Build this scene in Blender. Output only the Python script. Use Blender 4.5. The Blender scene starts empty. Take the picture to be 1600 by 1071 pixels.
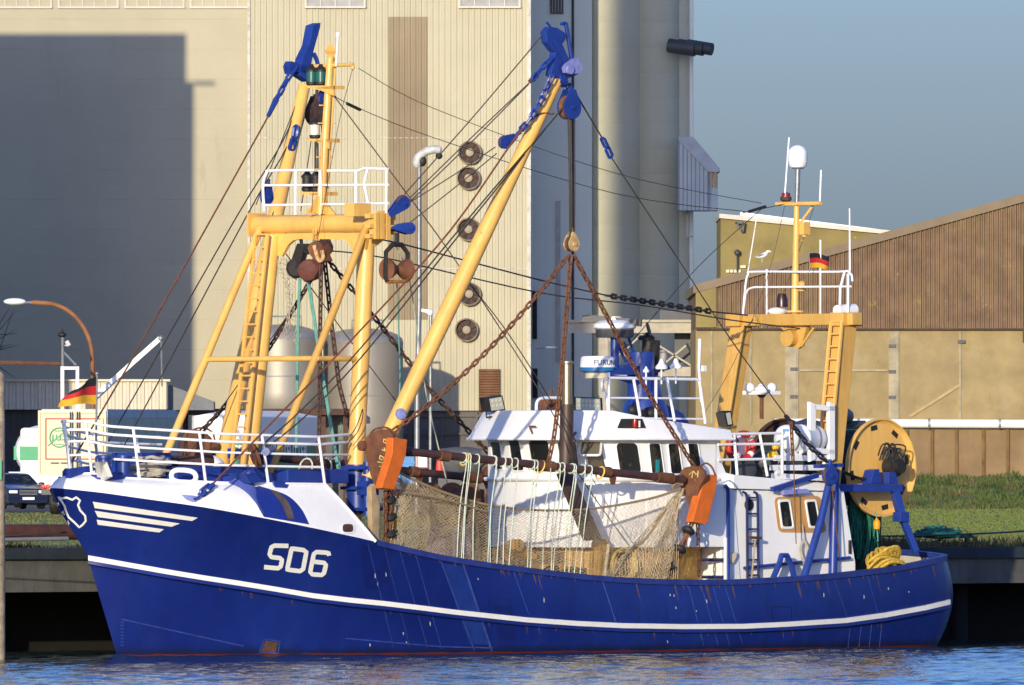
import bpy, bmesh, math, random
from mathutils import Vector, Matrix
from mathutils.bvhtree import BVHTree
random.seed(7)
R_ = math.radians
scene = bpy.context.scene
COL = scene.collection

# ------------------------------------------------------------------ camera
F = 21600.0          # focal length in photo pixels (1600 wide)
HC = 4.2             # camera height above the water
YH = 715.0           # horizon row in the photo
cam_d = bpy.data.cameras.new('camera')
cam = bpy.data.objects.new('camera', cam_d); COL.objects.link(cam)
cam.location = (0, 0, HC); cam.rotation_euler = (R_(90), 0, 0)
cam_d.sensor_width = 36.0; cam_d.lens = F / 1600.0 * 36.0
cam_d.shift_y = (YH - 535.5) / 1600.0
cam_d.clip_start = 1.0; cam_d.clip_end = 9000.0
scene.camera = cam

# ------------------------------------------------------------------ sky, sun, exposure
SUN_AZ, SUN_EL = 14.0, 10.0          # sun stands behind the camera, 14 degrees to the left
wd = bpy.data.worlds.new('World'); scene.world = wd; wd.use_nodes = True
wn = wd.node_tree; bg = wn.nodes['Background']
sk = wn.nodes.new('ShaderNodeTexSky'); sk.sky_type = 'NISHITA'; sk.sun_disc = False
sk.sun_elevation = R_(SUN_EL); sk.sun_rotation = R_(180 + SUN_AZ)
sk.air_density = 1.0; sk.dust_density = 1.5; sk.ozone_density = 4.0
tint = wn.nodes.new('ShaderNodeMix'); tint.data_type = 'RGBA'; tint.blend_type = 'MULTIPLY'; tint.inputs[0].default_value = 1.0
tint.inputs[7].default_value = (.81, .885, 1.33, 1)      # a little bluer than the sky model
wn.links.new(sk.outputs[0], tint.inputs[6]); wn.links.new(tint.outputs[2], bg.inputs[0]); bg.inputs[1].default_value = 0.15
sd = bpy.data.lights.new('sun', 'SUN'); sd.energy = 3.2; sd.angle = R_(0.5); sd.color = (1.0, 0.875, 0.65)
sun = bpy.data.objects.new('sun', sd); COL.objects.link(sun)
sdir = Vector((math.sin(R_(SUN_AZ)) * math.cos(R_(SUN_EL)), math.cos(R_(SUN_AZ)) * math.cos(R_(SUN_EL)), -math.sin(R_(SUN_EL))))
sun.rotation_euler = sdir.to_track_quat('-Z', 'Y').to_euler(); sun.location = (-100, -100, 80)
scene.view_settings.view_transform = 'Standard'; scene.view_settings.look = 'None'
scene.view_settings.exposure = 0.45; scene.view_settings.gamma = 1.0
scene.cycles.max_bounces = 6

# ------------------------------------------------------------------ frames
A = R_(45.0); CA, SA = math.cos(A), math.sin(A)
O = Vector((0, 300.0, 0))            # the boat's origin on the water
def b(px, py, yb):                    # photo point -> boat coordinates on the plane y = yb (x aft, y starboard, z up)
    k = (px - 800) / F
    xb = (k * O.y + yb * (SA + k * CA)) / (CA - k * SA)
    Y = O.y + xb * SA + yb * CA
    return Vector((xb, yb, HC + (YH - py) / F * Y))
def bx(px, py, xb):                   # the same on the plane x = xb
    k = (px - 800) / F
    yb = (xb * (CA - k * SA) - k * O.y) / (SA + k * CA)
    Y = O.y + xb * SA + yb * CA
    return Vector((xb, yb, HC + (YH - py) / F * Y))
def w(px, py, Y):                     # photo point -> world at distance Y
    return Vector(((px - 800) / F * Y, Y, HC + (YH - py) / F * Y))
def proj(p):                          # boat point -> photo pixel
    X = p[0] * CA - p[1] * SA; Y = O.y + p[0] * SA + p[1] * CA
    return 800 + F * X / Y, YH - F * (p[2] - HC) / Y
def b2w(p):
    return Vector((p[0] * CA - p[1] * SA, O.y + p[0] * SA + p[1] * CA, p[2]))
CAML = Vector((CA * (0 - O.x) + SA * (0 - O.y), -SA * (0 - O.x) + CA * (0 - O.y), HC))   # camera in boat coordinates
def ray(px, py):
    d = b(px, py, 0.0) - CAML
    return d.normalized()

# ------------------------------------------------------------------ mesh builder
BASE = {}
def perp(d):
    d = Vector(d).normalized()
    a = Vector((0, 0, 1)) if abs(d.z) < .9 else Vector((1, 0, 0))
    u = d.cross(a).normalized(); return u, d.cross(u).normalized()
class MB:
    def __init__(s): s.v = []; s.f = []; s.mi = []; s.cur = 0
    def add(s, vs, fs):
        n = len(s.v); s.v += [Vector(p) for p in vs]
        for f in fs: s.f.append([n + i for i in f]); s.mi.append(s.cur)
        return s
    def box(s, c, size, rot=None):
        c = Vector(c); x, y, z = [q / 2 for q in size]
        P = [Vector((i * x, j * y, k * z)) for i in (-1, 1) for j in (-1, 1) for k in (-1, 1)]
        if rot is not None: P = [rot @ p for p in P]
        return s.add([c + p for p in P], [(0, 1, 3, 2), (4, 6, 7, 5), (0, 4, 5, 1), (2, 3, 7, 6), (0, 2, 6, 4), (1, 5, 7, 3)])
    def bar(s, p, q, wx, wy, up=(0, 0, 1)):       # rectangular bar from p to q
        p, q = Vector(p), Vector(q); d = (q - p).normalized(); up = Vector(up)
        if abs(d.dot(up)) > .98: up = Vector((1, 0, 0))
        u = d.cross(up).normalized(); v = u.cross(d).normalized()
        o = [u * (i * wx / 2) + v * (j * wy / 2) for i, j in ((-1, -1), (1, -1), (1, 1), (-1, 1))]
        return s.add([p + a for a in o] + [q + a for a in o], [(3, 2, 1, 0), (4, 5, 6, 7)] + [(i, (i + 1) % 4, 4 + (i + 1) % 4, 4 + i) for i in range(4)])
    def tube(s, pts, r, n=8, cap=True, closed=False):
        pts = [Vector(p) for p in pts]; m = len(pts)
        rs = r if isinstance(r, (list, tuple)) else [r] * m
        vs = []; u = None
        for i, p in enumerate(pts):
            if closed: d = pts[(i + 1) % m] - pts[i - 1]
            else: d = pts[min(i + 1, m - 1)] - pts[max(i - 1, 0)]
            d = d.normalized() if d.length > 1e-9 else Vector((0, 0, 1))
            if u is None: u, _ = perp(d)
            u = (u - d * u.dot(d))
            u = u.normalized() if u.length > 1e-6 else perp(d)[0]
            v = d.cross(u)
            for k in range(n):
                a = 2 * math.pi * k / n; vs.append(p + (u * math.cos(a) + v * math.sin(a)) * rs[i])
        fs = []
        for i in range(m if closed else m - 1):
            j = (i + 1) % m
            for k in range(n): fs.append((i * n + k, i * n + (k + 1) % n, j * n + (k + 1) % n, j * n + k))
        if cap and not closed:
            fs.append(tuple(range(n - 1, -1, -1))); fs.append(tuple(range((m - 1) * n, m * n)))
        return s.add(vs, fs)
    def lathe(s, prof, o, axis=(0, 0, 1), n=20, a0=0.0):   # prof: (radius, distance along axis)
        o = Vector(o); ax = Vector(axis).normalized(); u, v = perp(ax); vs = []; m = len(prof)
        for r, h in prof:
            for k in range(n):
                a = 2 * math.pi * k / n + a0; vs.append(o + ax * h + (u * math.cos(a) + v * math.sin(a)) * max(r, 1e-4))
        fs = [(i * n + k, i * n + (k + 1) % n, (i + 1) * n + (k + 1) % n, (i + 1) * n + k) for i in range(m - 1) for k in range(n)]
        fs.append(tuple(range(n - 1, -1, -1))); fs.append(tuple(range((m - 1) * n, m * n)))
        return s.add(vs, fs)
    def ball(s, c, r, nu=14, nv=9):
        c = Vector(c); r = Vector(r) if hasattr(r, '__len__') else Vector((r, r, r)); vs = []; fs = []
        for i in range(nv + 1):
            t = math.pi * i / nv
            for k in range(nu):
                a = 2 * math.pi * k / nu
                vs.append(c + Vector((r.x * math.sin(t) * math.cos(a), r.y * math.sin(t) * math.sin(a), r.z * math.cos(t))))
        for i in range(nv):
            for k in range(nu): fs.append((i * nu + k, (i + 1) * nu + k, (i + 1) * nu + (k + 1) % nu, i * nu + (k + 1) % nu))
        return s.add(vs, fs)
    def prism(s, poly, vec):
        poly = [Vector(p) for p in poly]; vec = Vector(vec); n = len(poly)
        return s.add(poly + [p + vec for p in poly], [tuple(range(n - 1, -1, -1)), tuple(range(n, 2 * n))] + [(i, (i + 1) % n, n + (i + 1) % n, n + i) for i in range(n)])
    def grid(s, rows, closed=False):
        n = len(rows[0]); vs = [p for r in rows for p in r]; fs = []
        for i in range(len(rows) - 1):
            for k in range(n if closed else n - 1):
                j = (k + 1) % n; fs.append((i * n + k, i * n + j, (i + 1) * n + j, (i + 1) * n + k))
        return s.add(vs, fs)
    def chain(s, pts, pitch=.15, wd=.075, r=.019):
        pts = [Vector(p) for p in pts]; seg = [(pts[i + 1] - pts[i]).length for i in range(len(pts) - 1)]; L = sum(seg)
        n = max(2, int(L / pitch)); 
        def at(t):
            d = t * L
            for i, q in enumerate(seg):
                if d <= q or i == len(seg) - 1: return pts[i].lerp(pts[i + 1], d / max(q, 1e-6))
                d -= q
        for i in range(n):
            p, q = at(i / n), at((i + 1) / n); c = (p + q) / 2; d = (q - p).normalized(); u, v = perp(d)
            if i % 2: u = v
            h = pitch * .5 + r * .6; ring = []
            for k in range(8):
                a = 2 * math.pi * (k + .5) / 8
                ring.append(c + d * (h - wd * .35) * (1 if math.cos(a) > 0 else -1) + d * math.cos(a) * wd * .35 + u * math.sin(a) * wd * .5)
            s.tube(ring, r, 5, closed=True)
        return s
    def build(s, name, mat, parent=None, smooth=40, bevel=0, label=None):
        base = BASE.get(parent.name, Vector((0, 0, 0))) if parent else Vector((0, 0, 0))
        me = bpy.data.meshes.new(name)
        me.from_pydata([tuple(p - base) for p in s.v], [], s.f); 
        for m_ in (mat if isinstance(mat, (list, tuple)) else [mat]): me.materials.append(m_)
        if any(s.mi): me.polygons.foreach_set('material_index', s.mi)
        bm = bmesh.new(); bm.from_mesh(me); bmesh.ops.recalc_face_normals(bm, faces=bm.faces); bm.to_mesh(me); bm.free()
        if smooth:
            me.shade_smooth()
            me.set_sharp_from_angle(angle=R_(smooth))
        ob = bpy.data.objects.new(name, me); COL.objects.link(ob)
        if parent:
            ob.parent = parent; BASE[ob.name] = base
        if bevel:
            md = ob.modifiers.new('bevel', 'BEVEL'); md.width = bevel; md.segments = 2; md.limit_method = 'ANGLE'; md.angle_limit = R_(35)
        if label: ob['label'] = label
        return ob
def put(o, base, frame):
    if frame == 'b': o.location = b2w(base); o.rotation_euler = (0, 0, A)
    else: o.location = base
def thing(name, label, cat, base, frame='w', group=None, kind=None):
    o = bpy.data.objects.new(name, None); COL.objects.link(o); o.empty_display_size = .3
    base = Vector(base); put(o, base, frame); BASE[o.name] = base
    o['label'] = label; o['category'] = cat
    if group: o['group'] = group
    if kind: o['kind'] = kind
    return o
def solo(name, mb, mat, label, cat, base, frame='w', group=None, kind=None, smooth=40, bevel=0):
    base = Vector(base); mb.v = [p - base for p in mb.v]
    o = mb.build(name, mat, None, smooth, bevel); put(o, base, frame)
    if kind != 'structure': o['label'] = label; o['category'] = cat
    if group: o['group'] = group
    if kind: o['kind'] = kind
    return o
def rect_round(c4, r=.2, n=4):       # rounded quad from four corners (any space), r as a fraction of the side
    c4 = [Vector(p) for p in c4]; out = []
    for i in range(4):
        p, a, c = c4[i], c4[i - 1], c4[(i + 1) % 4]
        p0 = p.lerp(a, r); p1 = p.lerp(c, r * (a - p).length / max((c - p).length, 1e-6)) if True else p
        m = min(r * (a - p).length, r * (c - p).length)
        p0 = p + (a - p).normalized() * m; p1 = p + (c - p).normalized() * m
        for k in range(n + 1):
            t = k / n; out.append(p0 * (1 - t) ** 2 + p * 2 * t * (1 - t) + p1 * t * t)
    return out
def sag(p, q, s=0.0, n=10):
    p, q = Vector(p), Vector(q)
    return [p.lerp(q, i / n) - Vector((0, 0, s * 4 * (i / n) * (1 - i / n))) for i in range(n + 1)]
def catmull(pts, n=6):
    pts = [Vector(p) for p in pts]; out = []
    for i in range(len(pts) - 1):
        p0, p1, p2, p3 = pts[max(i - 1, 0)], pts[i], pts[i + 1], pts[min(i + 2, len(pts) - 1)]
        for k in range(n):
            t = k / n
            out.append(.5 * ((2 * p1) + (p2 - p0) * t + (2 * p0 - 5 * p1 + 4 * p2 - p3) * t * t + (3 * p1 - p0 - 3 * p2 + p3) * t ** 3))
    out.append(pts[-1]); return out
def lin(xs, ys, x):
    if x <= xs[0]: return ys[0]
    for i in range(len(xs) - 1):
        if x <= xs[i + 1]: return ys[i] + (ys[i + 1] - ys[i]) * (x - xs[i]) / (xs[i + 1] - xs[i])
    return ys[-1]
def text_mb(txt, o, u, v, size, depth=.01, mb=None, bold=0.0, align='CENTER', shear=0.0):
    cu = bpy.data.curves.new('t', 'FONT'); cu.body = txt; cu.size = 1; cu.align_x = align; cu.offset = bold; cu.shear = shear
    cu.resolution_u = 3
    ob = bpy.data.objects.new('t', cu); me = bpy.data.meshes.new_from_object(ob)
    mb = mb or MB(); u = Vector(u); v = Vector(v); nrm = u.cross(v).normalized()
    V = [Vector(o) + u * (p.co.x * size) + v * (p.co.y * size) + nrm * depth for p in me.vertices]
    mb.add(V, [tuple(p.vertices) for p in me.polygons])
    bpy.data.objects.remove(ob); bpy.data.curves.remove(cu); bpy.data.meshes.remove(me)
    return mb
def build_each(mbs, name, mat, parent, smooth=40):      # one object per piece
    return [m_.build(name, mat, parent, smooth) for m_ in mbs]

# ------------------------------------------------------------------ materials
def M(name, col, rough=.5, metal=0.0, var=.12, scale=2.0, bump=0.0, bscale=None, rust=0.0, rcol=(.16, .055, .022), rscale=3.0, streak=0.0, scol=(.12, .08, .05), spec=.5, space='Object', stz=(6, 6, .35), coat=0.0, stain_light=()):
    m = bpy.data.materials.new(name); m.use_nodes = True; t = m.node_tree; N = t.nodes; L = t.links
    p = N['Principled BSDF']; p.inputs['Roughness'].default_value = rough; p.inputs['Metallic'].default_value = metal
    p.inputs['Specular IOR Level'].default_value = spec
    if coat: p.inputs['Coat Weight'].default_value = coat; p.inputs['Coat Roughness'].default_value = .12
    tc = N.new('ShaderNodeTexCoord'); src = tc.outputs[space]
    def noise(sc, det=5, vec=None, ro=.6):
        n = N.new('ShaderNodeTexNoise'); n.inputs['Scale'].default_value = sc; n.inputs['Detail'].default_value = det; n.inputs['Roughness'].default_value = ro
        L.new(vec or src, n.inputs['Vector']); return n
    def ramp(fac, a, bb, ca=(0, 0, 0, 1), cb=(1, 1, 1, 1)):
        r = N.new('ShaderNodeValToRGB'); r.color_ramp.elements[0].position = a; r.color_ramp.elements[1].position = bb
        r.color_ramp.elements[0].color = ca; r.color_ramp.elements[1].color = cb; L.new(fac, r.inputs[0]); return r
    def mix(fac, a, bb):
        x = N.new('ShaderNodeMix'); x.data_type = 'RGBA'
        if hasattr(fac, 'is_linked'): L.new(fac, x.inputs[0])
        else: x.inputs[0].default_value = fac
        for i, q in ((6, a), (7, bb)):
            if hasattr(q, 'is_linked'): L.new(q, x.inputs[i])
            else: x.inputs[i].default_value = (*q, 1) if len(q) == 3 else q
        return x.outputs[2]
    n1 = noise(scale, 6)
    c = ramp(n1.outputs[0], .3, .7, tuple(max(0, q * (1 - var)) for q in col) + (1,), tuple(min(1, q * (1 + var)) for q in col) + (1,)).outputs[0]
    for (sc_, lo_, hi_, amt_, col_, vz_) in stain_light:      # soft patches in a colour of their own: weathering, and light behind glass
        mp = N.new('ShaderNodeMapping'); mp.inputs['Scale'].default_value = (1, 1, vz_); mp.inputs['Location'].default_value = (sc_ * 3.1, 1.7, .4); L.new(src, mp.inputs[0])
        ns = noise(sc_, 7, mp.outputs[0], .68); rs = ramp(ns.outputs[0], lo_, hi_)
        mu = N.new('ShaderNodeMath'); mu.operation = 'MULTIPLY'; mu.inputs[1].default_value = amt_; L.new(rs.outputs[0], mu.inputs[0])
        c = mix(mu.outputs[0], c, col_)
    if streak:
        mp = N.new('ShaderNodeMapping'); mp.inputs['Scale'].default_value = stz; L.new(src, mp.inputs[0])
        ns = noise(1.0, 5, mp.outputs[0], .7); rs = ramp(ns.outputs[0], .5, .78)
        mu = N.new('ShaderNodeMath'); mu.operation = 'MULTIPLY'; mu.inputs[1].default_value = streak; L.new(rs.outputs[0], mu.inputs[0])
        c = mix(mu.outputs[0], c, scol)
    if rust:
        nr = noise(rscale, 8, None, .7); rr = ramp(nr.outputs[0], .72 - rust * .35, .78 - rust * .35)
        nr2 = noise(rscale * 4, 4); rc = ramp(nr2.outputs[0], .3, .7, tuple(q * .6 for q in rcol) + (1,), tuple(min(1, q * 1.5) for q in rcol) + (1,))
        c = mix(rr.outputs[0], c, rc.outputs[0])
        rg = ramp(rr.outputs[0], 0, 1, (rough,) * 3 + (1,), (.9, .9, .9, 1)); L.new(rg.outputs[0], p.inputs['Roughness'])
    L.new(c, p.inputs['Base Color'])
    if bump:
        nb = noise(bscale or scale * 6, 6); bp = N.new('ShaderNodeBump'); bp.inputs['Strength'].default_value = bump; bp.inputs['Distance'].default_value = .03
        L.new(nb.outputs[0], bp.inputs['Height']); L.new(bp.outputs[0], p.inputs['Normal'])
    m['_c'] = 0
    return m
def sock(m): return m.node_tree.nodes['Principled BSDF']
YEL = M('yellow_paint', (.80, .465, .115), .38, var=.14, scale=1.2, rust=.19, rscale=2.6, streak=.25, scol=(.45, .22, .06), bump=.05, bscale=25, stain_light=((1.1, .55, .8, .5, (.62, .33, .07), .4),))
YEL2 = M('yellow_paint_worn', (.62, .36, .085), .45, var=.15, scale=1.0, rust=.16, rscale=2.0, streak=.4, scol=(.3, .13, .03), bump=.08, bscale=20)
TAN = M('ochre_paint', (.60, .33, .075), .5, var=.16, scale=1.5, rust=.18, rscale=1.6, streak=.5, scol=(.22, .09, .025), bump=.08, bscale=20)
WHT = M('white_paint', (.87, .865, .84), .35, var=.04, scale=1.0, stain_light=((.9, .55, .8, .25, (.62, .58, .50), .5), (5.0, .66, .74, .35, (.45, .30, .18), .3)), streak=.16, scol=(.50, .42, .32), bump=.03, bscale=8, rust=.03, rscale=2.5)
WHT2 = M('white_rail_paint', (.85, .85, .84), .35, var=.05, rust=.06, rscale=4)
BLU = M('blue_gear_paint', (.015, .042, .245), .38, var=.2, scale=3, rust=.12, rscale=4.5, bump=.08, bscale=20)
BLUW = M('blue_worn_plate', (.22, .24, .50), .5, var=.25, scale=9, rust=.08, rscale=9)
RUST = M('rusty_steel', (.15, .058, .026), .8, var=.4, scale=4, bump=.35, bscale=18, rust=.25, rcol=(.28, .09, .025), rscale=5)
RUSTD = M('dark_rusty_steel', (.075, .035, .022), .75, var=.4, scale=5, bump=.3, bscale=18)
BEAMM = M('beam_steel', (.075, .032, .026), .6, var=.35, scale=3, bump=.2, bscale=14, rust=.2, rcol=(.2, .06, .02), rscale=3)
ORG = M('orange_paint', (.62, .135, .012), .5, var=.18, scale=3, rust=.18, rcol=(.3, .08, .02), rscale=5, streak=.3, scol=(.35, .09, .02))
BLK = M('black_rubber', (.018, .017, .016), .6, var=.3, scale=6)
WIRE = M('wire_rope', (.045, .036, .028), .6, var=.3, scale=5)
WIRER = M('rusty_wire_rope', (.17, .058, .025), .8, var=.35, scale=3)
TEAL = M('teal_rope', (.13, .34, .27), .8, var=.2, scale=6, bump=.4, bscale=60)
CORD = M('pale_cord', (.60, .68, .56), .8, var=.15, scale=5, bump=.4, bscale=60)
YCORD = M('yellow_cord', (.70, .52, .12), .8, var=.15, scale=5)
ROPE = M('grey_rope', (.44, .40, .33), .9, var=.2, scale=10, bump=.6, bscale=50)
YROPE = M('yellow_rope', (.62, .40, .05), .85, var=.3, scale=9, bump=.8, bscale=40)
NETM = M('net_twine', (.50, .40, .25), .9, var=.3, scale=2)
GNET = M('green_net', (.01, .13, .09), .9, var=.4, scale=4, bump=.6, bscale=30)
GLS = M('dark_glass', (.010, .011, .010), .05, var=.5, scale=1.2, spec=.6, stain_light=((2.2, .52, .60, .7, (.075, .062, .036), .5),))  # tan patches painted as light showing through from the far windows
GREY = M('grey_steel', (.30, .31, .31), .45, .3, var=.15, scale=3)
GALV = M('galvanised_steel', (.27, .285, .29), .45, .5, var=.22, scale=6)
STEEL = M('stainless_steel', (.34, .315, .27), .5, .4, var=.10, scale=.6, streak=.35, scol=(.30, .26, .22), bump=.05, bscale=2.5)
DGREY = M('dark_grey_metal', (.055, .06, .065), .5, var=.25, scale=1.5, streak=.3, scol=(.09, .08, .07))
WOOD = M('weathered_wood', (.40, .30, .17), .85, var=.3, scale=3, bump=.5, streak=.5, scol=(.15, .10, .06))
CREAM = M('cream_panel', (.62, .55, .37), .45, var=.05, scale=1, streak=.25, scol=(.42, .34, .22))
# ================================================================== SETTING
GZ = 2.1                               # quay level
def structure(name, mb, mat, smooth=0):
    o = mb.build(name, mat, None, smooth); o['kind'] = 'structure'; return o
# water
def water_mat():
    m = bpy.data.materials.new('harbour_water'); m.use_nodes = True; t = m.node_tree; N = t.nodes; L = t.links; p = N['Principled BSDF']
    p.inputs['Base Color'].default_value = (.030, .042, .034, 1); p.inputs['Roughness'].default_value = .10; p.inputs['IOR'].default_value = 1.28
    tc = N.new('ShaderNodeTexCoord'); h = None
    for sc, det, wgt, st in ((.55, 3, 1.0, (1, .22, 1)), (1.9, 4, .55, (1, .30, 1)), (6.0, 3, .20, (1, .35, 1))):
        mp = N.new('ShaderNodeMapping'); mp.inputs['Scale'].default_value = st; L.new(tc.outputs['Object'], mp.inputs[0])
        n = N.new('ShaderNodeTexNoise'); n.inputs['Scale'].default_value = sc; n.inputs['Detail'].default_value = det; L.new(mp.outputs[0], n.inputs['Vector'])
        a = N.new('ShaderNodeMath'); a.operation = 'MULTIPLY'; a.inputs[1].default_value = wgt; L.new(n.outputs[0], a.inputs[0])
        if h is None: h = a.outputs[0]
        else:
            s = N.new('ShaderNodeMath'); s.operation = 'ADD'; L.new(h, s.inputs[0]); L.new(a.outputs[0], s.inputs[1]); h = s.outputs[0]
    bp = N.new('ShaderNodeBump'); bp.inputs['Strength'].default_value = .35; bp.inputs['Distance'].default_value = .25; L.new(h, bp.inputs['Height']); L.new(bp.outputs[0], p.inputs['Normal'])
    return m
WATER = water_mat()
QN = Vector((SA, -CA, 0))              # the quay face's normal, towards the water
QU = Vector((CA, SA, 0))
Q0 = Vector((0, 300, 0)) - QN * 3.9    # a point on the quay edge
def q(s, off=0, z=0): return Q0 + QU * s - QN * off + Vector((0, 0, z))
rnd = random.Random(5); waves = []
for i in range(52):
    lam = .24 * (6.5 ** rnd.random()); th = R_(rnd.gauss(250, 34)); k_ = 2 * math.pi / lam
    waves.append((k_ * math.cos(th), k_ * math.sin(th), rnd.random() * 6.28, lam * .0047))
mb = MB(); NX, NY = 380, 400; X0, X1, Y0_, Y1_ = -14.0, 14.0, 246.0, 318.0; V = []
for j in range(NY + 1):
    y = Y0_ + (Y1_ - Y0_) * (j / NY) 
    for i in range(NX + 1):
        x = X0 + (X1 - X0) * i / NX; ed = min(1, min(i, NX - i, j, NY - j) / 8.0)
        g = .75 + .35 * math.sin(x * .21 + y * .13) * math.sin(y * .31 - x * .1 + 1)
        V.append(Vector((x, y, ed * g * sum(a * math.sin(kx * x + ky * y + ph) for kx, ky, ph, a in waves))))
mb.add(V, [(j * (NX + 1) + i, j * (NX + 1) + i + 1, (j + 1) * (NX + 1) + i + 1, (j + 1) * (NX + 1) + i) for j in range(NY) for i in range(NX)])
for xa_, xb2_, ya_, yb2_ in ((-900, X0, -300, 1300), (X1, 900, -300, 1300), (X0, X1, -300, Y0_), (X0, X1, Y1_, 1300)): mb.add([(xa_, ya_, 0), (xb2_, ya_, 0), (xb2_, yb2_, 0), (xa_, yb2_, 0)], [(0, 1, 2, 3)])
structure('water', mb, WATER, 80)
GRASSG = M('grass_ground', (.13, .16, .032), .95, var=.3, scale=.35, bump=.8, bscale=9, stain_light=((.12, .5, .7, .5, (.22, .18, .06), 1.0),))
mb = MB(); mb.add([q(-1200, 2.5, GZ), q(2600, 2.5, GZ), q(2600, 2600, GZ), q(-1200, 2600, GZ)], [(0, 1, 2, 3)])
structure('ground', mb, GRASSG)
ASPH = M('yard_paving', (.17, .15, .12), .9, var=.25, scale=1.5, bump=.5, bscale=12)
mb = MB(); mb.add([(-90, 528, GZ + .006), (7, 528, GZ + .006), (7, 700, GZ + .006), (-90, 700, GZ + .006)], [(0, 1, 2, 3)])
structure('yard', mb, ASPH)
# quay wall: a concrete deck on piles above a dark void
CONQ = M('quay_concrete', (.10, .10, .088), .85, var=.3, scale=1.2, bump=.5, bscale=8, streak=.6, scol=(.05, .05, .045))
CAPM = M('quay_timber_edge', (.022, .032, .042), .7, var=.3, scale=2, bump=.3)
VOID = M('underdeck_shade', (.006, .006, .0055), .9, var=.4, scale=2)  # near-black colour stands in for the shade under the deck
qr = thing('quay_wall', 'concrete quay wall with dark timber edge behind the blue cutter', 'quay', q(0, 0, 0))
S0, S1 = -140, 160
def zc(s): return GZ + .12 - s * .004
mb = MB()
for i in range(12):
    a = S0 + (S1 - S0) * i / 12; c = S0 + (S1 - S0) * (i + 1) / 12 - .06
    A0 = [q(a, 0, zc(a) - .24), q(a, .6, zc(a) - .24), q(a, .6, zc(a)), q(a, .0, zc(a))]
    mb.add(A0 + [p + QU * (c - a) + Vector((0, 0, zc(c) - zc(a))) for p in A0], [(0, 1, 2, 3), (7, 6, 5, 4), (0, 4, 5, 1), (1, 5, 6, 2), (2, 6, 7, 3), (3, 7, 4, 0)])
mb.build('timber_edge', CAPM, qr, 0)
mb = MB(); A0 = [q(S0, .12, 1.32), q(S0, 4, 1.32), q(S0, 4, GZ + .02), q(S0, .12, GZ + .02)]
mb.prism(A0, QU * (S1 - S0)); mb.build('deck_beam', CONQ, qr, 0)
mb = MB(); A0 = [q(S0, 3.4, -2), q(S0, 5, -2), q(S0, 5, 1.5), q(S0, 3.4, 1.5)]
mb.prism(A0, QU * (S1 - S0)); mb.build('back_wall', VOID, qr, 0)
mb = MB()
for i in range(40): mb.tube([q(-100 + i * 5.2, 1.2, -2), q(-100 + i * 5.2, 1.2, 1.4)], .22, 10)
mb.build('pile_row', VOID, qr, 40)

# ------------------------------------------------------------------ grain silo, front block (facade at 632 m)
YF = 632.0; SF = F / YF
def wf(px, py, d=0.0): v = w(px, py, YF); v.y -= d; return v
CONC = M('pale_concrete', (.468, .422, .292), .85, var=.09, scale=.18, stain_light=((.10, .5, .72, .35, (.36, .325, .21), .5), (.9, .62, .72, .35, (.30, .26, .17), .25), (.45, .58, .66, .3, (.52, .49, .36), 4.0)), bump=.12, bscale=3, streak=.35, scol=(.42, .36, .26), stz=(.5, .5, .05))
CLAD = M('cream_cladding', (.475, .435, .295), .6, var=.07, scale=.3, stain_light=((.16, .52, .75, .4, (.385, .335, .21), .3), (1.5, .62, .72, .3, (.33, .28, .17), .08)), streak=.25, scol=(.47, .40, .28), stz=(2.5, 2.5, .05))
BROWNP = M('brown_weathered_cladding', (.275, .215, .13), .7, var=.12, scale=.4, streak=.5, scol=(.2, .14, .075), stz=(3, 3, .06))
SHD = M('shaded_concrete', (.49, .475, .35), .85, var=.08, scale=.15, bump=.12, bscale=3, streak=.3, scol=(.38, .34, .28), stz=(.5, .5, .04))
BASEM = M('dark_plinth_metal', (.10, .095, .09), .7, var=.25, scale=.7, streak=.4, scol=(.05, .05, .05))
GPANE = M('dusty_window_glass', (.30, .30, .28), .25, var=.25, scale=1.2)
FRM = M('window_frame_paint', (.55, .52, .45), .5, var=.1)
def corr(mb, x0, x1, z0, z1, y, pitch=.27, dep=.036):     # trapezoid sheeting in the XZ plane, facing -Y
    P = []; x = x0; i = 0
    prof = ((0, 0), (.36, 0), (.5, dep), (.86, dep))
    n = max(1, round((x1 - x0) / pitch)); pt = (x1 - x0) / n
    for k in range(n):
        for u, d in prof: P.append((x0 + (k + u) * pt, y - d))
    P.append((x1, y))
    mb.grid([[Vector((a, c, z0)) for a, c in P], [Vector((a, c, z1)) for a, c in P]])
silo = thing('grain_silo', 'tall cream corrugated silo building with round fan openings', 'silo building', wf(600, 787))
zT = wf(0, -260).z
mb = MB(); mb.box(((wf(-900, 0).x + wf(390, 0).x) / 2, YF + 12, (zT + GZ) / 2), (wf(390, 0).x - wf(-900, 0).x, 24, zT - GZ))
mb.build('concrete_wall', CONC, silo, 0)
mb = MB()
for py in range(30, 760, 47): mb.box(((wf(-300, 0).x + wf(389, 0).x) / 2, YF - .002, wf(0, py).z), (wf(389, 0).x - wf(-300, 0).x, .012, .035))
mb.build('lift_joint', M('lift_joint_concrete', (.442, .398, .272), .9, var=.15, scale=.6), silo, 0)
mb = MB(); xa, xb_, xc, xd = wf(390, 0).x, wf(607, 0).x, wf(668, 0).x, wf(826, 0).x
zb = wf(0, 642).z; z27, z500 = wf(0, 27).z, wf(0, 500).z; yc = YF - .30
corr(mb, xa, xb_, zb, zT, yc); corr(mb, xc, xd, zb, zT, yc); corr(mb, xb_, xc, zb, z500, yc); corr(mb, xb_, xc, z27, zT, yc)
mb.box(((xa + xd) / 2, YF + 12, (zT + zb) / 2), (xd - xa - .02, 24.5, zT - zb))
mb.build('cladding', CLAD, silo, 0)
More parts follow.
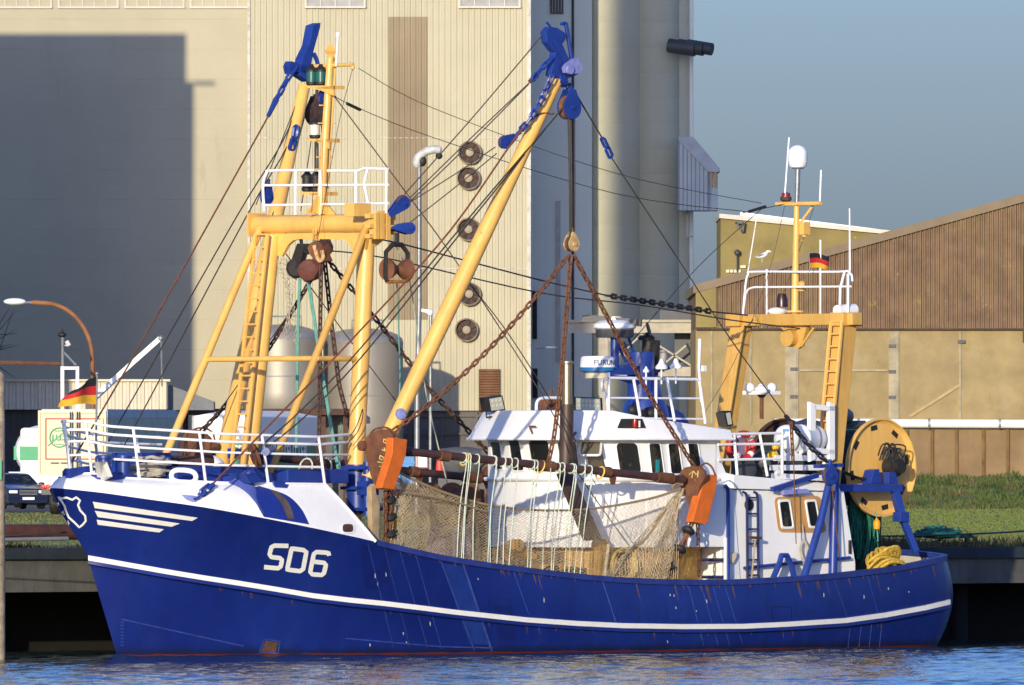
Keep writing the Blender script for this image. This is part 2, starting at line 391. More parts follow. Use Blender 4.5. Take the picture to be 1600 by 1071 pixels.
mb = MB(); corr(mb, xb_, xc, z500, z27, yc - .03, .27); mb.box(((xb_ + xc) / 2, yc + .06, (z500 + z27) / 2), (xc - xb_, .16, z27 - z500)); mb.build('brown_cladding_strip', BROWNP, silo, 0)
mb = MB(); mb.box((xd + .02, yc - .03, (zT + zb) / 2), (.16, .12, zT - zb)); mb.box((xa - .03, yc + .05, (zT + zb) / 2), (.12, .3, zT - zb))
for py in (216, 420): mb.box(((xa + xd) / 2, yc - .052, wf(0, py).z), (xd - xa, .008, .03))
mb.build('corner_trim', M('peeling_trim', (.55, .52, .45), .7, var=.3, scale=4, rust=.2, rcol=(.2, .2, .18), rscale=6), silo, 0)
mb = MB(); mb.box(((wf(620, 0).x + xd) / 2, YF + 12, (zb + GZ) / 2), (xd - wf(620, 0).x, 24.2, zb - GZ - .02))
for py in (650, 678, 700, 722): mb.box(((wf(620, 0).x + xd) / 2, YF - .2, wf(0, py).z), (xd - wf(620, 0).x, .12, .10))
for px in (640, 690, 745, 800): mb.box((wf(px, 0).x, YF - .2, (zb + GZ) / 2), (.1, .1, zb - GZ - .1))
mb.build('plinth', BASEM, silo, 0)
def win(x0, x1, y1, y0, nb, par, d):
    c = wf((x0 + x1) / 2, (y0 + y1) / 2, d); W_, H_ = (x1 - x0) / SF, (y1 - y0) / SF
    f = MB()
    for e in (-1, 1): f.box(c + Vector((e * W_ / 2, 0, 0)), (.09, .12, H_)); f.box(c + Vector((0, -.02 if e < 0 else 0, e * H_ / 2)), (W_ + .1, .16, .09))
    for i in range(1, nb): f.box(c + Vector((-W_ / 2 + W_ * i / nb, 0, 0)), (.05, .08, H_ - .1))
    f.box(c, (W_ - .1, .07, .045))
    fo = f.build('window', FRM, par, 0)
    g = MB(); g.box(c + Vector((0, .06, 0)), (W_, .06, H_)); g.build('pane', GPANE, fo, 0)
for x0, x1 in ((-10, 80), (92, 184), (196, 287), (298, 390)): win(x0, x1, 12, -70, 5, silo, .02)
for x0, x1 in ((478, 570), (718, 812)): win(x0, x1, 12, -70, 4, silo, .40)
FRING = M('fan_ring_rust', (.22, .17, .11), .75, var=.3, scale=3, rust=.2, rscale=3)
for px, py in ((734, 239), (732, 279), (732, 359), (733, 460), (729, 516)):
    c = wf(px, py, .38); r = 17.5 / SF
    f = MB(); f.lathe([(r * 1.02, -.05), (r * 1.06, .26), (r * .93, .27), (r * .90, .0), (r * .90, -.04)], c, (0, -1, 0), 28); fo = f.build('vent_fan', FRING, silo, 40)
    g = MB(); g.lathe([(r * .9, 0), (r * .9, .03)], c, (0, -1, 0), 24); g.build('dark_opening', BLK, fo, 0)
    g = MB(); g.lathe([(r * .36, .10), (r * .36, .19), (r * .25, .22)], c, (0, -1, 0), 18); g.build('hub', M('fan_hub', (.36, .29, .2), .6) if px == 734 else bpy.data.materials['fan_hub'], fo, 40)
    g = MB(); a0 = random.random()
    for k in range(7):
        a = a0 + k * 2 * math.pi / 7; d1 = Vector((math.cos(a), 0, math.sin(a))); d2 = Vector((-math.sin(a), 0, math.cos(a)))
        p = c + Vector((0, -.12, 0)); g.add([p + d1 * r * .34 - d2 * .05, p + d1 * r * .86 - d2 * .11, p + d1 * r * .86 + d2 * .11 + Vector((0, .07, 0)), p + d1 * r * .34 + d2 * .05 + Vector((0, .04, 0))], [(0, 1, 2, 3)])
    g.build('blades', RUSTD, fo, 0)
def louver(x0, x1, y0, y1, Y, par, mat, mat2):
    c0, c1 = w(x0, y1, Y), w(x1, y0, Y); f = MB(); n = max(6, int((y1 - y0) / 4))
    f.box((c0 + c1) / 2, (c1.x - c0.x, .05, c1.z - c0.z)); fo = f.build('louvre_panel', mat2, par, 0)
    f = MB()
    for i in range(n):
        z = c0.z + (i + .5) / n * (c1.z - c0.z); f.box(((c0.x + c1.x) / 2, Y - .06, z), (c1.x - c0.x, .09, .045), Matrix.Rotation(R_(35), 3, 'X'))
    f.build('slats', mat, fo, 0)
louver(748, 781, 577, 642, YF - .42, silo, M('brown_louvre', (.24, .12, .06), .7, var=.3), RUSTD)

# ------------------------------------------------------------------ silo tower set back, in the block's shade
YT = 643.8; ST = F / YT
def wt(px, py, d=0.0): v = w(px, py, YT); v.y -= d; return v
tw = thing('silo_tower', 'shaded grey concrete silo tower with round cells and side hatch house', 'silo tower', wt(955, 787))
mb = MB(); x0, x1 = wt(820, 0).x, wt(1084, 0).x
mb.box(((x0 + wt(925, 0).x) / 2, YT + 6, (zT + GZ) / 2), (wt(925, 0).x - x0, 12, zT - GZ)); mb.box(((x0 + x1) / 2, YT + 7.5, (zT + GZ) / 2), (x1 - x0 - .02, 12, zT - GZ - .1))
mb.build('wall', M('tower_wall_brightened', (.82, .82, .70), .8, var=.06, scale=.2, streak=.3, scol=(.5, .49, .42), stz=(.6, .6, .05)), tw, 0)  # wall colour raised to make up for light lost in the recess
for cx_, r in ((957, 52), (1026, 40), (1066, 18.2)):
    mb = MB(); pr_ = []
    for k in range(26): z_ = GZ + (zT - GZ) * k / 26; pr_ += [(r / ST, z_ + .03), (r / ST, z_ + (zT - GZ) / 26 - .02), (r / ST - .012, z_ + (zT - GZ) / 26 - .01)]
    mb.lathe(pr_, (wt(cx_, 0).x, YT + 1.9, 0), (0, 0, 1), 40); mb.build('round_cell', SHD, tw, 50)
mb = MB()
mb.tube([wt(895, -200, .12), wt(895, 780, .12)], .06, 8); mb.build('downpipe', DGREY, tw)
mb = MB(); mb.box((wt(872, 0).x, YT - .05, wt(0, 440).z), (.22, .1, 7.5)); mb.build('wall_duct', GREY, tw, 0)
f = MB(); c = wt(870, 5, .05); f.box(c, (.62, .12, 1.0)); fo = f.build('window', DGREY, tw, 0)
g = MB()
for i in range(4): g.box(c + Vector((-.2 + i * .135, -.09, 0)), (.03, .04, .9))
g.build('bars', GREY, fo, 0)
louver(832, 839, 455, 530, YT - .05, tw, DGREY, BLK); louver(832, 840, 576, 622, YT - .05, tw, DGREY, BLK)
# hatch house
HH = M('hatch_house_sheet', (.50, .54, .53), .55, var=.08, scale=.8, streak=.3, scol=(.25, .27, .27))
mb = MB(); YH_ = YT - 2.4
def wh(px, py, d=0.0): v = w(px, py, YH_); v.y -= d; return v
poly = [wh(1060, 218), wh(1060, 329), wh(1107, 329), wh(1107, 268)]; mb.prism(poly, (0, 3, 0))
mb.prism([wh(1107, 329, -.3), wh(1122, 329, -.3), wh(1122, 268, -.3), wh(1107, 268, -.3)], (0, 2.4, 0))
ho = mb.build('hatch_house', HH, tw, 0)
mb = MB()
for i in range(8):
    px = 1061 + i * 6.4; yt = 218 + max(0, px - 1060) / 47 * 50; mb.box(((wh(px, 0).x), YH_ - .02, (wh(0, 329).z + wh(0, yt).z) / 2), (.045, .05, wh(0, yt).z - wh(0, 329).z))
mb.build('ribs', M('hatch_house_rib', (.27, .30, .31), .6), ho, 0)
mb = MB(); mb.prism([wh(1059, 214, .1), wh(1083, 214, .1), wh(1125, 264, .1), wh(1125, 269, .1), wh(1107, 269, .1), wh(1060, 219, .1)], (0, 2.8, 0)); mb.build('roof', M('hatch_house_roof', (.42, .45, .46), .5), ho, 0)
mb = MB()
for px in (1110, 1117): mb.box(wh(px + 1, 281, -.26), (.13, .06, .7))
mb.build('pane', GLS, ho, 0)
# spouts at the top right
f = MB()
for i in range(3):
    p0 = wt(1045 + i * 15, 71, -.2); p1 = wt(1078 + i * 13, 76, 0); f.tube([p0, p1 + Vector((.25, -.2, -.05))], .34 - i * .02, 14)
f.build('exhaust_spout', DGREY, tw, 40)
f = MB()
for z in (250, 370): f.box(wt(1079, z, .1), (.3, .1, .05))
f.box(wt(1074, 310, .0), (.12, .2, 3.6)); f.build('conduit', GREY, tw, 0)
# mill left of view shades the facade; unseen tower added to shade the cells
tn = math.tan(R_(SUN_AZ)); rise = math.tan(R_(SUN_EL)) / math.cos(R_(SUN_AZ))
xe, ze = wf(303, 0).x, wf(0, 53).z
def sunp(x, z, y, y0): return Vector((x - (y0 - y) * tn, y, z + (y0 - y) * rise))
pA, pB = sunp(xe, ze, 592, YF), sunp(xe, ze, 579, YF); zt_ = pA.z
mb = MB(); mb.prism([(pA.x, 592.0, GZ), (pB.x, 579, GZ), (-75, 579, GZ), (-75, 592.0, GZ)], (0, 0, zt_ - GZ - 2.2)); mb.prism([(pA.x - .35, 592.0, zt_ - 2.2), (pB.x - .35, 579, zt_ - 2.2), (-75, 579, zt_ - 2.2), (-75, 592.0, zt_ - 2.2)], (0, 0, 2.2)); mb.box((pA.x + .4, 591.6, zt_ - 2.2), (.9, .15, .15))
solo('mill_building', mb, CONC, 'concrete mill building left of the yard', 'mill', (-55, 586, GZ), smooth=0)
pA, pB = sunp(wt(958, 0).x, 0, 496, 645.0), sunp(wt(958, 0).x, 0, 490, 645.0)
mb = MB(); mb.prism([(pA.x, 496, GZ), (pB.x, 490, GZ), (pB.x + 7.2, 490, GZ), (pA.x + 7.2, 496, GZ)], (0, 0, 62)); mb.prism([(pA.x - .2, 496.3, 64.1), (pB.x - .2, 489.7, 64.1), (pB.x + 7.4, 489.7, 64.1), (pA.x + 7.4, 496.3, 64.1)], (0, 0, .6))
solo('shading_tower', mb, CONC, 'slender concrete tower added out of view to shade the silo tower', 'tower', (pA.x, 493, GZ), smooth=0)

# ------------------------------------------------------------------ steel conveyor frame by the tower
FR = thing('conveyor_frame', 'braced pale steel frame between silo tower and brown warehouse', 'steel frame', w(990, 790, 612))
FRAM = M('frame_paint', (.40, .36, .28), .7, var=.2, scale=2, rust=.12, rscale=3)
YR = 612.0
mb = MB(); mb.bar(w(888, 511, YR), w(1096, 511, YR), .5, .55); mb.bar(w(888, 502, YR - .3), w(1096, 502, YR - .3), .2, .12); mb.build('top_beam', FRAM, FR, 0)
mb = MB(); mb.bar(w(905, 581, YR), w(1096, 581, YR), .4, .42); mb.build('lower_beam', FRAM, FR, 0)
for px in (943, 1090): m2 = MB(); m2.bar(w(px, 520, YR), w(px, 788, YR), .36, .36); m2.build('post', FRAM, FR, 0)
for a, c in (((1090, 525), (1000, 600)), ((1000, 522), (1090, 578)), ((943, 522), (1000, 578)), ((1000, 525), (943, 578))): m2 = MB(); m2.bar(w(*a, YR), w(*c, YR), .12, .08); m2.build('brace', FRAM, FR, 0)
mb = MB(); mb.box(w(1066, 500, YR + 1), (2.0, 1, .8)); mb.box(w(1075, 540, YR + 1.5), (1.2, .5, 1.7)); mb.build('machine_casing', DGREY, FR, 0)
mb = MB(); mb.tube([w(1076, 535, YR), w(1090, 560, YR)], .18, 10); mb.build('chute', DGREY, FR)

# ------------------------------------------------------------------ tanks
def tank(label, cx_, r, ysh, yap, ybot, Y):
    s = F / Y; t = thing('storage_tank', label, 'tank', w(cx_, ybot, Y), group='steel tanks before the silo')
    c = w(cx_, ybot, Y); H = (ybot - ysh) / s; ap = (ysh - yap) / s; R = r / s
    m2 = MB(); m2.lathe([(R * .96, 0), (R, .1)] + [(R, H * k / 4 + .001) for k in range(1, 5)], c, (0, 0, 1), 48); m2.build('shell', STEEL, t, 50)
    m2 = MB(); m2.lathe([(R * 1.005, H)] + [(R * math.cos(a), H + ap * math.sin(a) ** .9) for a in [R_(x) for x in (15, 30, 45, 60, 75, 88)]], c, (0, 0, 1), 48); m2.build('dome', M('tank_dome', (.34, .33, .31), .5, .5, var=.15) if 'tank_dome' not in bpy.data.materials else bpy.data.materials['tank_dome'], t, 50)
    m2 = MB()
    for k in (.0, .46, .98): m2.lathe([(R * 1.0, H * k), (R * 1.006, H * k + .01), (R * 1.006, H * k + .05), (R, H * k + .06)], c, (0, 0, 1), 48)
    m2.build('weld_band', GREY, t, 50)
    m2 = MB(); m2.tube([c + Vector((-.5, -.4, H + ap * .8)), c + Vector((-.5, -.4, H + ap + .35)), c + Vector((.9, -.4, H + ap + .35)), c + Vector((.9, -.4, H + ap * .7))], .05, 6); m2.build('vent_pipe', GREY, t)
    return t
tank('shiny steel tank on the brown platform between the yellow mast legs', 439.5, 60.5, 528, 507, 642, 620.0)
tank('taller steel tank standing lower, right of the port mast leg', 567.5, 62.5, 535, 513, 692, 622.0)
pf = thing('tank_platform', 'brown steel platform on posts under the shiny tank', 'platform', w(430, 788, 620))
mb = MB(); mb.box(w(410, 644, 620), (8.6, 3.8, .28)); mb.build('deck_slab', RUSTD, pf, 0)
for px in (290, 360, 430, 505, 540):
    m2 = MB(); m2.box((w(px, 0, 618.6).x, 618.6, (w(0, 648, 618.6).z + GZ) / 2), (.22, .22, w(0, 648, 618.6).z - GZ)); m2.build('post', RUSTD, pf, 0)
mb = MB(); mb.box(w(567, 740, 622.5), (3.9, 3.6, 2.7)); solo('tank_plinth', mb, BASEM, 'dark plinth under the taller steel tank', 'plinth', w(567, 788, 622), smooth=0)

# ------------------------------------------------------------------ low corrugated shed on the left
YS = 612.0
sh = thing('loading_shed', 'low loading shed with pale corrugated band above dark doors', 'shed', w(120, 788, YS))
mb = MB(); corr(mb, w(-60, 0, YS).x, w(261, 0, YS).x, w(0, 640, YS).z, w(0, 597, YS).z, YS, .33, .06); mb.box(((w(-60, 0, YS).x + w(261, 0, YS).x) / 2, YS + 2, w(0, 618.5, YS).z), (321 / 35 - .02, 3.8, 43 / 35 - .03))
mb.build('corrugated_band', M('shed_cladding', (.64, .58, .45), .6, var=.06, streak=.2, stz=(3, 3, .3)), sh, 0)
mb = MB(); mb.box(((w(-60, 0, YS).x + w(261, 0, YS).x) / 2, YS + 1.0, w(0, 595, YS).z + .01), (321 / 35 + .2, 2.4, .1)); mb.build('roof_edge', CREAM, sh, 0)
mb = MB(); mb.box(((w(-60, 0, YS).x + w(261, 0, YS).x) / 2, YS + 2.2, (w(0, 640, YS).z + GZ) / 2), (321 / 35, 3, w(0, 640, YS).z - GZ - .01))
for i in range(30): mb.box((w(-55 + i * 10.5, 0, YS).x, YS + .68, (w(0, 640, YS).z + GZ) / 2), (.1, .06, w(0, 640, YS).z - GZ - .1))
mb.build('dark_doors', M('dark_door_sheet', (.045, .05, .055), .6, var=.2), sh, 0)
mb = MB(); mb.prism([w(262, 601, YS + 1), w(334, 628, YS + 1), w(334, 641, YS + 1), w(262, 641, YS + 1)], (0, 3, 0)); mb.build('lean_to_roof', M('lean_to_sheet', (.14, .155, .17), .6, var=.15), sh, 0)

# ------------------------------------------------------------------ warehouse on the right
YW = 595.0; SW = F / YW
def ww(px, py, d=0.0): v = w(px, py, YW); v.y -= d; return v
wa = thing('warehouse', 'large warehouse with brown corrugated gable over stained concrete wall', 'warehouse', ww(1350, 760))
WCON = M('stained_concrete', (.315, .24, .112), .9, var=.20, scale=.9, stain_light=((.22, .45, .7, .6, (.235, .165, .07), 1.0), (.55, .55, .75, .55, (.41, .345, .22), 1.0), (1.6, .60, .72, .5, (.19, .125, .05), .6), (.35, .58, .72, .5, (.30, .20, .05), .25)), bump=.35, bscale=3, rust=.24, rcol=(.30, .20, .085), rscale=.35, streak=.45, scol=(.30, .225, .125), stz=(.9, .9, .10))
WCLD = M('brown_sheeting', (.19, .118, .066), .75, var=.30, scale=1.3, stain_light=((.5, .5, .75, .55, (.25, .19, .06), .5), (3.0, .6, .7, .5, (.30, .25, .08), 1.0)), rust=.26, rcol=(.27, .21, .07), rscale=1.1, streak=.5, scol=(.13, .08, .05), stz=(4, 4, .25))
OLIV = M('lichen_sheeting', (.235, .185, .062), .85, var=.25, scale=.6, rust=.25, rcol=(.33, .27, .08), rscale=2.5, streak=.4, scol=(.2, .15, .06), stz=(3, 3, .2))
zc0 = ww(0, 514).z
mb = MB(); mb.box(((ww(1087, 0).x + ww(1760, 0).x) / 2, YW + 15, (zc0 + GZ) / 2), (ww(1760, 0).x - ww(1087, 0).x, 30, zc0 - GZ)); mb.build('concrete_wall', WCON, wa, 0)
def slope(px): return 456 - (px - 1087) * (456 - 313) / (1600 - 1087)
mb = MB(); n = 92; P0 = []; P1 = []
for k in range(n):
    for u, d in ((0, 0), (.3, 0), (.5, .09), (.8, .09)):
        px = 1087 + (k + u) * 650 / n
        P0.append(ww(px, 515, .12 + d)); P1.append(ww(px, slope(px), .12 + d))
mb.grid([P0, P1]); mb.prism([ww(1087.5, 514, .1), ww(1745, 514, .1), ww(1745, slope(1745)), ww(1087.5, 457)], (0, 25, 0))
mb.build('gable_sheeting', WCLD, wa, 0)
mb = MB(); mb.prism([ww(1083, 459, .34), ww(1760, slope(1756) + 2, .34), ww(1760, slope(1756) - 11, .34), ww(1083, 446, .34)], (0, 25, 0)); mb.build('verge_board', M('verge_paint', (.20, .145, .085), .7, var=.15, scale=1), wa, 0)
mb = MB(); mb.prism([ww(1087, 450, .3), ww(1119, 442, .3), ww(1119, 512, .3), ww(1087, 512, .3)], (0, .15, 0)); mb.build('corner_sheet', OLIV, wa, 0)
mb = MB(); mb.box(((ww(1087, 0).x + ww(1760, 0).x) / 2, YW - .16, ww(0, 514.5).z), (ww(1760, 0).x - ww(1087, 0).x, .2, .07)); mb.box(ww(1607, 460, .28), (.5, .1, 4.2)); mb.build('drip_edge', RUSTD, wa, 0)
JC = M('joint_concrete', (.35, .30, .20), .9, var=.35, scale=1.2, bump=.4)
for px in (1112, 1173, 1228, 1246, 1390, 1404, 1500): mb = MB(); mb.box((ww(px, 0).x, YW - .03, ww(0, 590).z), (.08, .07, 145 / SW)); mb.build('panel_joint', JC, wa, 0)
for px, wd_ in ((1237, .42), (1397, .36)): mb = MB(); mb.box(ww(px, 590, .05), (wd_, .12, 144 / SW)); mb.build('concrete_post', JC, wa, 0)
for py in (579, 655): mb = MB(); mb.box(ww(1318, py, .05), (138 / SW, .1, .09)); mb.build('panel_rail', JC, wa, 0)
for px, py in ((1240, 577), (1240, 620), (1394, 541), (1394, 581), (1394, 621), (1502, 534)): mb = MB(); mb.box(ww(px, py, .14), (.30, .08, .14)); mb.build('joint_plate', DGREY, wa, 0)
mb = MB(); mb.prism([ww(1419, 650, .02), ww(1424, 652, .02), ww(1502, 603, .02), ww(1500, 599, .02)], (0, -.05, 0)); mb.build('patched_crack', M('patch_mortar', (.43, .32, .16), .9), wa, 0)
# sheet wall and pipe at the warehouse foot
pw = thing('retaining_wall', 'low brown plank retaining wall with rusty posts below the warehouse', 'wall', ww(1480, 760, 1.2))
mb = MB(); mb.box(((ww(1200, 0).x + ww(1760, 0).x) / 2, YW - 1.0, (ww(0, 671).z + 2) / 2), (560 / SW, .2, ww(0, 671).z - 2)); mb.build('planking', M('brown_planks', (.235, .155, .075), .9, var=.25, scale=.5, bump=.4, streak=.5, scol=(.17, .10, .055), stz=(3, 3, .3)), pw, 0)
for px in (1340, 1378, 1416, 1455, 1493, 1535, 1573, 1610): m2 = MB(); m2.box((ww(px, 0).x, YW - 1.15, (ww(0, 670).z + 2.2) / 2), (.13, .16, ww(0, 670).z - 2.2)); m2.build('post', M('post_rust', (.16, .09, .03), .85, var=.5, scale=1.5) if 'post_rust' not in bpy.data.materials else bpy.data.materials['post_rust'], pw, 0)
pp = thing('white_pipe', 'long white pipe running along the foot of the warehouse', 'pipe', ww(1480, 664, 1.3))
mb = MB(); mb.tube([ww(1210, 661, 1.4), ww(1800, 664, 1.4)], 7 / SW, 14); mb.build('tube', WHT2, pp)
for px in (1340, 1450, 1560): mb = MB(); mb.lathe([(8.6 / SW, -.05), (8.6 / SW, .05)], ww(px, 662, 1.4), (1, 0, 0), 14); mb.build('collar', GREY, pp)
# back hall behind it
YB2 = 616.0
bk = thing('back_hall', 'olive lichen stained hall with white roof edge behind the brown gable', 'hall', w(1250, 786, YB2))
mb = MB(); mb.prism([w(1126, 337, YB2), w(1500, 374, YB2), w(1500, 600, YB2), w(1126, 600, YB2)], (0, 12, 0)); mb.build('wall', OLIV, bk, 0)
mb = MB(); mb.prism([w(1124, 334, YB2 - .2), w(1500, 371, YB2 - .2), w(1500, 377, YB2 - .2), w(1124, 341, YB2 - .2)], (0, 12.4, 0)); mb.build('roof_edge', M('roof_edge_paint', (.60, .53, .44), .6), bk, 0)
mb = MB(); mb.prism([w(1157, 331.5, YB2 + .5), w(1390, 360.5, YB2 + .5), w(1390, 364, YB2 + .5), w(1157, 337, YB2 + .5)], (0, 11, 0)); mb.build('ridge_flashing', WHT2, bk, 0)
mb = MB(); mb.bar(w(1149, 348, YB2 - .4), w(1162, 348, YB2 - .4), .1, .1); mb.bar(w(1162, 348, YB2 - .4), w(1160, 362, YB2 - .4), .1, .1); mb.bar(w(1149, 348, YB2 - .4), w(1159, 362, YB2 - .4), .1, .1); mb.build('bracket', DGREY, bk, 0)
mb = MB(); mb.ball(w(1152, 395, YB2 - .3), .14); mb.tube([w(1152, 398, YB2 - .25), w(1152, 425, YB2 - .25)], .04, 6); mb.build('wall_lamp', DGREY, bk)
mb = MB()
for i in range(4): mb.box(w(1137 + i * 6, 424, YB2 - .1), (.14, .1, .13))
mb.box(w(1161, 417, YB2 - .1), (.25, .1, .12)); mb.build('vent_grille', CREAM, bk, 0)

# ------------------------------------------------------------------ bank and grasses
mb = MB(); rows = []
for i, (y, z) in enumerate(((560, GZ + .004), (570, GZ + .25), (580, GZ + .75), (590, GZ + 1.15), (594, GZ + 1.3))):
    rows.append([Vector((x, y + random.uniform(-1, 1), z + (random.uniform(-.08, .08) if i else 0))) for x in range(9, 80, 3)])
mb.grid(rows); structure('grass_bank', mb, GRASSG, 60)
def gm(n, c): return M(n, c, .8, var=.3, scale=.6)
GA, GB, GC_, GD = gm('blade_green', (.078, .115, .020)), gm('blade_dark', (.042, .07, .015)), gm('blade_dry', (.135, .115, .04)), gm('blade_olive', (.095, .108, .026))
def blade(mb, p, h, wd, mi):
    a = random.random() * 6.28; d = Vector((math.cos(a), math.sin(a) * .6, 0)); l = Vector((random.uniform(-.5, .5), random.uniform(-.5, .5), 0)) * h
    mb.cur = mi; mb.add([p - d * wd, p + d * wd, p + l * .4 + Vector((0, 0, h * .6)) + d * wd * .5, p + l + Vector((0, 0, h))], [(0, 1, 2), (0, 2, 3)] if False else [(0, 1, 2, 3)])
def bank_z(y): return lin([555, 560, 570, 580, 590, 594], [GZ, GZ, GZ + .25, GZ + .75, GZ + 1.15, GZ + 1.3], y)
mb = MB(); rg0 = random.Random(3)
cl_ = [(rg0.uniform(1170, 1640), rg0.uniform(558, 592), rg0.uniform(8, 30), rg0.uniform(.3, 1.0)) for _ in range(150)]
for i in range(26000):
    y = random.uniform(557, 593); px = random.uniform(1170, 1640); h = .10; mi = 0
    for cx2, cy2, cr2, ch2 in cl_:
        d2 = ((px - cx2) / cr2) ** 2 + ((y - cy2) / (cr2 * .12)) ** 2
        if d2 < 1: h = max(h, .12 + ch2 * .30 * (1 - d2)); mi = int(cx2 * 7) % 4
    if random.random() < .3: mi = random.choice((0, 1, 1, 3))
    blade(mb, w(px, 0, y).xy.to_3d() + Vector((0, 0, bank_z(y) - .03)), h * random.uniform(.5, 1.15), random.uniform(.012, .035), mi)
o = mb.build('long_grass', [GA, GB, GC_, GD], None, 0); o['kind'] = 'stuff'; o['label'] = 'long rough grass growing on the bank below the warehouse'; o['category'] = 'grass'
mb = MB()
for i in range(34000):
    left = random.random() < .15
    row = random.uniform(800, 852) if left else random.uniform(796, 862); px = random.uniform(-40, 130) if left else (random.uniform(1300, 1640) if random.random() < .9 else random.uniform(560, 760))
    y = F * (HC - GZ) / (row - YH); p = w(px, 0, y)
    if (Vector((p.x, p.y, 0)) - Q0).dot(QN) > -2.6 or (left and y > 526): continue
    nz = math.sin(p.x * .5) + math.sin(p.y * .11 + p.x * .3) + random.uniform(-1, 1)
    blade(mb, Vector((p.x, p.y, GZ - .01)), random.uniform(.03, .06) * y / 400, random.uniform(.012, .03) * y / 400, 0 if nz > -.4 else (3 if nz > -1.5 else 2))
o = mb.build('lawn_grass', [M('lawn_green', (.125, .165, .027), .8, var=.2, scale=.6), GB, GC_, M('lawn_olive', (.145, .16, .035), .8, var=.2, scale=.6)], None, 0); o['kind'] = 'stuff'; o['label'] = 'short mown grass on the flat quayside ground'; o['category'] = 'grass'
mb = MB()
for s0, s1, n, hh in ((14, 27, 3600, .34), (-24, -7, 9000, .24)):
    for i in range(n):
        s = random.uniform(s0, s1); off = 1.0 + random.random() ** 2 * (3.5 if s0 > 0 else 16); hx = .5 + .5 * math.sin(s * 1.7) * math.sin(s * .6 + 1)
        blade(mb, q(s, off, GZ - .02 if off > 2.5 else zc(s) - .1), random.uniform(.1, hh) * (.45 + hx), random.uniform(.01, .03), random.choice((2, 2, 2, 3, 1)))
o = mb.build('dry_weeds', [GA, GB, gm('blade_brown', (.10, .07, .03)), GD], None, 0); o['kind'] = 'stuff'; o['label'] = 'dry brown weeds along the quay edge'; o['category'] = 'weeds'
# ================================================================== QUAYSIDE OBJECTS
def gy(Y): return YH + F * (HC - GZ) / Y
# rusty street lamp with white head
Y = 518.0
t = thing('street_lamp', 'rusty street lamp with arched arm and white head on the left', 'street lamp', w(145, gy(Y), Y))
mb = MB(); mb.tube(catmull([w(144, gy(Y), Y), w(144, 690, Y), w(145, 590, Y), w(142, 540, Y), w(128, 508, Y), w(108, 487, Y), (w(85, 476, Y)), w(62, 473.5, Y), w(50, 473, Y)], 6), .085, 10)
mb.tube([w(144, gy(Y), Y), w(144, 640, Y)], .12, 10); mb.build('pole', M('lamp_rust', (.26, .11, .045), .8, var=.5, scale=1.2, rust=.2, rcol=(.4, .26, .14), rscale=1.5), t)
mb = MB(); mb.tube([w(52, 473, Y), w(36, 473, Y)], .055, 8); mb.build('bracket', GALV, t)
mb = MB(); mb.ball(w(23, 471.5, Y), (.42, .16, .13), 16, 10); mb.build('lamp_head', WHT2, t)
mb = MB(); mb.ball(w(24, 474, Y), (.33, .12, .09), 12, 8); mb.build('lens', GPANE, t)
# white gate post with lamp and camera
t = thing('gate_post', 'white steel gate frame with small lamp and camera on grey pole', 'gate frame', w(110, gy(Y - 3), Y - 3)); Y2 = Y - 3
mb = MB(); mb.bar(w(97.5, gy(Y2), Y2), w(97.5, 573, Y2), .13, .13); mb.bar(w(121, gy(Y2), Y2), w(121, 573, Y2), .12, .12); mb.bar(w(99, 575.5, Y2), w(119.5, 575.5, Y2), .12, .11); mb.build('frame', WHT2, t, 0)
mb = MB(); mb.tube([w(98, 573, Y2), w(98, 527, Y2)], .055, 8); mb.tube([w(100, 551, Y2), w(119, 571, Y2)], .05, 8); mb.build('pole', GALV, t)
mb = MB(); mb.lathe([(.09, -.10), (.16, -.03), (.16, .03), (.05, .10), (.02, .22)], w(97, 523, Y2), n=12); mb.build('lamp', BLK, t)
mb = MB(); mb.bar(w(101, 540, Y2), w(108, 540, Y2), .05, .05); mb.bar(w(104, 533, Y2), w(108, 540.5, Y2), .12, .14); mb.build('camera', GREY, t, 0)
mb = MB(); mb.tube([w(-20, 565, Y2), w(95, 568, Y2)], .05, 8); mb.tube([w(-20, 568, Y2), w(95, 569.5, Y2)], .03, 8); mb.build('guy_tube', RUST, t)
# raised barrier boom
t = thing('barrier', 'white raised barrier boom with hanging support rod', 'barrier', w(142, gy(Y), Y + 3))
mb = MB(); mb.bar(w(140, 627, Y + 3), w(250, 529, Y + 3), .14, .18); mb.bar(w(140, 633, Y + 3.2), w(190, 586, Y + 3.2), .10, .12); mb.build('boom', WHT2, t, 0)
mb = MB(); mb.tube([w(252, 533, Y + 3), w(253, 604, Y + 3)], .035, 6); mb.ball(w(251, 529, Y + 3), .12); mb.build('support_rod', GALV, t)
mb = MB(); mb.box((w(142, 0, Y + 3).x, Y + 3, GZ + 2.2), (.4, .4, 4.4)); mb.build('cabinet', DGREY, t, 0)
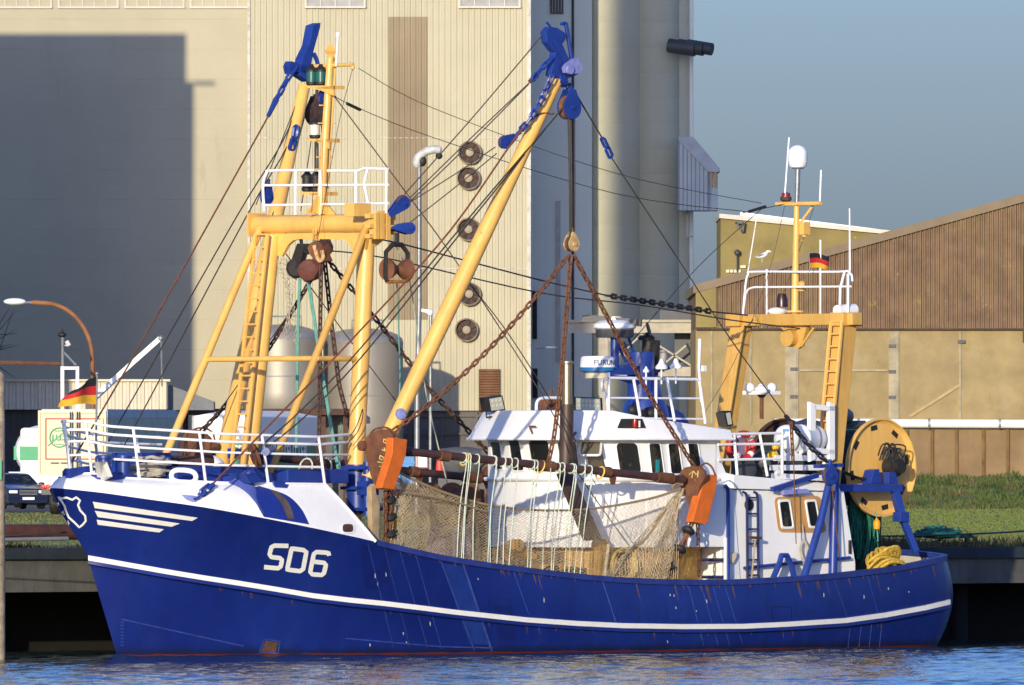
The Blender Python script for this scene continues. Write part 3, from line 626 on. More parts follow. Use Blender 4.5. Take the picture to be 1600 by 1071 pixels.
# tall galvanised lamp and a shorter one behind it
Y = 500.0
t = thing('yard_lamp', 'tall galvanised lamp post with curved twin head above the fans', 'street lamp', w(651, gy(Y), Y))
mb = MB(); mb.tube([w(651, gy(Y), Y), w(652, 600, Y), w(655, 480, Y), w(655, 258, Y)], [.10, .095, .085, .065], 12); mb.build('pole', GALV, t)
mb = MB(); P = catmull([w(652, 262, Y), w(652, 249, Y), w(662, 239, Y), w(676, 234, Y), w(690, 235, Y)], 5); mb.tube(P, [.09, .12] + [.15] * (len(P) - 4) + [.13, .05], 12); mb.build('lamp_head', M('lamp_head_grey', (.50, .51, .50), .5, var=.25, scale=5), t)
mb = MB(); mb.ball(w(660, 252, Y), (.15, .14, .20)); mb.build('lens', BLK, t)
mb = MB(); mb.ball(w(686, 244, Y), (.13, .12, .12)); mb.build('lens', BLK, t)
mb = MB(); mb.box(w(660, 722, Y - .1), (.42, .05, .46)); so = mb.build('notice', M('notice_red', (.5, .06, .04), .5), t, 0)
mb = MB(); mb.box(w(660, 722, Y - .14), (.33, .04, .37)); mb.build('sheet', WHT2, so, 0)
Y = 545.0
t = thing('short_lamp', 'shorter grey lamp post with flat white head behind the tall one', 'street lamp', w(672, gy(Y), Y))
mb = MB(); mb.tube([w(672, gy(Y), Y), w(673, 490, Y)], .065, 10); mb.build('pole', GALV, t)
mb = MB(); mb.bar(w(656, 484.5, Y), w(670, 487, Y), .16, .12); mb.ball(w(672, 489, Y), .13); mb.build('lamp_head', WHT2, t)
t = thing('wall_arm_lamp', 'small pale lamp on a thin arm before the silo tower', 'street lamp', w(838, 545, 625))
mb = MB(); mb.tube([w(838, 545, 625), w(852, 543.5, 625)], .03, 6); mb.tube([w(838, 545, 625), w(838, 545, 638.5)], .04, 6); mb.build('arm', GALV, t)
mb = MB(); mb.ball(w(861, 543.5, 625), (.27, .12, .07)); mb.build('lamp_head', WHT2, t)
# bin, red cone
mb = MB(); mb.box(w(633, 735, 480), (.62, .6, .95)); mb.box(w(633, 723, 480), (.68, .66, .08)); solo('blue_bin', mb, M('blue_bin_plastic', (.05, .22, .5), .5), 'light blue bin on the quay behind the orange trawl shoe', 'bin', w(633, 745, 480), smooth=0)
mb = MB(); mb.lathe([(.16, 0), (.12, .45), (.03, .95)], w(687, 745, 480)); mb.box(w(687, 745.5, 480), (.42, .42, .05)); solo('traffic_cone', mb, M('cone_red', (.75, .08, .04), .5), 'red traffic cone standing behind the beam', 'cone', w(687, 745, 480))
# dark barrels / tank seen over the beam
mb = MB(); c = w(716, 722, 520); mb.lathe([(.05, -.8), (.5, -.65), (.56, -.2), (.56, .5), (.5, .8), (.05, .9)], c, (1, .3, 0), 24); mb.box(c - Vector((0, 0, .9)), (1.5, .9, .9)); solo('fuel_tank', mb, M('tank_dark_grey', (.10, .10, .095), .6, var=.3), 'dark grey lying fuel tank on the quay behind the trawl beam', 'tank', c - Vector((0, 0, 1.4)))

# ---- trailers
def rotz(a): return Matrix.Rotation(R_(a), 3, 'Z')
def wheel(par, c, ax, r=.48, wd=.28):
    m2 = MB(); m2.lathe([(r * .6, -wd / 2), (r * .93, -wd / 2), (r, -wd * .35), (r, wd * .35), (r * .93, wd / 2), (r * .6, wd / 2)], c, ax, 24); wo = m2.build('wheel', BLK, par)
    m2 = MB(); m2.lathe([(r * .58, -wd * .45), (r * .6, wd * .46), (r * .45, wd * .3), (r * .15, wd * .3), (.03, wd * .4)], c, ax, 20); m2.build('rim', GREY, wo)
Yt = 500.0; st = F / Yt
RA = rotz(-11); o = w(60, gy(Yt), Yt)
def T(x, y, z): return o + RA @ Vector((x, y, z))
t = thing('lorry_trailer', 'cream refrigerated lorry trailer with red framed doors and green round emblem', 'trailer', o)
Wd, Z0, Z1, Ln = 2.52, 1.42, 3.80, 12.0
mb = MB(); mb.box(T(Wd / 2, Ln / 2, (Z0 + Z1) / 2), (Wd, Ln, Z1 - Z0), RA); mb.build('box_body', CREAM, t, 0, .03)
mb = MB(); mb.box(T(Wd + .01, Ln / 2, Z1 - .12), (.04, Ln - .1, .28), RA); mb.box(T(Wd / 2, Ln / 2 + .1, Z1 + .02), (Wd - .1, Ln - .4, .05), RA); mb.build('side_rail', M('trailer_rail_blue', (.42, .47, .56), .5), t, 0)
mb = MB(); mb.box(T(Wd + .012, Ln / 2, (Z0 + Z1) / 2 - .1), (.03, Ln - .1, Z1 - Z0 - .35), RA); mb.build('side_curtain', M('side_curtain', (.46, .46, .36), .6, var=.15), t, 0)
mb = MB()
for x in (.04, 1.36, Wd - .04): mb.box(T(x, -.03, (Z0 + Z1) / 2), (.08, .06, Z1 - Z0), RA)
for z in (Z0 + .05, Z1 - .05): mb.box(T(Wd / 2, -.032, z), (Wd - .1, .06, .1), RA)
mb.build('door_frame', CREAM, t, 0)
mb = MB()
for x0, x1 in ((.28, 2.30),):
    for z in (Z0 + .62, Z1 - .30): mb.box(T((x0 + x1) / 2 - .0, -.012, z), (x1 - x0, .03, .05), RA)
    mb.box(T(x0, -.012, (Z0 + Z1) / 2 + .16), (.05, .03, Z1 - Z0 - .9), RA); mb.box(T(2.42, -.012, (Z0 + Z1) / 2 + .16), (.05, .03, Z1 - Z0 - .9), RA)
mb.build('red_door_trim', M('trim_red', (.42, .08, .04), .5), t, 0)
mb = MB()
for x in (1.20, 1.28, 1.46, 1.54): mb.tube([T(x, -.07, Z0 + .05), T(x, -.07, Z1 - .05)], .025, 6)
for x in (.62, 1.0, 1.75, 2.2): mb.box(T(x, -.07, Z0 + .48), (.3, .05, .04), RA)
mb.build('lock_rod', DGREY, t)
EMG = M('emblem_green', (.03, .33, .13), .5)
mb = MB(); c = T(.78, -.02, Z1 - .98); ax = RA @ Vector((0, -1, 0)); mb.lathe([(.36, 0), (.37, .02), (.37, .0)], c, ax, 28) if False else mb.tube([c + RA @ Vector((math.cos(q_) * .35, -.02, math.sin(q_) * .35)) for q_ in [2 * math.pi * k / 28 for k in range(28)]], .022, 5, closed=True)
for i in (0, 4): mb.box(c + RA @ Vector((0, -.012, -.24 + i * .12)), (.34, .02, .03), RA)
mb.bar(c + RA @ Vector((-.42, -.02, -.3)), c + RA @ Vector((.42, -.02, .4)), .02, .03); mb.build('emblem', EMG, t, 0)
mb = MB(); text_mb('J.U.S', c + RA @ Vector((0, -.03, -.1)), RA @ Vector((1, 0, 0)), (0, 0, 1), .30, .01, mb, .02); mb.build('lettering', EMG, t, 0); mb = MB(); text_mb('J.', T(2.12, -.02, Z1 - 1.1), RA @ Vector((1, 0, 0)), (0, 0, 1), .42, .01, mb, .02); mb.build('lettering', EMG, t, 0)
mb = MB(); mb.box(T(Wd / 2, Ln / 2, 1.15), (1.2, Ln - .5, .5), RA); mb.box(T(Wd / 2, .1, .85), (Wd - .2, .15, .2), RA); mb.build('chassis', DGREY, t, 0)
mb = MB()
for x in (.18, .36, .54): mb.lathe([(.09, 0), (.085, .05), (.03, .07)], T(x, -.02, 1.04), ax, 12)
mb.build('tail_light', M('tail_red', (.7, .05, .03), .3), t)
for y in (2.0, 3.3, 4.6):
    for x in (.18, Wd - .18): wheel(t, T(x, y, .5), RA @ Vector((1 if x > 1 else -1, 0, 0)))
# tanker behind
o = w(10, gy(572), 572.0); RA = rotz(-4)
t = thing('tank_lorry', 'white tank lorry with green band beside the cream trailer', 'tank lorry', o)
s2 = F / 572
mb = MB(); mb.lathe([(.2, -.1), (.95, 0), (1.08, .3), (1.08, 8), (.9, 8.4), (.2, 8.5)], T(1.35, .4, 2.35), RA @ Vector((0, 1, 0)), 36); mb.build('tank', WHT, t, 50)
mb = MB(); mb.box(T(1.4, .35, 2.33), (1.72, .3, 2.0), RA); mb.build('end_panel', WHT, t, 0, .2)
mb = MB(); mb.box(T(1.4, .16, 2.28), (1.72, .1, .56), RA); mb.box(T(1.35, 4, 2.28), (2.19, 7, .56), RA); mb.build('green_band', EMG, t, 0)
mb = MB(); mb.box(T(1.35, 4, .95), (2.2, 8, .6), RA); mb.box(T(1.15, .1, 1.1), (2.1, .2, .8), RA); mb.build('chassis', WHT, t, 0)
for y in (1.6, 3.0):
    for x in (.3, 2.3): wheel(t, T(x, y, .5), RA @ Vector((1 if x > 1 else -1, 0, 0)))
# feed lorry
Y = 540.0; o = w(300, gy(Y), Y); RA = rotz(-14)
t = thing('feed_lorry', 'white bulk feed lorry with green lettered band seen behind the foredeck', 'lorry', o)
Wd, Z0, Z1, Ln = 2.55, 1.15, 3.82, 10.0
mb = MB(); P = [T(0, 0, Z0), T(Wd, 0, Z0), T(Wd, 0, Z1 - .12), T(Wd / 2, 0, Z1 + .12), T(0, 0, Z1 - .12)]; mb.prism(P, RA @ Vector((0, Ln, 0))); mb.build('box_body', WHT, t, 0, .03)
mb = MB(); mb.box(T(Wd / 2, -.02, 2.1), (Wd - .08, .05, 1.1), RA); mb.box(T(Wd + .015, Ln / 2, 2.1), (.05, Ln - .1, 1.1), RA); mb.build('green_band', M('band_green', (.015, .20, .11), .45), t, 0)
mb = MB(); text_mb('BRÜGGEN', T(1.45, -.06, 2.28), RA @ Vector((1, 0, 0)), (0, 0, 1), .42, 0, mb, .03); mb.build('lettering', WHT, t, 0); mb = MB(); text_mb('KRAFTFUTTER', T(Wd + .06, 4.8, 2.0), RA @ Vector((0, 1, 0)), (0, 0, 1), .9, 0, mb, .03); mb.build('lettering', WHT, t, 0)
mb = MB()
for x in (.05, Wd / 2, Wd - .05): mb.box(T(x, -.03, (Z0 + Z1) / 2), (.05, .05, Z1 - Z0 - .2), RA)
mb.build('door_strip', GREY, t, 0)
mb = MB(); mb.box(T(Wd / 2, Ln / 2, .85), (1.4, Ln, .5), RA); mb.build('chassis', DGREY, t, 0)
for y in (1.5, 2.9, 8.5):
    for x in (.18, Wd - .18): wheel(t, T(x, y, .5), RA @ Vector((1 if x > 1 else -1, 0, 0)))
mb = MB(); mb.box(T(-.55, 6, 2.6), (.9, .5, 2.0), RA); mb.build('cab_edge', BLK, t, 0)

# ---- parked car
Y = 560.0; o = w(20, gy(Y), Y); RA = rotz(18)      # local -y is the car's front
t = thing('parked_car', 'dark blue estate car parked on the paving at the left edge', 'car', o)
CARP = M('car_paint', (.012, .02, .055), .22, var=.1, coat=.8)
def carsec(pts, wds): return pts
prof = [(-2.25, .42, .80), (-2.28, .62, .84), (-2.15, .80, .86), (-1.30, .96, .88), (-1.0, 1.0, .88), (2.05, 1.02, .86), (2.25, .85, .84), (2.28, .5, .80)]
mb = MB(); rows = []
for sx in (-1, -.92, 0, .92, 1): rows.append([T(sx * hw, y, z + (0 if abs(sx) == 1 else (.03 if sx else .05))) for y, z, hw in prof])
mb.grid(rows)
for sx in (-1, 1):
    mb.add([T(sx * hw, y, z) for y, z, hw in prof] + [T(sx * .8, 2.2, .28), T(sx * .8, -2.2, .28)], [tuple(range(len(prof) + 2))])
mb.box(T(0, 0, .40), (1.6, 4.4, .28), RA); mb.build('body', CARP, t, 35)
gp = [(-1.0, 1.0, .80, .78), (-.30, 1.40, .62, .60), (.2, 1.46, .60, .58), (1.5, 1.42, .58, .56), (2.05, 1.02, .74, .72)]
mb = MB(); mb.grid([[T(sx * hw, y, z + (.02 if sx == 0 else 0)) for y, z, hw, _ in gp] for sx in (-1, 0, 1)]); mb.build('roof', CARP, t, 35)
mb = MB(); mb.add([T(-.72, -.95, 1.03), T(.72, -.95, 1.03), T(.56, -.33, 1.40), T(-.56, -.33, 1.40)], [(0, 1, 2, 3)])
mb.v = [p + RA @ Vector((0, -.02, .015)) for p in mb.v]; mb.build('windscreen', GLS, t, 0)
for sx in (-1, 1):
    m2 = MB(); m2.add([T(sx * (.82), -.82, 1.02), T(sx * .64, -.25, 1.37), T(sx * .62, 1.4, 1.36), T(sx * .78, 1.9, 1.04)], [(0, 1, 2, 3)]); m2.build('side_window', M('car_side_glass', (.09, .14, .19), .08) if 'car_side_glass' not in bpy.data.materials else bpy.data.materials['car_side_glass'], t, 0)
    m2 = MB(); m2.ball(T(sx * 1.0, -.72, 1.02), (.13, .09, .08)); m2.build('mirror', CARP, t)
    m2 = MB(); m2.box(T(sx * .62, -2.24, .71), (.36, .10, .13), RA); m2.build('headlight', WHT2, t, 0, .03)
    for y in (-1.35, 1.35): wheel(t, T(sx * .80, y, .32), RA @ Vector((sx, 0, 0)), .32, .22)
mb = MB()
for i in range(4): mb.box(T(0, -2.29, .60 + i * .055), (.75, .04, .022), RA)
mb.build('grille', GREY, t, 0)
mb = MB(); mb.box(T(0, -2.31, .44), (.5, .03, .11), RA); mb.build('number_plate', WHT2, t, 0)
# ---- near mooring pile on the left edge
mb = MB(); c = w(-6, 0, 286); mb.lathe([(.19, -3), (.185, 2), (.18, 5.9), (.12, 5.98)], (c.x, 286, 0), n=16)
p_ = thing('mooring_pile', 'weathered pale pile with green plate at the left edge', 'pile', (c.x, 286, 0))
mb.build('pile', M('pile_wood', (.35, .28, .19), .9, var=.4, scale=5, bump=.7, bscale=20, streak=.5), p_)
mb = MB(); mb.box(w(-2, 735, 285.8), (.12, .03, .4)); mb.build('green_plate', EMG, p_, 0)
# bare twigs of a tree at the left edge
t = thing('bare_tree', 'bare tree whose dark twigs reach into the left edge', 'tree', w(-40, gy(540), 540))
mb = MB(); mb.tube([w(-40, gy(540), 540), w(-45, 650, 540), w(-48, 520, 540)], [.16, .12, .07], 8); mb.build('trunk', BLK, t)
mb = MB()
for i in range(26):
    a = w(-46, random.uniform(500, 680), 540); e = w(random.uniform(-25, 30), random.uniform(480, 630), 540 + random.uniform(-2, 2)); m_ = a.lerp(e, .6) + Vector((0, 0, random.uniform(-.1, .5)))
    mb.tube([a, m_, e], [.03, .018, .006], 4)
mb.build('crown', BLK, t)
# seagull on the verge of the gable
c = ww(1190, 408.5, .1); t = thing('seagull', 'white gull standing on the roof slope of the brown warehouse', 'gull', c)
mb = MB(); P = [c + Vector((-.30, 0, .20)), c + Vector((-.12, 0, .20)), c + Vector((.05, 0, .24)), c + Vector((.17, 0, .30)), c + Vector((.22, 0, .38)), c + Vector((.27, 0, .42)), c + Vector((.34, 0, .42)), c + Vector((.42, 0, .40))]
mb.tube(P, [.015, .08, .11, .10, .065, .065, .05, .008], 10); mb.build('body', WHT2, t)
mb = MB(); mb.tube([c + Vector((-.34, -.06, .22)), c + Vector((-.1, -.09, .25)), c + Vector((.12, -.08, .28))], [.01, .055, .03], 8); mb.tube([c + Vector((0, -.03, -.05)), c + Vector((0, -.03, .17))], .012, 5); mb.tube([c + Vector((.04, .03, -.05)), c + Vector((.04, .03, .17))], .012, 5); mb.build('wing', GREY, t)
# ---- things lying along the quay edge
t = thing('rusty_pipe', 'dark rusty pipe lying on the quay edge left of the bow', 'pipe', q(-16, .9, zc(-16)))
mb = MB(); mb.tube([q(-26, 1.1, zc(-26) + .34), q(-5.5, 1.1, zc(-5.5) + .34)], .17, 14); mb.build('tube', M('dark_red_rust', (.085, .03, .024), .85, var=.4, scale=3, bump=.4), t)
mb = MB()
for s in (-22, -17, -12): mb.box(q(s, 1.1, zc(s) + .08), (.25, .5, .2), rotz(45))
mb.build('support_block', WOOD, t, 0)
mb = MB(); mb.tube(sag(q(-24, .5, zc(-24) + .1), q(-9, .6, zc(-9) + .2), .03), .045, 8); solo('grey_pipe', mb, GREY, 'thin grey pipe lying before the rusty pipe', 'pipe', q(-17, .5, zc(-17)))
mb = MB()
for i in range(5):
    c = q(-18.2 + i * .9, 1.5, zc(-18) + .42 + random.uniform(0, .1)); mb.tube([c + Vector((math.cos(a) * .42, math.sin(a) * .5, .10 * math.sin(a * 2 + i) + .05 * i)) for a in [k * math.pi / 7 for k in range(14)]], .05, 6, closed=True)
solo('hose_heap', mb, BLK, 'heap of black hose and chain behind the rusty pipe', 'hose', q(-17, 1.5, zc(-17)))
mb = MB(); c0 = w(1468, 836, 322)
for i in range(46):
    a = random.random() * 6.28; r = random.random() ** .6; p = c0 + Vector((math.cos(a) * r * .62, math.sin(a) * r * 1.0, -.05)); h = .20 * (1 - r * r) + .02
    mb.tube(catmull([p + Vector((random.uniform(-.2, .2), random.uniform(-.3, .3), random.uniform(-.02, .02) + h * k / 2.5)) for k in range(4)] + [p + Vector((.2, .1, 0))], 3), .022, 4)
mb.ball(c0 + Vector((0, 0, .02)), (.5, .8, .12), 14, 8)
solo('green_net_heap', mb, GNET, 'small heap of green netting on the grass by the stern', 'net', c0)
mb = MB()
for i in range(30):
    p = w(random.uniform(1330, 1520), 0, 322).xy.to_3d() + Vector((0, random.uniform(-1, 2), zc(20) + random.uniform(-.05, .06)))
    mb.tube([p, p + Vector((random.uniform(-.5, .5), random.uniform(-.5, .5), random.uniform(0, .14)))], .03, 5)
solo('driftwood_litter', mb, RUSTD, 'brown sticks and litter along the quay edge by the stern', 'litter', w(1420, 852, 322))
# ================================================================== THE CUTTER
boat = thing('fishing_cutter', 'blue and white beam trawl cutter with yellow masts moored at the quay', 'fishing boat', (0, 0, 0), 'b')
def hull_mat():
    m = M('hull_blue', (.0062, .0185, .158), .36, var=.18, scale=.5, bump=.22, bscale=1.3, stain_light=((.35, .5, .7, .55, (.012, .034, .215), .6), (1.2, .58, .75, .5, (.004, .010, .085), .3), (9.0, .66, .72, .6, (.05, .055, .10), .35)), rust=.075, rcol=(.085, .045, .04), rscale=4.5, streak=.35, scol=(.02, .038, .17), stz=(1.6, 1.6, .22))
    t = m.node_tree; N = t.nodes; L = t.links; p = N['Principled BSDF']
    tc = N.new('ShaderNodeTexCoord'); sp = N.new('ShaderNodeSeparateXYZ'); L.new(tc.outputs['Object'], sp.inputs[0])
    nz = N.new('ShaderNodeTexNoise'); nz.inputs['Scale'].default_value = 2.5; L.new(tc.outputs['Object'], nz.inputs['Vector'])
    ad = N.new('ShaderNodeMath'); ad.operation = 'MULTIPLY_ADD'; ad.inputs[1].default_value = -.06; L.new(nz.outputs[0], ad.inputs[0]); L.new(sp.outputs[2], ad.inputs[2])
    r = N.new('ShaderNodeValToRGB'); r.color_ramp.elements[0].position = .005; r.color_ramp.elements[1].position = .015
    r.color_ramp.elements[0].color = (1, 1, 1, 1); r.color_ramp.elements[1].color = (0, 0, 0, 1); L.new(ad.outputs[0], r.inputs[0])
    wv = N.new('ShaderNodeTexWave'); wv.wave_type = 'BANDS'; wv.bands_direction = 'X'; wv.inputs['Scale'].default_value = .52; wv.inputs['Distortion'].default_value = 2.2; wv.inputs['Detail'].default_value = 2; wv.inputs['Detail Scale'].default_value = .6
    L.new(tc.outputs['Object'], wv.inputs[0]); b2 = N.new('ShaderNodeBump'); b2.inputs['Strength'].default_value = .10; b2.inputs['Distance'].default_value = .045
    ob_ = p.inputs['Normal'].links[0].from_socket; L.new(wv.outputs[1], b2.inputs['Height']); L.new(ob_, b2.inputs['Normal']); L.new(b2.outputs[0], p.inputs['Normal'])
    old = p.inputs['Base Color'].links[0].from_socket
    r3 = N.new('ShaderNodeValToRGB'); r3.color_ramp.elements[0].position = .06; r3.color_ramp.elements[1].position = .20
    r3.color_ramp.elements[0].color = (.75, .75, .75, 1); r3.color_ramp.elements[1].color = (0, 0, 0, 1); a3 = N.new('ShaderNodeMath'); a3.operation = 'MULTIPLY_ADD'; a3.inputs[1].default_value = .22; L.new(nz.outputs[0], a3.inputs[0]); sb = N.new('ShaderNodeMath'); sb.operation = 'SUBTRACT'; L.new(sp.outputs[2], sb.inputs[0]); sb.inputs[1].default_value = .12; L.new(sb.outputs[0], a3.inputs[2]); L.new(a3.outputs[0], r3.inputs[0])
    m3 = N.new('ShaderNodeMix'); m3.data_type = 'RGBA'; L.new(r3.outputs[0], m3.inputs[0]); L.new(old, m3.inputs[6]); m3.inputs[7].default_value = (.010, .014, .035, 1); old = m3.outputs[2]
    mx = N.new('ShaderNodeMix'); mx.data_type = 'RGBA'; L.new(r.outputs[0], mx.inputs[0]); L.new(old, mx.inputs[6]); mx.inputs[7].default_value = (.13, .022, .016, 1); L.new(mx.outputs[2], p.inputs['Base Color'])
    return m
HULLM = hull_mat()
D_ = [(-13.68, 0), (-13.45, .30), (-13.0, .76), (-12.1, 1.5), (-10.6, 2.36), (-8.6, 2.85), (-6, 3.08), (-3, 3.12), (0, 3.12), (3, 3.12), (6, 3.05), (9, 2.82), (11.15, 2.42), (11.45, 1.3), (11.55, 0)]
W_ = [(-11.78, 0), (-11.55, .10), (-11.15, .26), (-10.3, .62), (-9.0, 1.18), (-7.4, 1.85), (-5.3, 2.5), (-2.8, 2.88), (0, 3.0), (3, 3.0), (6, 2.85), (8.8, 2.45), (11.3, 2.0), (11.5, 1.0), (11.55, 0)]
def curve2(P, sub=5):
    return [(v.x, v.y) for v in catmull([Vector((x, y, 0)) for x, y in P], sub)]
DC, WC = curve2(D_), curve2(W_)
SHX = [78, 92, 160, 235, 310, 414, 484, 600, 654, 725, 804, 935, 1047, 1160, 1194, 1287, 1412, 1475]
SHY = [763, 763, 770, 781, 791, 810, 824, 849, 864, 877, 888, 903.5, 909, 909, 906, 901, 886, 871]
NS = len(DC); NI12 = 12 * 5
ZS = []
IC = max(i for i in range(NS) if DC[i][0] < -6.95)
for i, (x, y) in enumerate(DC):
    if i <= NI12:
        px, _ = proj((x, -y, 2)); py = lin(SHX, SHY, px); Y = O.y + x * SA - y * CA; ZS.append(HC + (YH - py) / F * Y)
    else: ZS.append(ZS[NI12] + .14 * math.sin((i - NI12) / (NS - 1 - NI12) * math.pi / 2))
for _ in range(2): ZS = [ZS[0]] + [(ZS[i - 1] + 2 * ZS[i] + ZS[i + 1]) / 4 for i in range(1, NS - 1)] + [ZS[-1]]
VL = [-.35, -.12, 0, .1, .2, .3, .4, .5, .6, .7, .8, .9, .97, 1.0]
def hp(i, v, side):
    (dx, dy), (wx, wy) = DC[i], WC[i]; u = i / NI12
    e = 1.35 if u < .35 else (1.35 - (u - .35) * 1.0 if u < .7 else 1.0)
    if v >= 0:
        g = v ** e; m_ = max(0, 1 - u / .3); gb = lin([0, .25, .62, .79, .9, 1], [0, .19, .47, .75, .90, 1], v); g = g * (1 - m_) + gb * m_
        x = wx + (dx - wx) * g + max(0, (u - .8) / .2) * .26 * math.sin(math.pi * v); y = wy + (dy - wy) * g; y += .10 * math.sin(math.pi * v) * min(1, i / 40.0)
    else: x = wx + (0 - wx) * .10 * -v / .35; y = wy * (1 + v * .9)
    return Vector((x, side * y, v * ZS[i] if v > 0 else v * 2.5))
mb = MB()
for sd_ in (-1, 1): mb.grid([[hp(i, v, sd_) for i in range(NS)] for v in VL])
hull = mb.build('hull', HULLM, boat, 50)
def bvh_of(m): return BVHTree.FromPolygons([tuple(p) for p in m.v], m.f)
HB = MB(); [HB.grid([[hp(i, v, e_) for i in range(NS)] for v in VL]) for e_ in (-1, 1)]; HBT = bvh_of(HB)
def hit(bv, px, py, off=.006, far=False):
    d = ray(px, py); loc, nrm, _, _ = bv.ray_cast(CAML, d)
    k_ = 0
    while loc is None and bv is HBT and k_ < 30:      # step in from beyond the hull's edge
        k_ += 1; d = ray(px + k_ * .5, py); loc, nrm, _, _ = bv.ray_cast(CAML, d)
    if loc is None:
        # nearest point to the ray at the boat
        loc, nrm, _, _ = bv.find_nearest(b(px, py, -2.5))
    if nrm.dot(d) > 0: nrm = -nrm
    return loc + nrm * off, nrm
def decal(bv, poly, off=.006, mb=None, sub=0):        # flat-coloured marking on a surface
    mb = mb or MB(); P = []
    for i, p in enumerate(poly):
        if sub:
            q_ = poly[(i + 1) % len(poly)]; n = max(1, int(math.dist(p, q_) / sub))
            P += [(p[0] + (q_[0] - p[0]) * k / n, p[1] + (q_[1] - p[1]) * k / n) for k in range(n)]
        else: P.append(p)
    V = [hit(bv, x, y, off)[0] for x, y in P]; I = [hit(bv, x, y, .0005)[0] for x, y in P]; n = len(V)
    mb.add(V + I, [tuple(range(n))] + [(i, (i + 1) % n, n + (i + 1) % n, n + i) for i in range(n)]); return mb
def stroke(bv, pts, wd, off=.008, mb=None, closed=False, step=4):     # painted stroke of width wd (photo pixels)
    mb = mb or MB(); P = []
    n0 = len(pts); rng = range(n0 if closed else n0 - 1)
    for i in rng:
        p, q_ = pts[i], pts[(i + 1) % n0]; n = max(1, int(math.dist(p, q_) / step))
        P += [(p[0] + (q_[0] - p[0]) * k / n, p[1] + (q_[1] - p[1]) * k / n) for k in range(n)]
    if not closed: P.append(pts[-1])
    L_, R2 = [], []; m = len(P)
    for i in range(m):
        a = P[i - 1] if (closed or i) else P[i]; c = P[(i + 1) % m] if (closed or i < m - 1) else P[i]
        dx, dy = c[0] - a[0], c[1] - a[1]; l = math.hypot(dx, dy) or 1; ox, oy = -dy / l * wd / 2, dx / l * wd / 2
        L_.append(hit(bv, P[i][0] + ox, P[i][1] + oy, off)[0]); R2.append(hit(bv, P[i][0] - ox, P[i][1] - oy, off)[0])
    fs = [(i, (i + 1) % m, m + (i + 1) % m, m + i) for i in range(m if closed else m - 1)]
    mb.add(L_ + R2, fs); return mb
def dstrip(bv, q4, off, mb, n=24, m=4):     # quad marking laid on a curved surface
    rows = []
    for j in range(m + 1):
        v = j / m; rows.append([hit(bv, (q4[0][0] * (1 - k / n) + q4[1][0] * k / n) * (1 - v) + (q4[3][0] * (1 - k / n) + q4[2][0] * k / n) * v, (q4[0][1] * (1 - k / n) + q4[1][1] * k / n) * (1 - v) + (q4[3][1] * (1 - k / n) + q4[2][1] * k / n) * v, off)[0] for k in range(n + 1)])
    mb.grid(rows)
# cap rail and inner bulwark
mb = MB()
for sd_ in (-1, 1):
    P = [hp(i, 1.0, sd_) + Vector((0, 0, .02)) for i in range(IC, NS)]
    rows = [[], [], [], []]
    for j, p in enumerate(P):
        i = IC + j; inn = Vector((0, -sd_, 0)) if i <= NI12 else (Vector((-1, -sd_ * .15, 0)).normalized())
        if NI12 - 2 <= i <= NI12 + 1: inn = Vector((-.7, -sd_ * .7, 0))
        o2 = p - inn * .05; i2 = p + inn * .13
        rows[0].append(o2 - Vector((0, 0, .10))); rows[1].append(o2 + Vector((0, 0, .02))); rows[2].append(i2 + Vector((0, 0, .02))); rows[3].append(i2 - Vector((0, 0, .10)))
    mb.grid(rows + [rows[0]])
CAPR = M('cap_rail_paint', (.02, .035, .19), .5, var=.3, scale=3, rust=.20, rcol=(.07, .05, .045), rscale=4)
mb.build('cap_rail', CAPR, boat, 40)
mb = MB()
for sd_ in (-1, 1):
    r0, r1 = [], []
    for i in range(24, NS):
        p = hp(i, 1.0, sd_); inn = Vector((0, -sd_, 0)) * .10 if i <= NI12 else Vector((-.12, -sd_ * .02, 0))
        if NI12 - 2 <= i <= NI12 + 1: inn = Vector((-.08, -sd_ * .08, 0))
        q_ = hp(i, max(.1, 1 - 1.0 / ZS[i]), sd_); r0.append(p + inn - Vector((0, 0, .02))); r1.append(q_ + inn * 1.3)
    mb.grid([r0, r1])
mb.build('inner_bulwark', M('inner_bulwark_paint', (.66, .62, .50), .5, var=.1, rust=.12, rscale=2.5, streak=.4, scol=(.4, .27, .14)), boat, 40)
mb = MB(); N24 = [hp(i, 1.0, -1) for i in range(24, NS)]; N24b = [hp(i, 1.0, 1) for i in range(24, NS)]
mb.grid([[hp(i, max(.1, 1 - .85 / ZS[i]), e_) + Vector((-.1 if i > NI12 else 0, -.12 * e_, 0)) for i in range(24, NS)] for e_ in (-1, 1)]); mb.build('main_deck', M('deck_paint', (.16, .10, .06), .8, var=.35, scale=1.2, rust=.2), boat, 40)
# white rubbing strake
ST = [(138, 872), (200, 883), (262, 894), (320, 903.5), (375, 912), (430, 921), (487, 931), (545, 938), (600, 943.5), (655, 950), (710, 957), (822, 969), (900, 974.5), (972, 978), (1066, 979.5), (1160, 979), (1225, 976), (1319, 970), (1381, 961.5), (1444, 950), (1482, 941)]
C = []
for i in range(len(ST) - 1):
    n = max(1, int((ST[i + 1][0] - ST[i][0]) / 14)); C += [(ST[i][0] + (ST[i + 1][0] - ST[i][0]) * k / n, ST[i][1] + (ST[i + 1][1] - ST[i][1]) * k / n) for k in range(n)]
C.append(ST[-1]); rows = [[], [], [], []]
for p in C:
    l, n = hit(HBT, p[0], p[1], 0); n = Vector((n.x, n.y, 0)).normalized(); h = .065
    rows[0].append(l - n * .05 - Vector((0, 0, h))); rows[1].append(l + n * .05 - Vector((0, 0, h * .8))); rows[2].append(l + n * .05 + Vector((0, 0, h * .8))); rows[3].append(l - n * .05 + Vector((0, 0, h)))
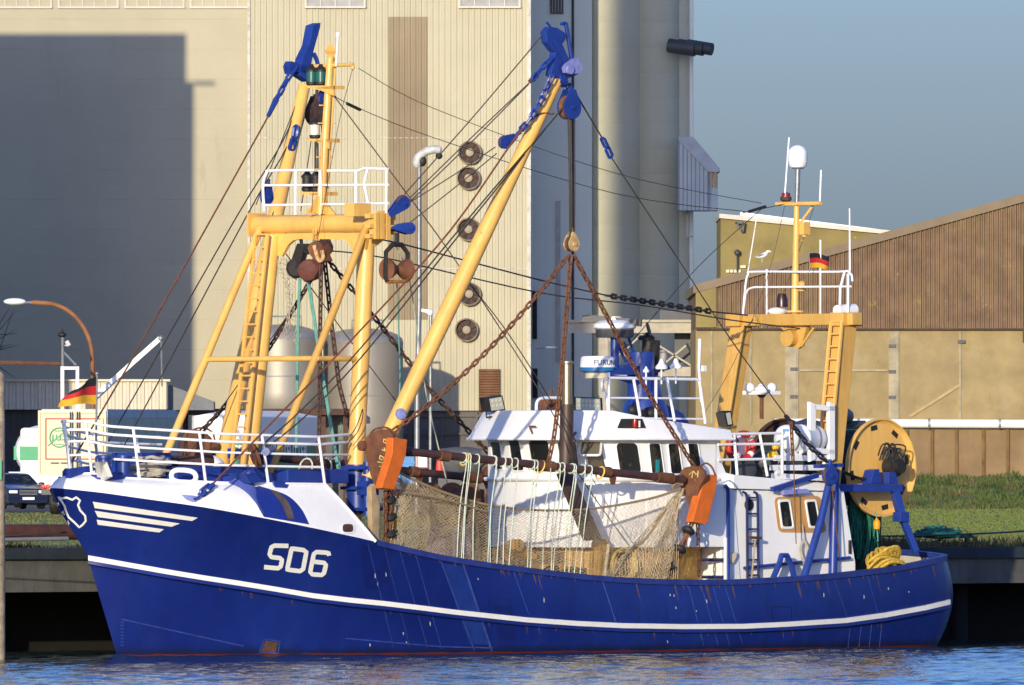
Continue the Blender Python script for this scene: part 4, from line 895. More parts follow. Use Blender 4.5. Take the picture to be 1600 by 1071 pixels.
mb = MB(); mb.grid(rows); STRK = M('strake_paint', (.80, .78, .70), .45, var=.06, scale=3, rust=.10, rcol=(.35, .2, .1), rscale=4); mb.build('rubbing_strake', STRK, boat, 30)
rows2 = [[p + Vector((0, 0, -.075)) for p in r] for r in rows]; mb = MB()
mb.grid([[rows[0][i] + Vector((0, 0, -.09)) for i in range(len(C))], [rows[1][i] + Vector((0, 0, -.075)) for i in range(len(C))], [rows[1][i] + Vector((0, 0, -.0)) for i in range(len(C))]]); mb.build('strake_lip', HULLM, boat, 30)
HWHT = M('hull_marking_white', (.80, .79, .72), .45, var=.04, scale=4)
# bow bars, shield, number, stem dashes
mb = MB()
for q4 in (((145, 784), (309, 809), (300, 814), (148, 794)), ((148, 798), (281, 818), (268, 823), (153, 808)), ((151, 812), (256, 827), (249, 832), (153, 820))): dstrip(HBT, q4, .008, mb)
mb.build('bow_bars', HWHT, boat, 0)
mb = MB(); sh_ = [(91, 777), (97, 779), (104, 777.5), (113, 781), (119, 777), (125, 782), (122, 789), (125, 797), (133, 806), (134, 814), (129, 820), (124, 824), (116, 816), (107, 808), (103, 799), (101, 791), (97, 784)]
stroke(HBT, sh_, 3.2, .008, mb, True, 3); mb.build('bow_shield', HWHT, boat, 0)
mb = MB()
for q4 in (((84, 789), (91.5, 784.5), (93, 788.5), (86.5, 796.5)), ((93, 802.5), (99, 798), (101.5, 804), (95.5, 811.5)), ((102, 819), (106, 812.5), (108.5, 818), (104.5, 830))): dstrip(HBT, q4, .01, mb, 5, 5)
mb.build('stem_dashes', HWHT, boat, 0)
def num(px, py): return (px, py)
mb = MB()
# S  D  6, slanted block letters
stroke(HBT, [(450.5, 853), (429, 852.5), (424, 855), (421, 866), (424, 870.5), (437, 872), (440.5, 875), (438.5, 885), (434, 888), (412.5, 886)], 7.0, .008, mb, False, 3)
stroke(HBT, [(455.5, 857), (474, 859.5), (478.5, 863), (473.5, 889), (468.5, 892.5), (448.5, 890)], 7.0, .008, mb, True, 3)
stroke(HBT, [(514, 868.5), (513, 864), (494.5, 862.5), (490, 866), (484.5, 893.5), (488, 897.5), (502, 898.5), (506, 895.5), (509, 883), (506, 879.5), (489, 877.5)], 7.0, .008, mb, False, 3)
mb.build('hull_number', HWHT, boat, 0)
# plate seams, frames showing through, freeing ports, chine line, draught marks
SEAM = M('hull_seam', (.03, .055, .24), .45, var=.4, scale=6, rust=.12, rcol=(.10, .06, .05), rscale=5)
for (x0, y0), (x1, y1), r in (((575, 850), (615, 1012), .008), ((625, 862), (668, 1012), .008), ((650, 868), (690, 1014), .008), ((688, 875), (741, 1016), .016), ((723, 880), (769, 1018), .03), ((802, 892), (826, 960), .010), ((941, 907), (962, 972), .016), ((1075, 913), (1100, 1010), .010), ((1095, 913), (1122, 1008), .010), ((1113, 913), (1140, 1008), .010), ((1132, 913), (1160, 1006), .010), ((1303, 905), (1324, 965), .008), ((1355, 898), (1372, 960), .008), ((600, 853), (640, 1010), .006)):
    mb = MB(); mb.tube([hit(HBT, x0 + (x1 - x0) * k / 10, y0 + (y1 - y0) * k / 10, 0)[0] for k in range(11)], r, 6); mb.build('plate_seam', SEAM, boat)
for (x0, y0), (x1, y1) in (((190, 968), (380, 1010)), ((540, 998), (690, 1011)), ((690, 1011), (770, 1013))): mb = MB(); mb.tube([hit(HBT, x0 + (x1 - x0) * k / 10, y0 + (y1 - y0) * k / 10, 0)[0] for k in range(11)], .016, 6); mb.build('bilge_bar', SEAM, boat)
for px in (1329, 1346, 1362, 1378): mb = MB(); mb.tube([hit(HBT, px - k * .4, 975 + k * 3.6, 0)[0] for k in range(11)], .012, 6); mb.build('plate_seam', SEAM, boat)
# repainted patches
for q4, colp in ((((690, 880), (722, 885), (764, 1008), (733, 1006)), (.012, .036, .20)), (((1030, 912), (1068, 912), (1080, 968), (1046, 968)), (.009, .026, .185)), (((560, 848), (600, 858), (610, 925), (572, 920)), (.0045, .014, .125)), (((770, 945), (800, 948), (806, 1000), (778, 1000)), (.005, .014, .12)), (((1236, 908), (1300, 904), (1302, 962), (1242, 966)), (.008, .024, .18))):
    mb = MB(); dstrip(HBT, q4, .003, mb, 10, 10); mb.build('repainted_patch', M('patch_blue', colp, .42, var=.2, scale=2.5, stain_light=((2.0, .5, .7, .5, (.0062, .0185, .158), .5),)), boat, 60)
# rust runs below the cap rail and at scuppers
RRUN = M('rust_run', (.13, .058, .03), .85, var=.5, scale=9); rgr = random.Random(21); mb = MB()
for k in range(60):
    x = rgr.uniform(560, 1465); y0 = lin(SHX, SHY, x) + rgr.uniform(2, 6); L0 = rgr.choice((4, 6, 8, 14, 26)) * rgr.uniform(.6, 1.2); w0 = rgr.uniform(.5, 1.6)
    decal(HBT, [(x - w0, y0), (x + w0 * .8, y0 + .5), (x + w0 * .5 + L0 * .14, y0 + L0 * .6), (x + L0 * .25, y0 + L0), (x - w0 * .4 + L0 * .12, y0 + L0 * .55)], .004, mb)
for k in range(26):
    x = rgr.uniform(300, 1450); y0 = lin([q_[0] for q_ in ST], [q_[1] for q_ in ST], x) + 8; L0 = rgr.uniform(5, 16); w0 = rgr.uniform(.5, 1.1)
    decal(HBT, [(x - w0, y0), (x + w0, y0), (x + w0 * .4 + L0 * .12, y0 + L0), (x - w0 * .2 + L0 * .08, y0 + L0 * .7)], .004, mb)
mb.build('rust_stain', RRUN, boat, 0)
DKL = M('dark_line', (.006, .007, .02), .6)
for x0, y0, x1, y1 in ((1206, 948, 1236, 979), (764, 935, 797, 970), (965, 950, 997, 980)):
    mb = MB(); stroke(HBT, [(x0, y0), (x1, y0 + 1), (x1 + 1, y1), (x0 + 1, y1)], 1.0 if x0 > 1200 else .5, .004, mb, True, 4); mb.build('freeing_port', DKL, boat, 0)
mb = MB(); stroke(HBT, [(405, 1019), (413, 998), (437, 1002), (434, 1021)], 2, .02, mb, True, 4); mb.build('cooler_recess_frame', SEAM, boat, 0)
mb = MB(); decal(HBT, [(408, 1018), (415, 1001), (434, 1004), (431, 1020)], .012, mb, 6); mb.build('cooler_recess', RUSTD, boat, 0)
mb = MB()
for x, y in ((1047, 930), (1053, 931), (1056, 950), (1088, 955), (1043, 1003), (672, 975), (690, 870), (635, 1004), (578, 1008), (603, 898), (586, 900), (1350, 933), (1388, 920), (1104, 940), (590, 912), (630, 990), (747, 905), (1287, 930), (1420, 925), (850, 938)):
    h = random.uniform(1, 4.5); decal(HBT, [(x - .8, y - h), (x + .7, y - h * .6), (x + .9, y + h * .7), (x - .3, y + h)], .004, mb)
mb.build('paint_chips', M('chipped_paint', (.5, .46, .42), .7, var=.3, scale=20), boat, 0)
mb = MB()
for k in range(8): stroke(HBT, [(188, 972 + k * 5.2), (193.5, 972.5 + k * 5.2)], .9, .006, mb)
mb.build('draught_marks', M('draught_blue', (.04, .08, .3), .5), boat, 0)

# ---------------------------------------------------------------- whaleback, foredeck
TPX, TPY = [80, 120, 147, 175, 355, 520], [745, 741, 740, 746.5, 755, 757]
def z_at(pyv, x, y): return HC + (YH - pyv) / F * (O.y + x * SA + y * CA)
iA = max(i for i in range(NS) if DC[i][0] < -6.95)
def wtop(i):
    x, y = DC[i]; s = i / iA
    ins = lin([0, .15, .4, 1.0], [.72, .48, .45, .62], s)
    if i == 0: nx, ny = 1, 0
    else:
        a, c = DC[i - 1], DC[i + 1]; tx, ty = c[0] - a[0], c[1] - a[1]; l = math.hypot(tx, ty); nx, ny = ty / l, -tx / l
        if ny > 0 and nx < 0: nx, ny = -nx, -ny
    px_, py_ = x + abs(nx) * ins, y - abs(ny) * ins
    px_ -= .95 * max(0, (s - .55) / .45) ** 1.5
    py_ = max(py_, 0)
    X, _ = proj((px_, -py_, 3.6)); return Vector((px_, -py_, z_at(lin(TPX, TPY, X), px_, -py_)))
TOP = [wtop(i) for i in range(iA + 1)]
ZTM = max(p.z for p in TOP)
def flip(p): return Vector((p.x, -p.y, p.z))
WB = MB(); rows = []
for j in range(7):
    t = j / 6; r = []
    for i in range(iA + 1):
        a = hp(i, 1.0, -1); c = TOP[i]; d = c - a
        p = a + d * t; bl = lin([0, iA * .7, iA], [.10, .09, .02], i) * math.sin(math.pi * t); p += Vector((0, -bl if i > 3 else 0, bl * .6)); r.append(p)
    rows.append(r)
WB.grid(rows); WBT = bvh_of(WB)
mb = MB(); mb.grid(rows); mb.grid([[flip(p) for p in r] for r in rows])
mb.grid([[p for p in TOP], [Vector((p.x, 0, p.z + .05)) for p in TOP], [flip(p) for p in TOP]])
mb.build('whaleback', WHT, boat, 40)
mb = MB(); e = [r[iA] for r in rows]     # aft edge plate and forecastle bulkhead
mb.tube(e, .035, 6); mb.tube([flip(p) for p in e], .035, 6)
mb.tube(TOP, .03, 6); mb.tube([flip(p) for p in TOP], .03, 6); mb.build('deck_edge_bead', WHT, boat)
mb = MB(); mb.box((-7.75, 0, 2.7), (.08, 4.4, 1.75)); mb.build('forecastle_bulkhead', M('bulkhead_grey', (.42, .45, .50), .5, var=.1), boat, 0)
# blue painted warp chute with rust streak, fairlead fin, scupper
def dcurve(bv, L_, R2, off, mb, m=8):
    L_ = [(p.x, p.y) for p in catmull([Vector((*p, 0)) for p in L_], 6)]; R2 = [(p.x, p.y) for p in catmull([Vector((*p, 0)) for p in R2], 6)]
    mb.grid([[hit(bv, a[0] + (c[0] - a[0]) * k / m, a[1] + (c[1] - a[1]) * k / m, off)[0] for k in range(m + 1)] for a, c in zip(L_, R2)])
mb = MB(); dcurve(WBT, [(412, 808), (405, 796), (397, 780), (390, 764)], [(483, 820), (470, 795), (447, 774), (405, 760)], .008, mb); mb.build('blue_chute', M('chute_blue', (.012, .03, .23), .4, var=.15, scale=2), boat, 60)
mb = MB(); dcurve(WBT, [(449, 811), (441, 792), (431, 777), (420, 765)], [(459, 812), (455, 796), (446, 780), (431, 768)], .014, mb, 3); mb.build('rust_streak', M('chute_rust', (.09, .065, .055), .7, var=.4, scale=4), boat, 60)
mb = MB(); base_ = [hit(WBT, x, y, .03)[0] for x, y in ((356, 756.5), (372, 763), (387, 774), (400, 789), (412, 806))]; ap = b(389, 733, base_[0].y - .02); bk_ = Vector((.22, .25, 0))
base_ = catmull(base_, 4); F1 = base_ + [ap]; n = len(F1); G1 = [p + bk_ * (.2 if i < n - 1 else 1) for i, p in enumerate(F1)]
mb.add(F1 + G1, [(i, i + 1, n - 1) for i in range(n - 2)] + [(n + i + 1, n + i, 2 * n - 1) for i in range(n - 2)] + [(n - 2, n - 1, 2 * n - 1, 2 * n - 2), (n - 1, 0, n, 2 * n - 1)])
mb.build('fairlead_fin', M('fin_blue_lit', (.085, .125, .42), .4, var=.2, scale=4, rust=.08, rscale=6), boat, 0)  # gear blue lightened as though sunlit; the light is in the colour
mb = MB(); p = [hit(WBT, 430, 762, .03)[0], hit(WBT, 445, 762, .05)[0], hit(WBT, 462, 765, .02)[0]]
mb.prism([b(428, 752, -2.3), b(442, 752, -2.3), b(455, 757, -2.3), b(461, 765, -2.35), b(447, 763, -2.35), b(430, 762, -2.3)], (0, .25, 0)); mb.build('chute_lip', BLU, boat, 0)
mb = MB(); mb.cur = 0; pts = [(543 + 9.5 * math.copysign(abs(math.cos(a)) ** .6, math.cos(a)), 826 + 7.5 * math.copysign(abs(math.sin(a)) ** .6, math.sin(a))) for a in [k * math.pi / 10 for k in range(20)]]
stroke(WBT, pts, 2.2, .02, mb, True, 6); mb.cur = 1; decal(WBT, [(543 + (x - 543) * .9, 826 + (y - 826) * .9) for x, y in pts], .008, mb); mb.build('scupper', [WHT2, RUSTD], boat, 0)
# closed chock on the deck edge, anchor davit fairlead, bollards, foredeck gear
mb = MB(); c = hit(WBT, 287, 752, 0)[0]; u = (hit(WBT, 300, 753, 0)[0] - hit(WBT, 270, 751, 0)[0]).normalized(); ring = []
for k in range(24):
    a = 2 * math.pi * k / 24; ring.append(c + u * .26 * math.copysign(abs(math.cos(a)) ** .7, math.cos(a)) + Vector((0, 0, .10 + .13 * math.copysign(abs(math.sin(a)) ** .8, math.sin(a)))))
mb.tube(ring, .055, 8, closed=True); mb.prism([c - u * .5 - Vector((0, .04, .12)), c + u * .5 - Vector((0, .04, .12)), c + u * .3 + Vector((0, -.04, .02)), c - u * .3 + Vector((0, -.04, .02))], (0, .1, 0)); mb.build('chock', WHT2, boat)
mb = MB(); mb.prism([b(108, 733, -.2), b(146, 728, -.2), b(148, 734, -.2), b(110, 748, -.2)], (0, .14, 0)); mb.prism([b(100, 737, .3), b(104, 732, .3), b(150, 731, .3), b(150, 735, .3), b(108, 749, .3), b(100, 748, .3)], (0, .06, 0)); mb.build('bow_roller', BLU, boat, 0, .01)
mb = MB(); mb.prism([hit(WBT, 158, 745, .0)[0] + Vector((0, -.05, -.1)), b(155, 722, -1.35), b(167, 722, -1.35), b(176, 745, -1.35)], (0, .15, .0)); mb.build('rail_bracket', WHT, boat, 0)
def bollard(p):
    m2 = MB(); p = Vector(p)
    for s in (-.28, .28): m2.lathe([(.13, 0), (.13, .42), (.18, .44), (.18, .50), (.05, .52)], p + Vector((s, 0, 0)), n=14)
    m2.box(p + Vector((0, 0, .05)), (.95, .4, .1)); return m2
for px, yb in ((178, -.6), (255, .9)):
    p = b(px, 748, yb); p.z = 3.74; bollard(p).build('bollard', BLU, boat)
mb = MB(); mb.box((-9.6, .2, 3.80), (2.6, 2.2, .42)); mb.box((-8.6, -.6, 3.74), (2.2, 2.6, .26)); mb.box((-10.6, .5, 3.95), (.9, .9, .7)); mb.build('windlass_base', BLU, boat, 0, .02)
mb = MB(); mb.lathe([(.08, -.8), (.20, -.78), (.20, -.72), (.11, -.70), (.11, .70), (.20, .72), (.20, .78), (.08, .8)], (-9.6, .3, 4.12), (0, 1, 0), 20); mb.build('windlass_drum', RUSTD, boat)
mb = MB(); mb.box((-8.0, -.1, 3.80), (1.8, 4.2, .30)); mb.build('gantry_sill', BLU, boat, 0, .02)
for p_, r_ in ((b(330, 730, 1.2), (.3, .3, .25)), (b(345, 738, .6), (.22, .22, .2))): mb = MB(); mb.ball(p_, r_); mb.build('ventilator_cowl', WHT, boat)

# ---------------------------------------------------------------- foredeck rails
mb = MB(); posts = MB()
def railpt(i, h, side):
    p = TOP[i].copy(); f = Vector((-.22, -.04, 0)) * h; p = p + Vector((f.x, f.y, h * lin([0, iA], [1.14, 1.0], i)))
    return Vector((p.x, p.y if side < 0 else -p.y, p.z))
i0 = 3
for h in (.36, .62, .84, 1.0):
    P = [railpt(i, h, 1) for i in range(iA, i0 - 1, -1)] + [railpt(i, h, -1) for i in range(i0, iA + 1)]
    lg = b(547, 679, -1.75) if h == 1.0 else None
    if h == 1.0: P.append(lg)
    if h == .84: P.append(b(545, 691, -1.75))
    if h == .62: P.append(b(544, 711, -1.75))
    mb.tube(P, .030 if h > .8 else .026, 8)
mb.build('foredeck_rail', WHT2, boat)
posts = []
for s in (-1, 1):
    for i in ([4, 9, 14, 19, 24, 28, 32, 36, 40] if s < 0 else [5, 11, 16, 21, 26, 31, 36]):
        if i > iA: continue
        m2 = MB(); m2.tube([railpt(i, -.02, s), railpt(i, .5, s), railpt(i, 1.0, s)], .032, 8); m2.build('rail_post', WHT2, boat)

# ---------------------------------------------------------------- forward gantry
def mirror(v): return Vector((v.x, -v.y, v.z))
pb, ptp = b(550, 790, -1.72), b(573, 366, -1.45); pb.z -= .9
sb, stp = b(376, 740, 1.72), b(425, 362, 1.45); sb = Vector((pb.x, 1.72, pb.z)); stp = Vector((ptp.x, 1.45, ptp.z))
mb = MB(); mb.tube([pb, ptp], .185, 20); mb.build('mast_leg', YEL, boat)
mb = MB(); mb.tube([sb, stp], .185, 20); mb.build('mast_leg', YEL, boat)
gx = ptp.x + .05; zx = b(500, 350, 0).z
mb = MB(); mb.tube([(gx, -1.95, zx), (gx, 1.95, zx)], .20, 20)
for y in (-1.97, 1.97): mb.box((gx, y, zx), (.56, .05, .50))
mb.build('crossbar', YEL, boat)
# arched gusset under the crossbar
mb = MB(); out = [bx(421, 364, gx), bx(578, 364, gx), bx(578, 380, gx)]
arch = [(566, 400), (562, 402), (556, 399), (552, 391), (547, 381), (540, 375), (530, 374), (500, 374), (470, 374), (460, 376), (452, 383), (446, 394), (442, 401), (437, 400)]
out += [bx(x, y, gx) for x, y in arch]; out += [bx(421, 400, gx)]
mb.prism([p - Vector((.04, 0, 0)) for p in out], (.08, 0, 0)); mb.build('arch_plate', YEL, boat, 0)
mb = MB(); mb.prism([b(572, 378, -1.5), b(612, 352, -1.62), b(614, 358, -1.62), b(574, 392, -1.5)], (0, -.12, 0)); mb.prism([b(571, 371, -1.62), b(598, 341, -1.62), b(618, 352, -1.62), b(572, 391, -1.62)], (0, .05, 0)); mb.build('bracket_plate', YEL2, boat, 0)
mb = MB()   # hinge box on the port end
for px in (580, 588, 597): mb.prism([b(px - 3, 333, -1.95), b(px + 3, 333, -1.95), b(px + 3, 374, -1.95), b(px - 3, 374, -1.95)], (0, -.20, 0))
for py in (338, 353, 369): mb.bar(b(574, py, -2.02), b(603, py, -2.02), .16, .09)
mb.tube([b(600, 354, -2.1), b(622, 356, -2.1)], .05, 8); mb.box(b(559, 328, -1.7), (.5, .3, .28)); mb.build('hinge_box', YEL, boat, 0)
# braces, cross tie, ladder
for s, top, mid in ((1, 1.72, 1.7), (-1, -1.55, -1.62)):
    tp = Vector((gx - .15, top, zx - .08)); bt = Vector((-9.05, s * 1.72, 3.7)); m2 = MB(); m2.tube([bt, tp], .085, 12); m2.build('brace', YEL if s > 0 else YEL2, boat)
def along(z, s): 
    tp = Vector((gx - .15, 1.65 * s, zx - .08)); bt = Vector((-9.05, s * 1.72, 3.7)); return bt.lerp(tp, (z - bt.z) / (tp.z - bt.z))
zt = b(400, 561, 0).z; mb = MB(); mb.tube([along(zt, 1), along(zt, -1)], .06, 10); lp = pb.lerp(ptp, (zt - pb.z) / (ptp.z - pb.z)); mb.tube([along(zt, -1), lp], .06, 10); mb.tube([along(zt, 1), sb.lerp(stp, (zt - sb.z) / (stp.z - sb.z))], .05, 8); mb.build('cross_tie', YEL, boat)
mb = MB(); f = Vector((-.32, .0, 0)); w2 = Vector((0, .19, 0)); l0 = sb.lerp(stp, .22) + f; l1 = stp + f + Vector((0, 0, .02))
for e in (-1, 1): mb.bar(l0 + w2 * e, l1 + w2 * e, .07, .05)
n = 19
for k in range(n + 1): mb.tube([l0.lerp(l1, k / n) - w2, l0.lerp(l1, k / n) + w2], .022, 6)
mb.build('ladder', YEL, boat)
# top mast with lights
mt = [b(501, 335, -.05), b(503, 300, -.05), b(516, 92, -.05)]
mb = MB(); mb.tube(mt, [.11, .10, .075], 14); mb.tube([p + Vector((.13, -.03, 0)) for p in mt[1:]], .03, 6); mb.prism([bx(476, 334, mt[0].x + .05), bx(500, 306, mt[0].x + .05), bx(513, 322, mt[0].x + .05), bx(524, 336, mt[0].x + .05)], (.04, 0, 0)); mb.prism([b(480, 334, -.05), b(500, 300, -.05), b(505, 300, -.05), b(520, 334, -.05)], (0, .04, 0))
for py in (165, 193, 246, 265, 290): 
    p = b(511 - (py - 165) * .06, py, -.05); mb.bar(p, p + Vector((.22, -.04, .0)), .05, .03); mb.bar(p, p + Vector((-.2, .02, .0)), .05, .03)
mb.build('light_mast', YEL, boat)
mb = MB(); c = b(516.5, 80, -.05); mb.lathe([(.03, -.14), (.19, 0), (.02, .16)], c, n=4); mb.lathe([(.07, -.22), (.09, -.14), (.05, -.1)], c, n=10); mb.tube([bx(486, 104, mt[2].x), bx(552, 101, mt[2].x)], .04, 8); mb.ball(bx(551, 106, mt[2].x), .05); mb.build('masthead', YEL, boat, 0)
mb = MB(); mb.tube([b(525, 104, -.3), b(528, 54, -.3)], .022, 6); mb.tube([b(528, 58, -.3), b(528.4, 51, -.3)], .045, 6); mb.build('whip_aerial', WHT2, boat)
LGT = M('lantern_white', (.7, .66, .55), .35); LGG = M('lantern_green', (.02, .12, .10), .25)
def shelf(pxa, pxb, py, lights, mat):
    x = mt[2].x - .2; a, c = bx(pxa, py, x), bx(pxb, py, x); m2 = MB(); m2.prism([a, c, c + Vector((.0, .0, -.08)), a + Vector((0, 0, -.05))], (.34, 0, 0)); m2.prism([c, c - Vector((0, 0, .22)), a.lerp(c, .35) - Vector((0, 0, .05))], (.05, 0, 0)); so = m2.build('lamp_shelf', YEL, boat, 0)
    for px, ly in lights:
        p = bx(px, py, x + .15); m2 = MB(); m2.cur = 0; m2.lathe([(.09, .0), (.12, .03), (.12, .08)], p, n=14); m2.lathe([(.13, .30), (.13, .34), (.07, .40), (.03, .46)], p, n=14); m2.cur = 1; m2.lathe([(.11, .08), (.11, .30)], p, n=14); m2.build('lantern', [BLK, mat], so, 40)
shelf(476, 521, 134, ((487, 0), (501.5, 0)), LGG); shelf(480, 514, 217, ((492, 0),), LGT); shelf(468, 510, 300, ((480, 0), (494, 0)), BLK)
# white safety rail on the crossbar
mb = MB(); x0 = gx - .1
def gr(px, py): return bx(px, py, x0)
P = [gr(413, 330), gr(411, 290), gr(417, 270), gr(424, 267), gr(499, 266)]; mb.tube(catmull(P, 4), .032, 8); mb.tube([gr(512, 267), gr(560, 267), gr(570, 263), gr(606, 264.5)], .032, 8)
mb.tube([gr(411, 290), gr(607, 289)], .028, 8); mb.tube([gr(413, 321), gr(607, 318)], .028, 8); mb.tube([gr(574, 265), gr(569, 286), gr(577, 330)], .03, 8); mb.build('masthead_rail', WHT2, boat)
for px in (462, 500, 556, 604):
    m2 = MB(); m2.tube([gr(px, 266), gr(px - .5, 336)], .03, 8); m2.build('rail_post', WHT2, boat)
# ---------------------------------------------------------------- wheelhouse and deckhouses
PL = [(4.14, 2.15), (1.92, 2.15), (1.2, 1.95), (.75, .95), (.5, .05), (.5, -.8), (.75, -1.41), (1.2, -1.79), (1.92, -2.15), (2.5, -2.15), (3.1, -2.15), (4.14, -2.15)]
EV = [(4.44, 2.4), (1.75, 2.4), (.78, 2.16), (.28, 1.05), (.05, .05), (.05, -.92), (.38, -1.66), (.92, -2.08), (1.75, -2.4), (4.44, -2.4)]
RT = [(4.55, 2.2), (1.95, 2.2), (1.05, 1.92), (.62, .98), (.42, .05), (.42, -.86), (.68, -1.52), (1.15, -1.92), (1.95, -2.2), (4.55, -2.2)]
def zt(x): return lin([1.2, 1.95, 4.6], [5.22, 5.06, 4.80], x)
ZE = 4.60
wh_ = MB(); rows = []
for z, g in ((2.25, .0), (3.70, .0), (3.705, .0), (4.62, .0)): rows.append([Vector((x, y, z)) for x, y in PL])
wh_.grid(rows); wh_.add([Vector((4.14, 2.15, 2.25)), Vector((4.14, -2.15, 2.25)), Vector((4.14, -2.15, 4.62)), Vector((4.14, 2.15, 4.62))], [(0, 1, 2, 3)])
WHT_BV = bvh_of(wh_)
mb = MB(); mb.v = [p.copy() for p in wh_.v]; mb.f = list(wh_.f); mb.mi = list(wh_.mi)
wheel_ = mb.build('wheelhouse', WHT, boat, 35, .02)
mb = MB(); mb.tube([Vector((x, y, 3.73)) + (Vector((x - 2.4, y * 1.0, 0)).normalized() * .05) for x, y in PL], .045, 6); mb.build('ledge', WHT, wheel_)
# roof with flared visor
mb = MB(); n = len(EV)
lo = [Vector((x, y, ZE)) for x, y in EV]; hi = [Vector((x, y, zt(x))) for x, y in RT]
mb.add(lo + hi, [(i, (i + 1) % n, n + (i + 1) % n, n + i) for i in range(n)] + [tuple(range(n)), tuple(range(2 * n - 1, n - 1, -1))])
RB = MB(); RB.v = [p.copy() for p in mb.v]; RB.f = [f for f in mb.f]; RBV = BVHTree.FromPolygons([tuple(p) for p in RB.v], RB.f)
roof = mb.build('wheelhouse_roof', WHT, boat, 25, .015)
mb = MB(); mb.tube([p + Vector((0, 0, .0)) for p in lo], .03, 6, closed=True); mb.build('drip_rail', WHT, roof)
# windows
WINS = [[(767.5, 691), (782, 691), (787, 733), (773, 733)], [(796, 688.5), (812, 688.5), (820, 735), (802, 735)], [(826, 688.5), (857, 688.5), (864, 737), (834, 737)], [(871, 690), (900, 690), (906, 738), (880, 738)],
        [(913, 693), (937, 692), (948, 739), (922, 739)], [(962, 693), (995, 693), (1002, 739), (969, 739)], [(1013, 694), (1030.5, 694), (1037, 740), (1018, 740)], [(1043, 694), (1059, 694), (1066, 740), (1048, 740)], [(1074, 694), (1089.5, 694), (1096, 739), (1079, 739)]]
RBK = M('window_rubber', (.02, .02, .02), .6)
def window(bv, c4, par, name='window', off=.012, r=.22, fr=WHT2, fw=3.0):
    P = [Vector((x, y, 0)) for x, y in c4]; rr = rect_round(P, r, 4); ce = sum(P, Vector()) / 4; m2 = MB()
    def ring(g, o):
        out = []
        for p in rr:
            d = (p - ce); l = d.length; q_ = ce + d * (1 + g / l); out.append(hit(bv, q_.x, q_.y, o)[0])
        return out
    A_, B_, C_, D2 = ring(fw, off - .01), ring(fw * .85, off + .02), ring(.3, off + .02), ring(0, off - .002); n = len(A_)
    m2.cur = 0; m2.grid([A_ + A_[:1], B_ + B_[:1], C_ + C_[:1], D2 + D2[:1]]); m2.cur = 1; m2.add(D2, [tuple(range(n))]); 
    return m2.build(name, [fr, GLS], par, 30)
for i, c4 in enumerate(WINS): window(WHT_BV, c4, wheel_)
# things seen inside, hinged open window, thermos on the sill
mb = MB(); hinge = [hit(WHT_BV, x, y, .02)[0] for x, y in ((908, 690), (940, 690))]
outw = hit(WHT_BV, 925, 700, 0)[1]; lo4 = [hinge[0] + outw * .42 - Vector((0, 0, .30)) + Vector((-.05, .05, 0)), hinge[1] + outw * .42 - Vector((0, 0, .30)) + Vector((-.05, .05, 0))]
fr = rect_round([hinge[0], hinge[1], lo4[1], lo4[0]], .15, 3); mb.cur = 0; mb.tube(fr, .028, 6, closed=True); mb.cur = 1; mb.add([p for p in fr], [tuple(range(len(fr)))]); mb.build('open_window', [WHT2, M('open_glass', (.16, .14, .09), .15)], wheel_, 30)
mb = MB(); mb.cur = 0; p = hit(WHT_BV, 1026, 728, .03)[0]; mb.box(p, (.10, .02, .26)); mb.build('sill_bottle', M('bottle_teal', (.02, .25, .28), .3), wheel_, 0)
mb = MB(); P = [hit(WHT_BV, x, y, .008)[0] for x, y in ((1017, 700), (1022, 698), (1026, 712), (1024, 724), (1019, 726))]; mb.add(P, [(0, 1, 2, 3, 4)]); mb.build('curtain', M('curtain_brown', (.20, .08, .03), .8), wheel_, 0)
# red side light in its black box, roof cut for it
mb = MB(); P = [hit(RBV, x, y, .015)[0] for x, y in ((970, 655), (1003, 655), (1009, 669.5), (964, 669.5))]; mb.add(P, [(0, 1, 2, 3)]); sl = mb.build('side_light_box', BLK, roof, 0)
mb = MB(); p = hit(RBV, 990, 664, .07)[0]; mb.cur = 1; mb.lathe([(.05, -.09), (.06, .0), (.05, .09)], p, n=12); mb.cur = 0; mb.box(p + Vector((.12, -.02, -.01)), (.03, .03, .14)); mb.build('side_light', [WHT2, M('port_red', (.35, .01, .008), .2)], roof)
mb = MB(); mb.tube([hit(RBV, 832, 673, .08)[0], hit(RBV, 832, 671, .12)[0], hit(RBV, 842, 671, .12)[0]], .02, 6); mb.tube([hit(RBV, 833, 679, .02)[0], hit(RBV, 832, 672, .1)[0]], .02, 6); mb.build('roof_hook', RUST, roof)
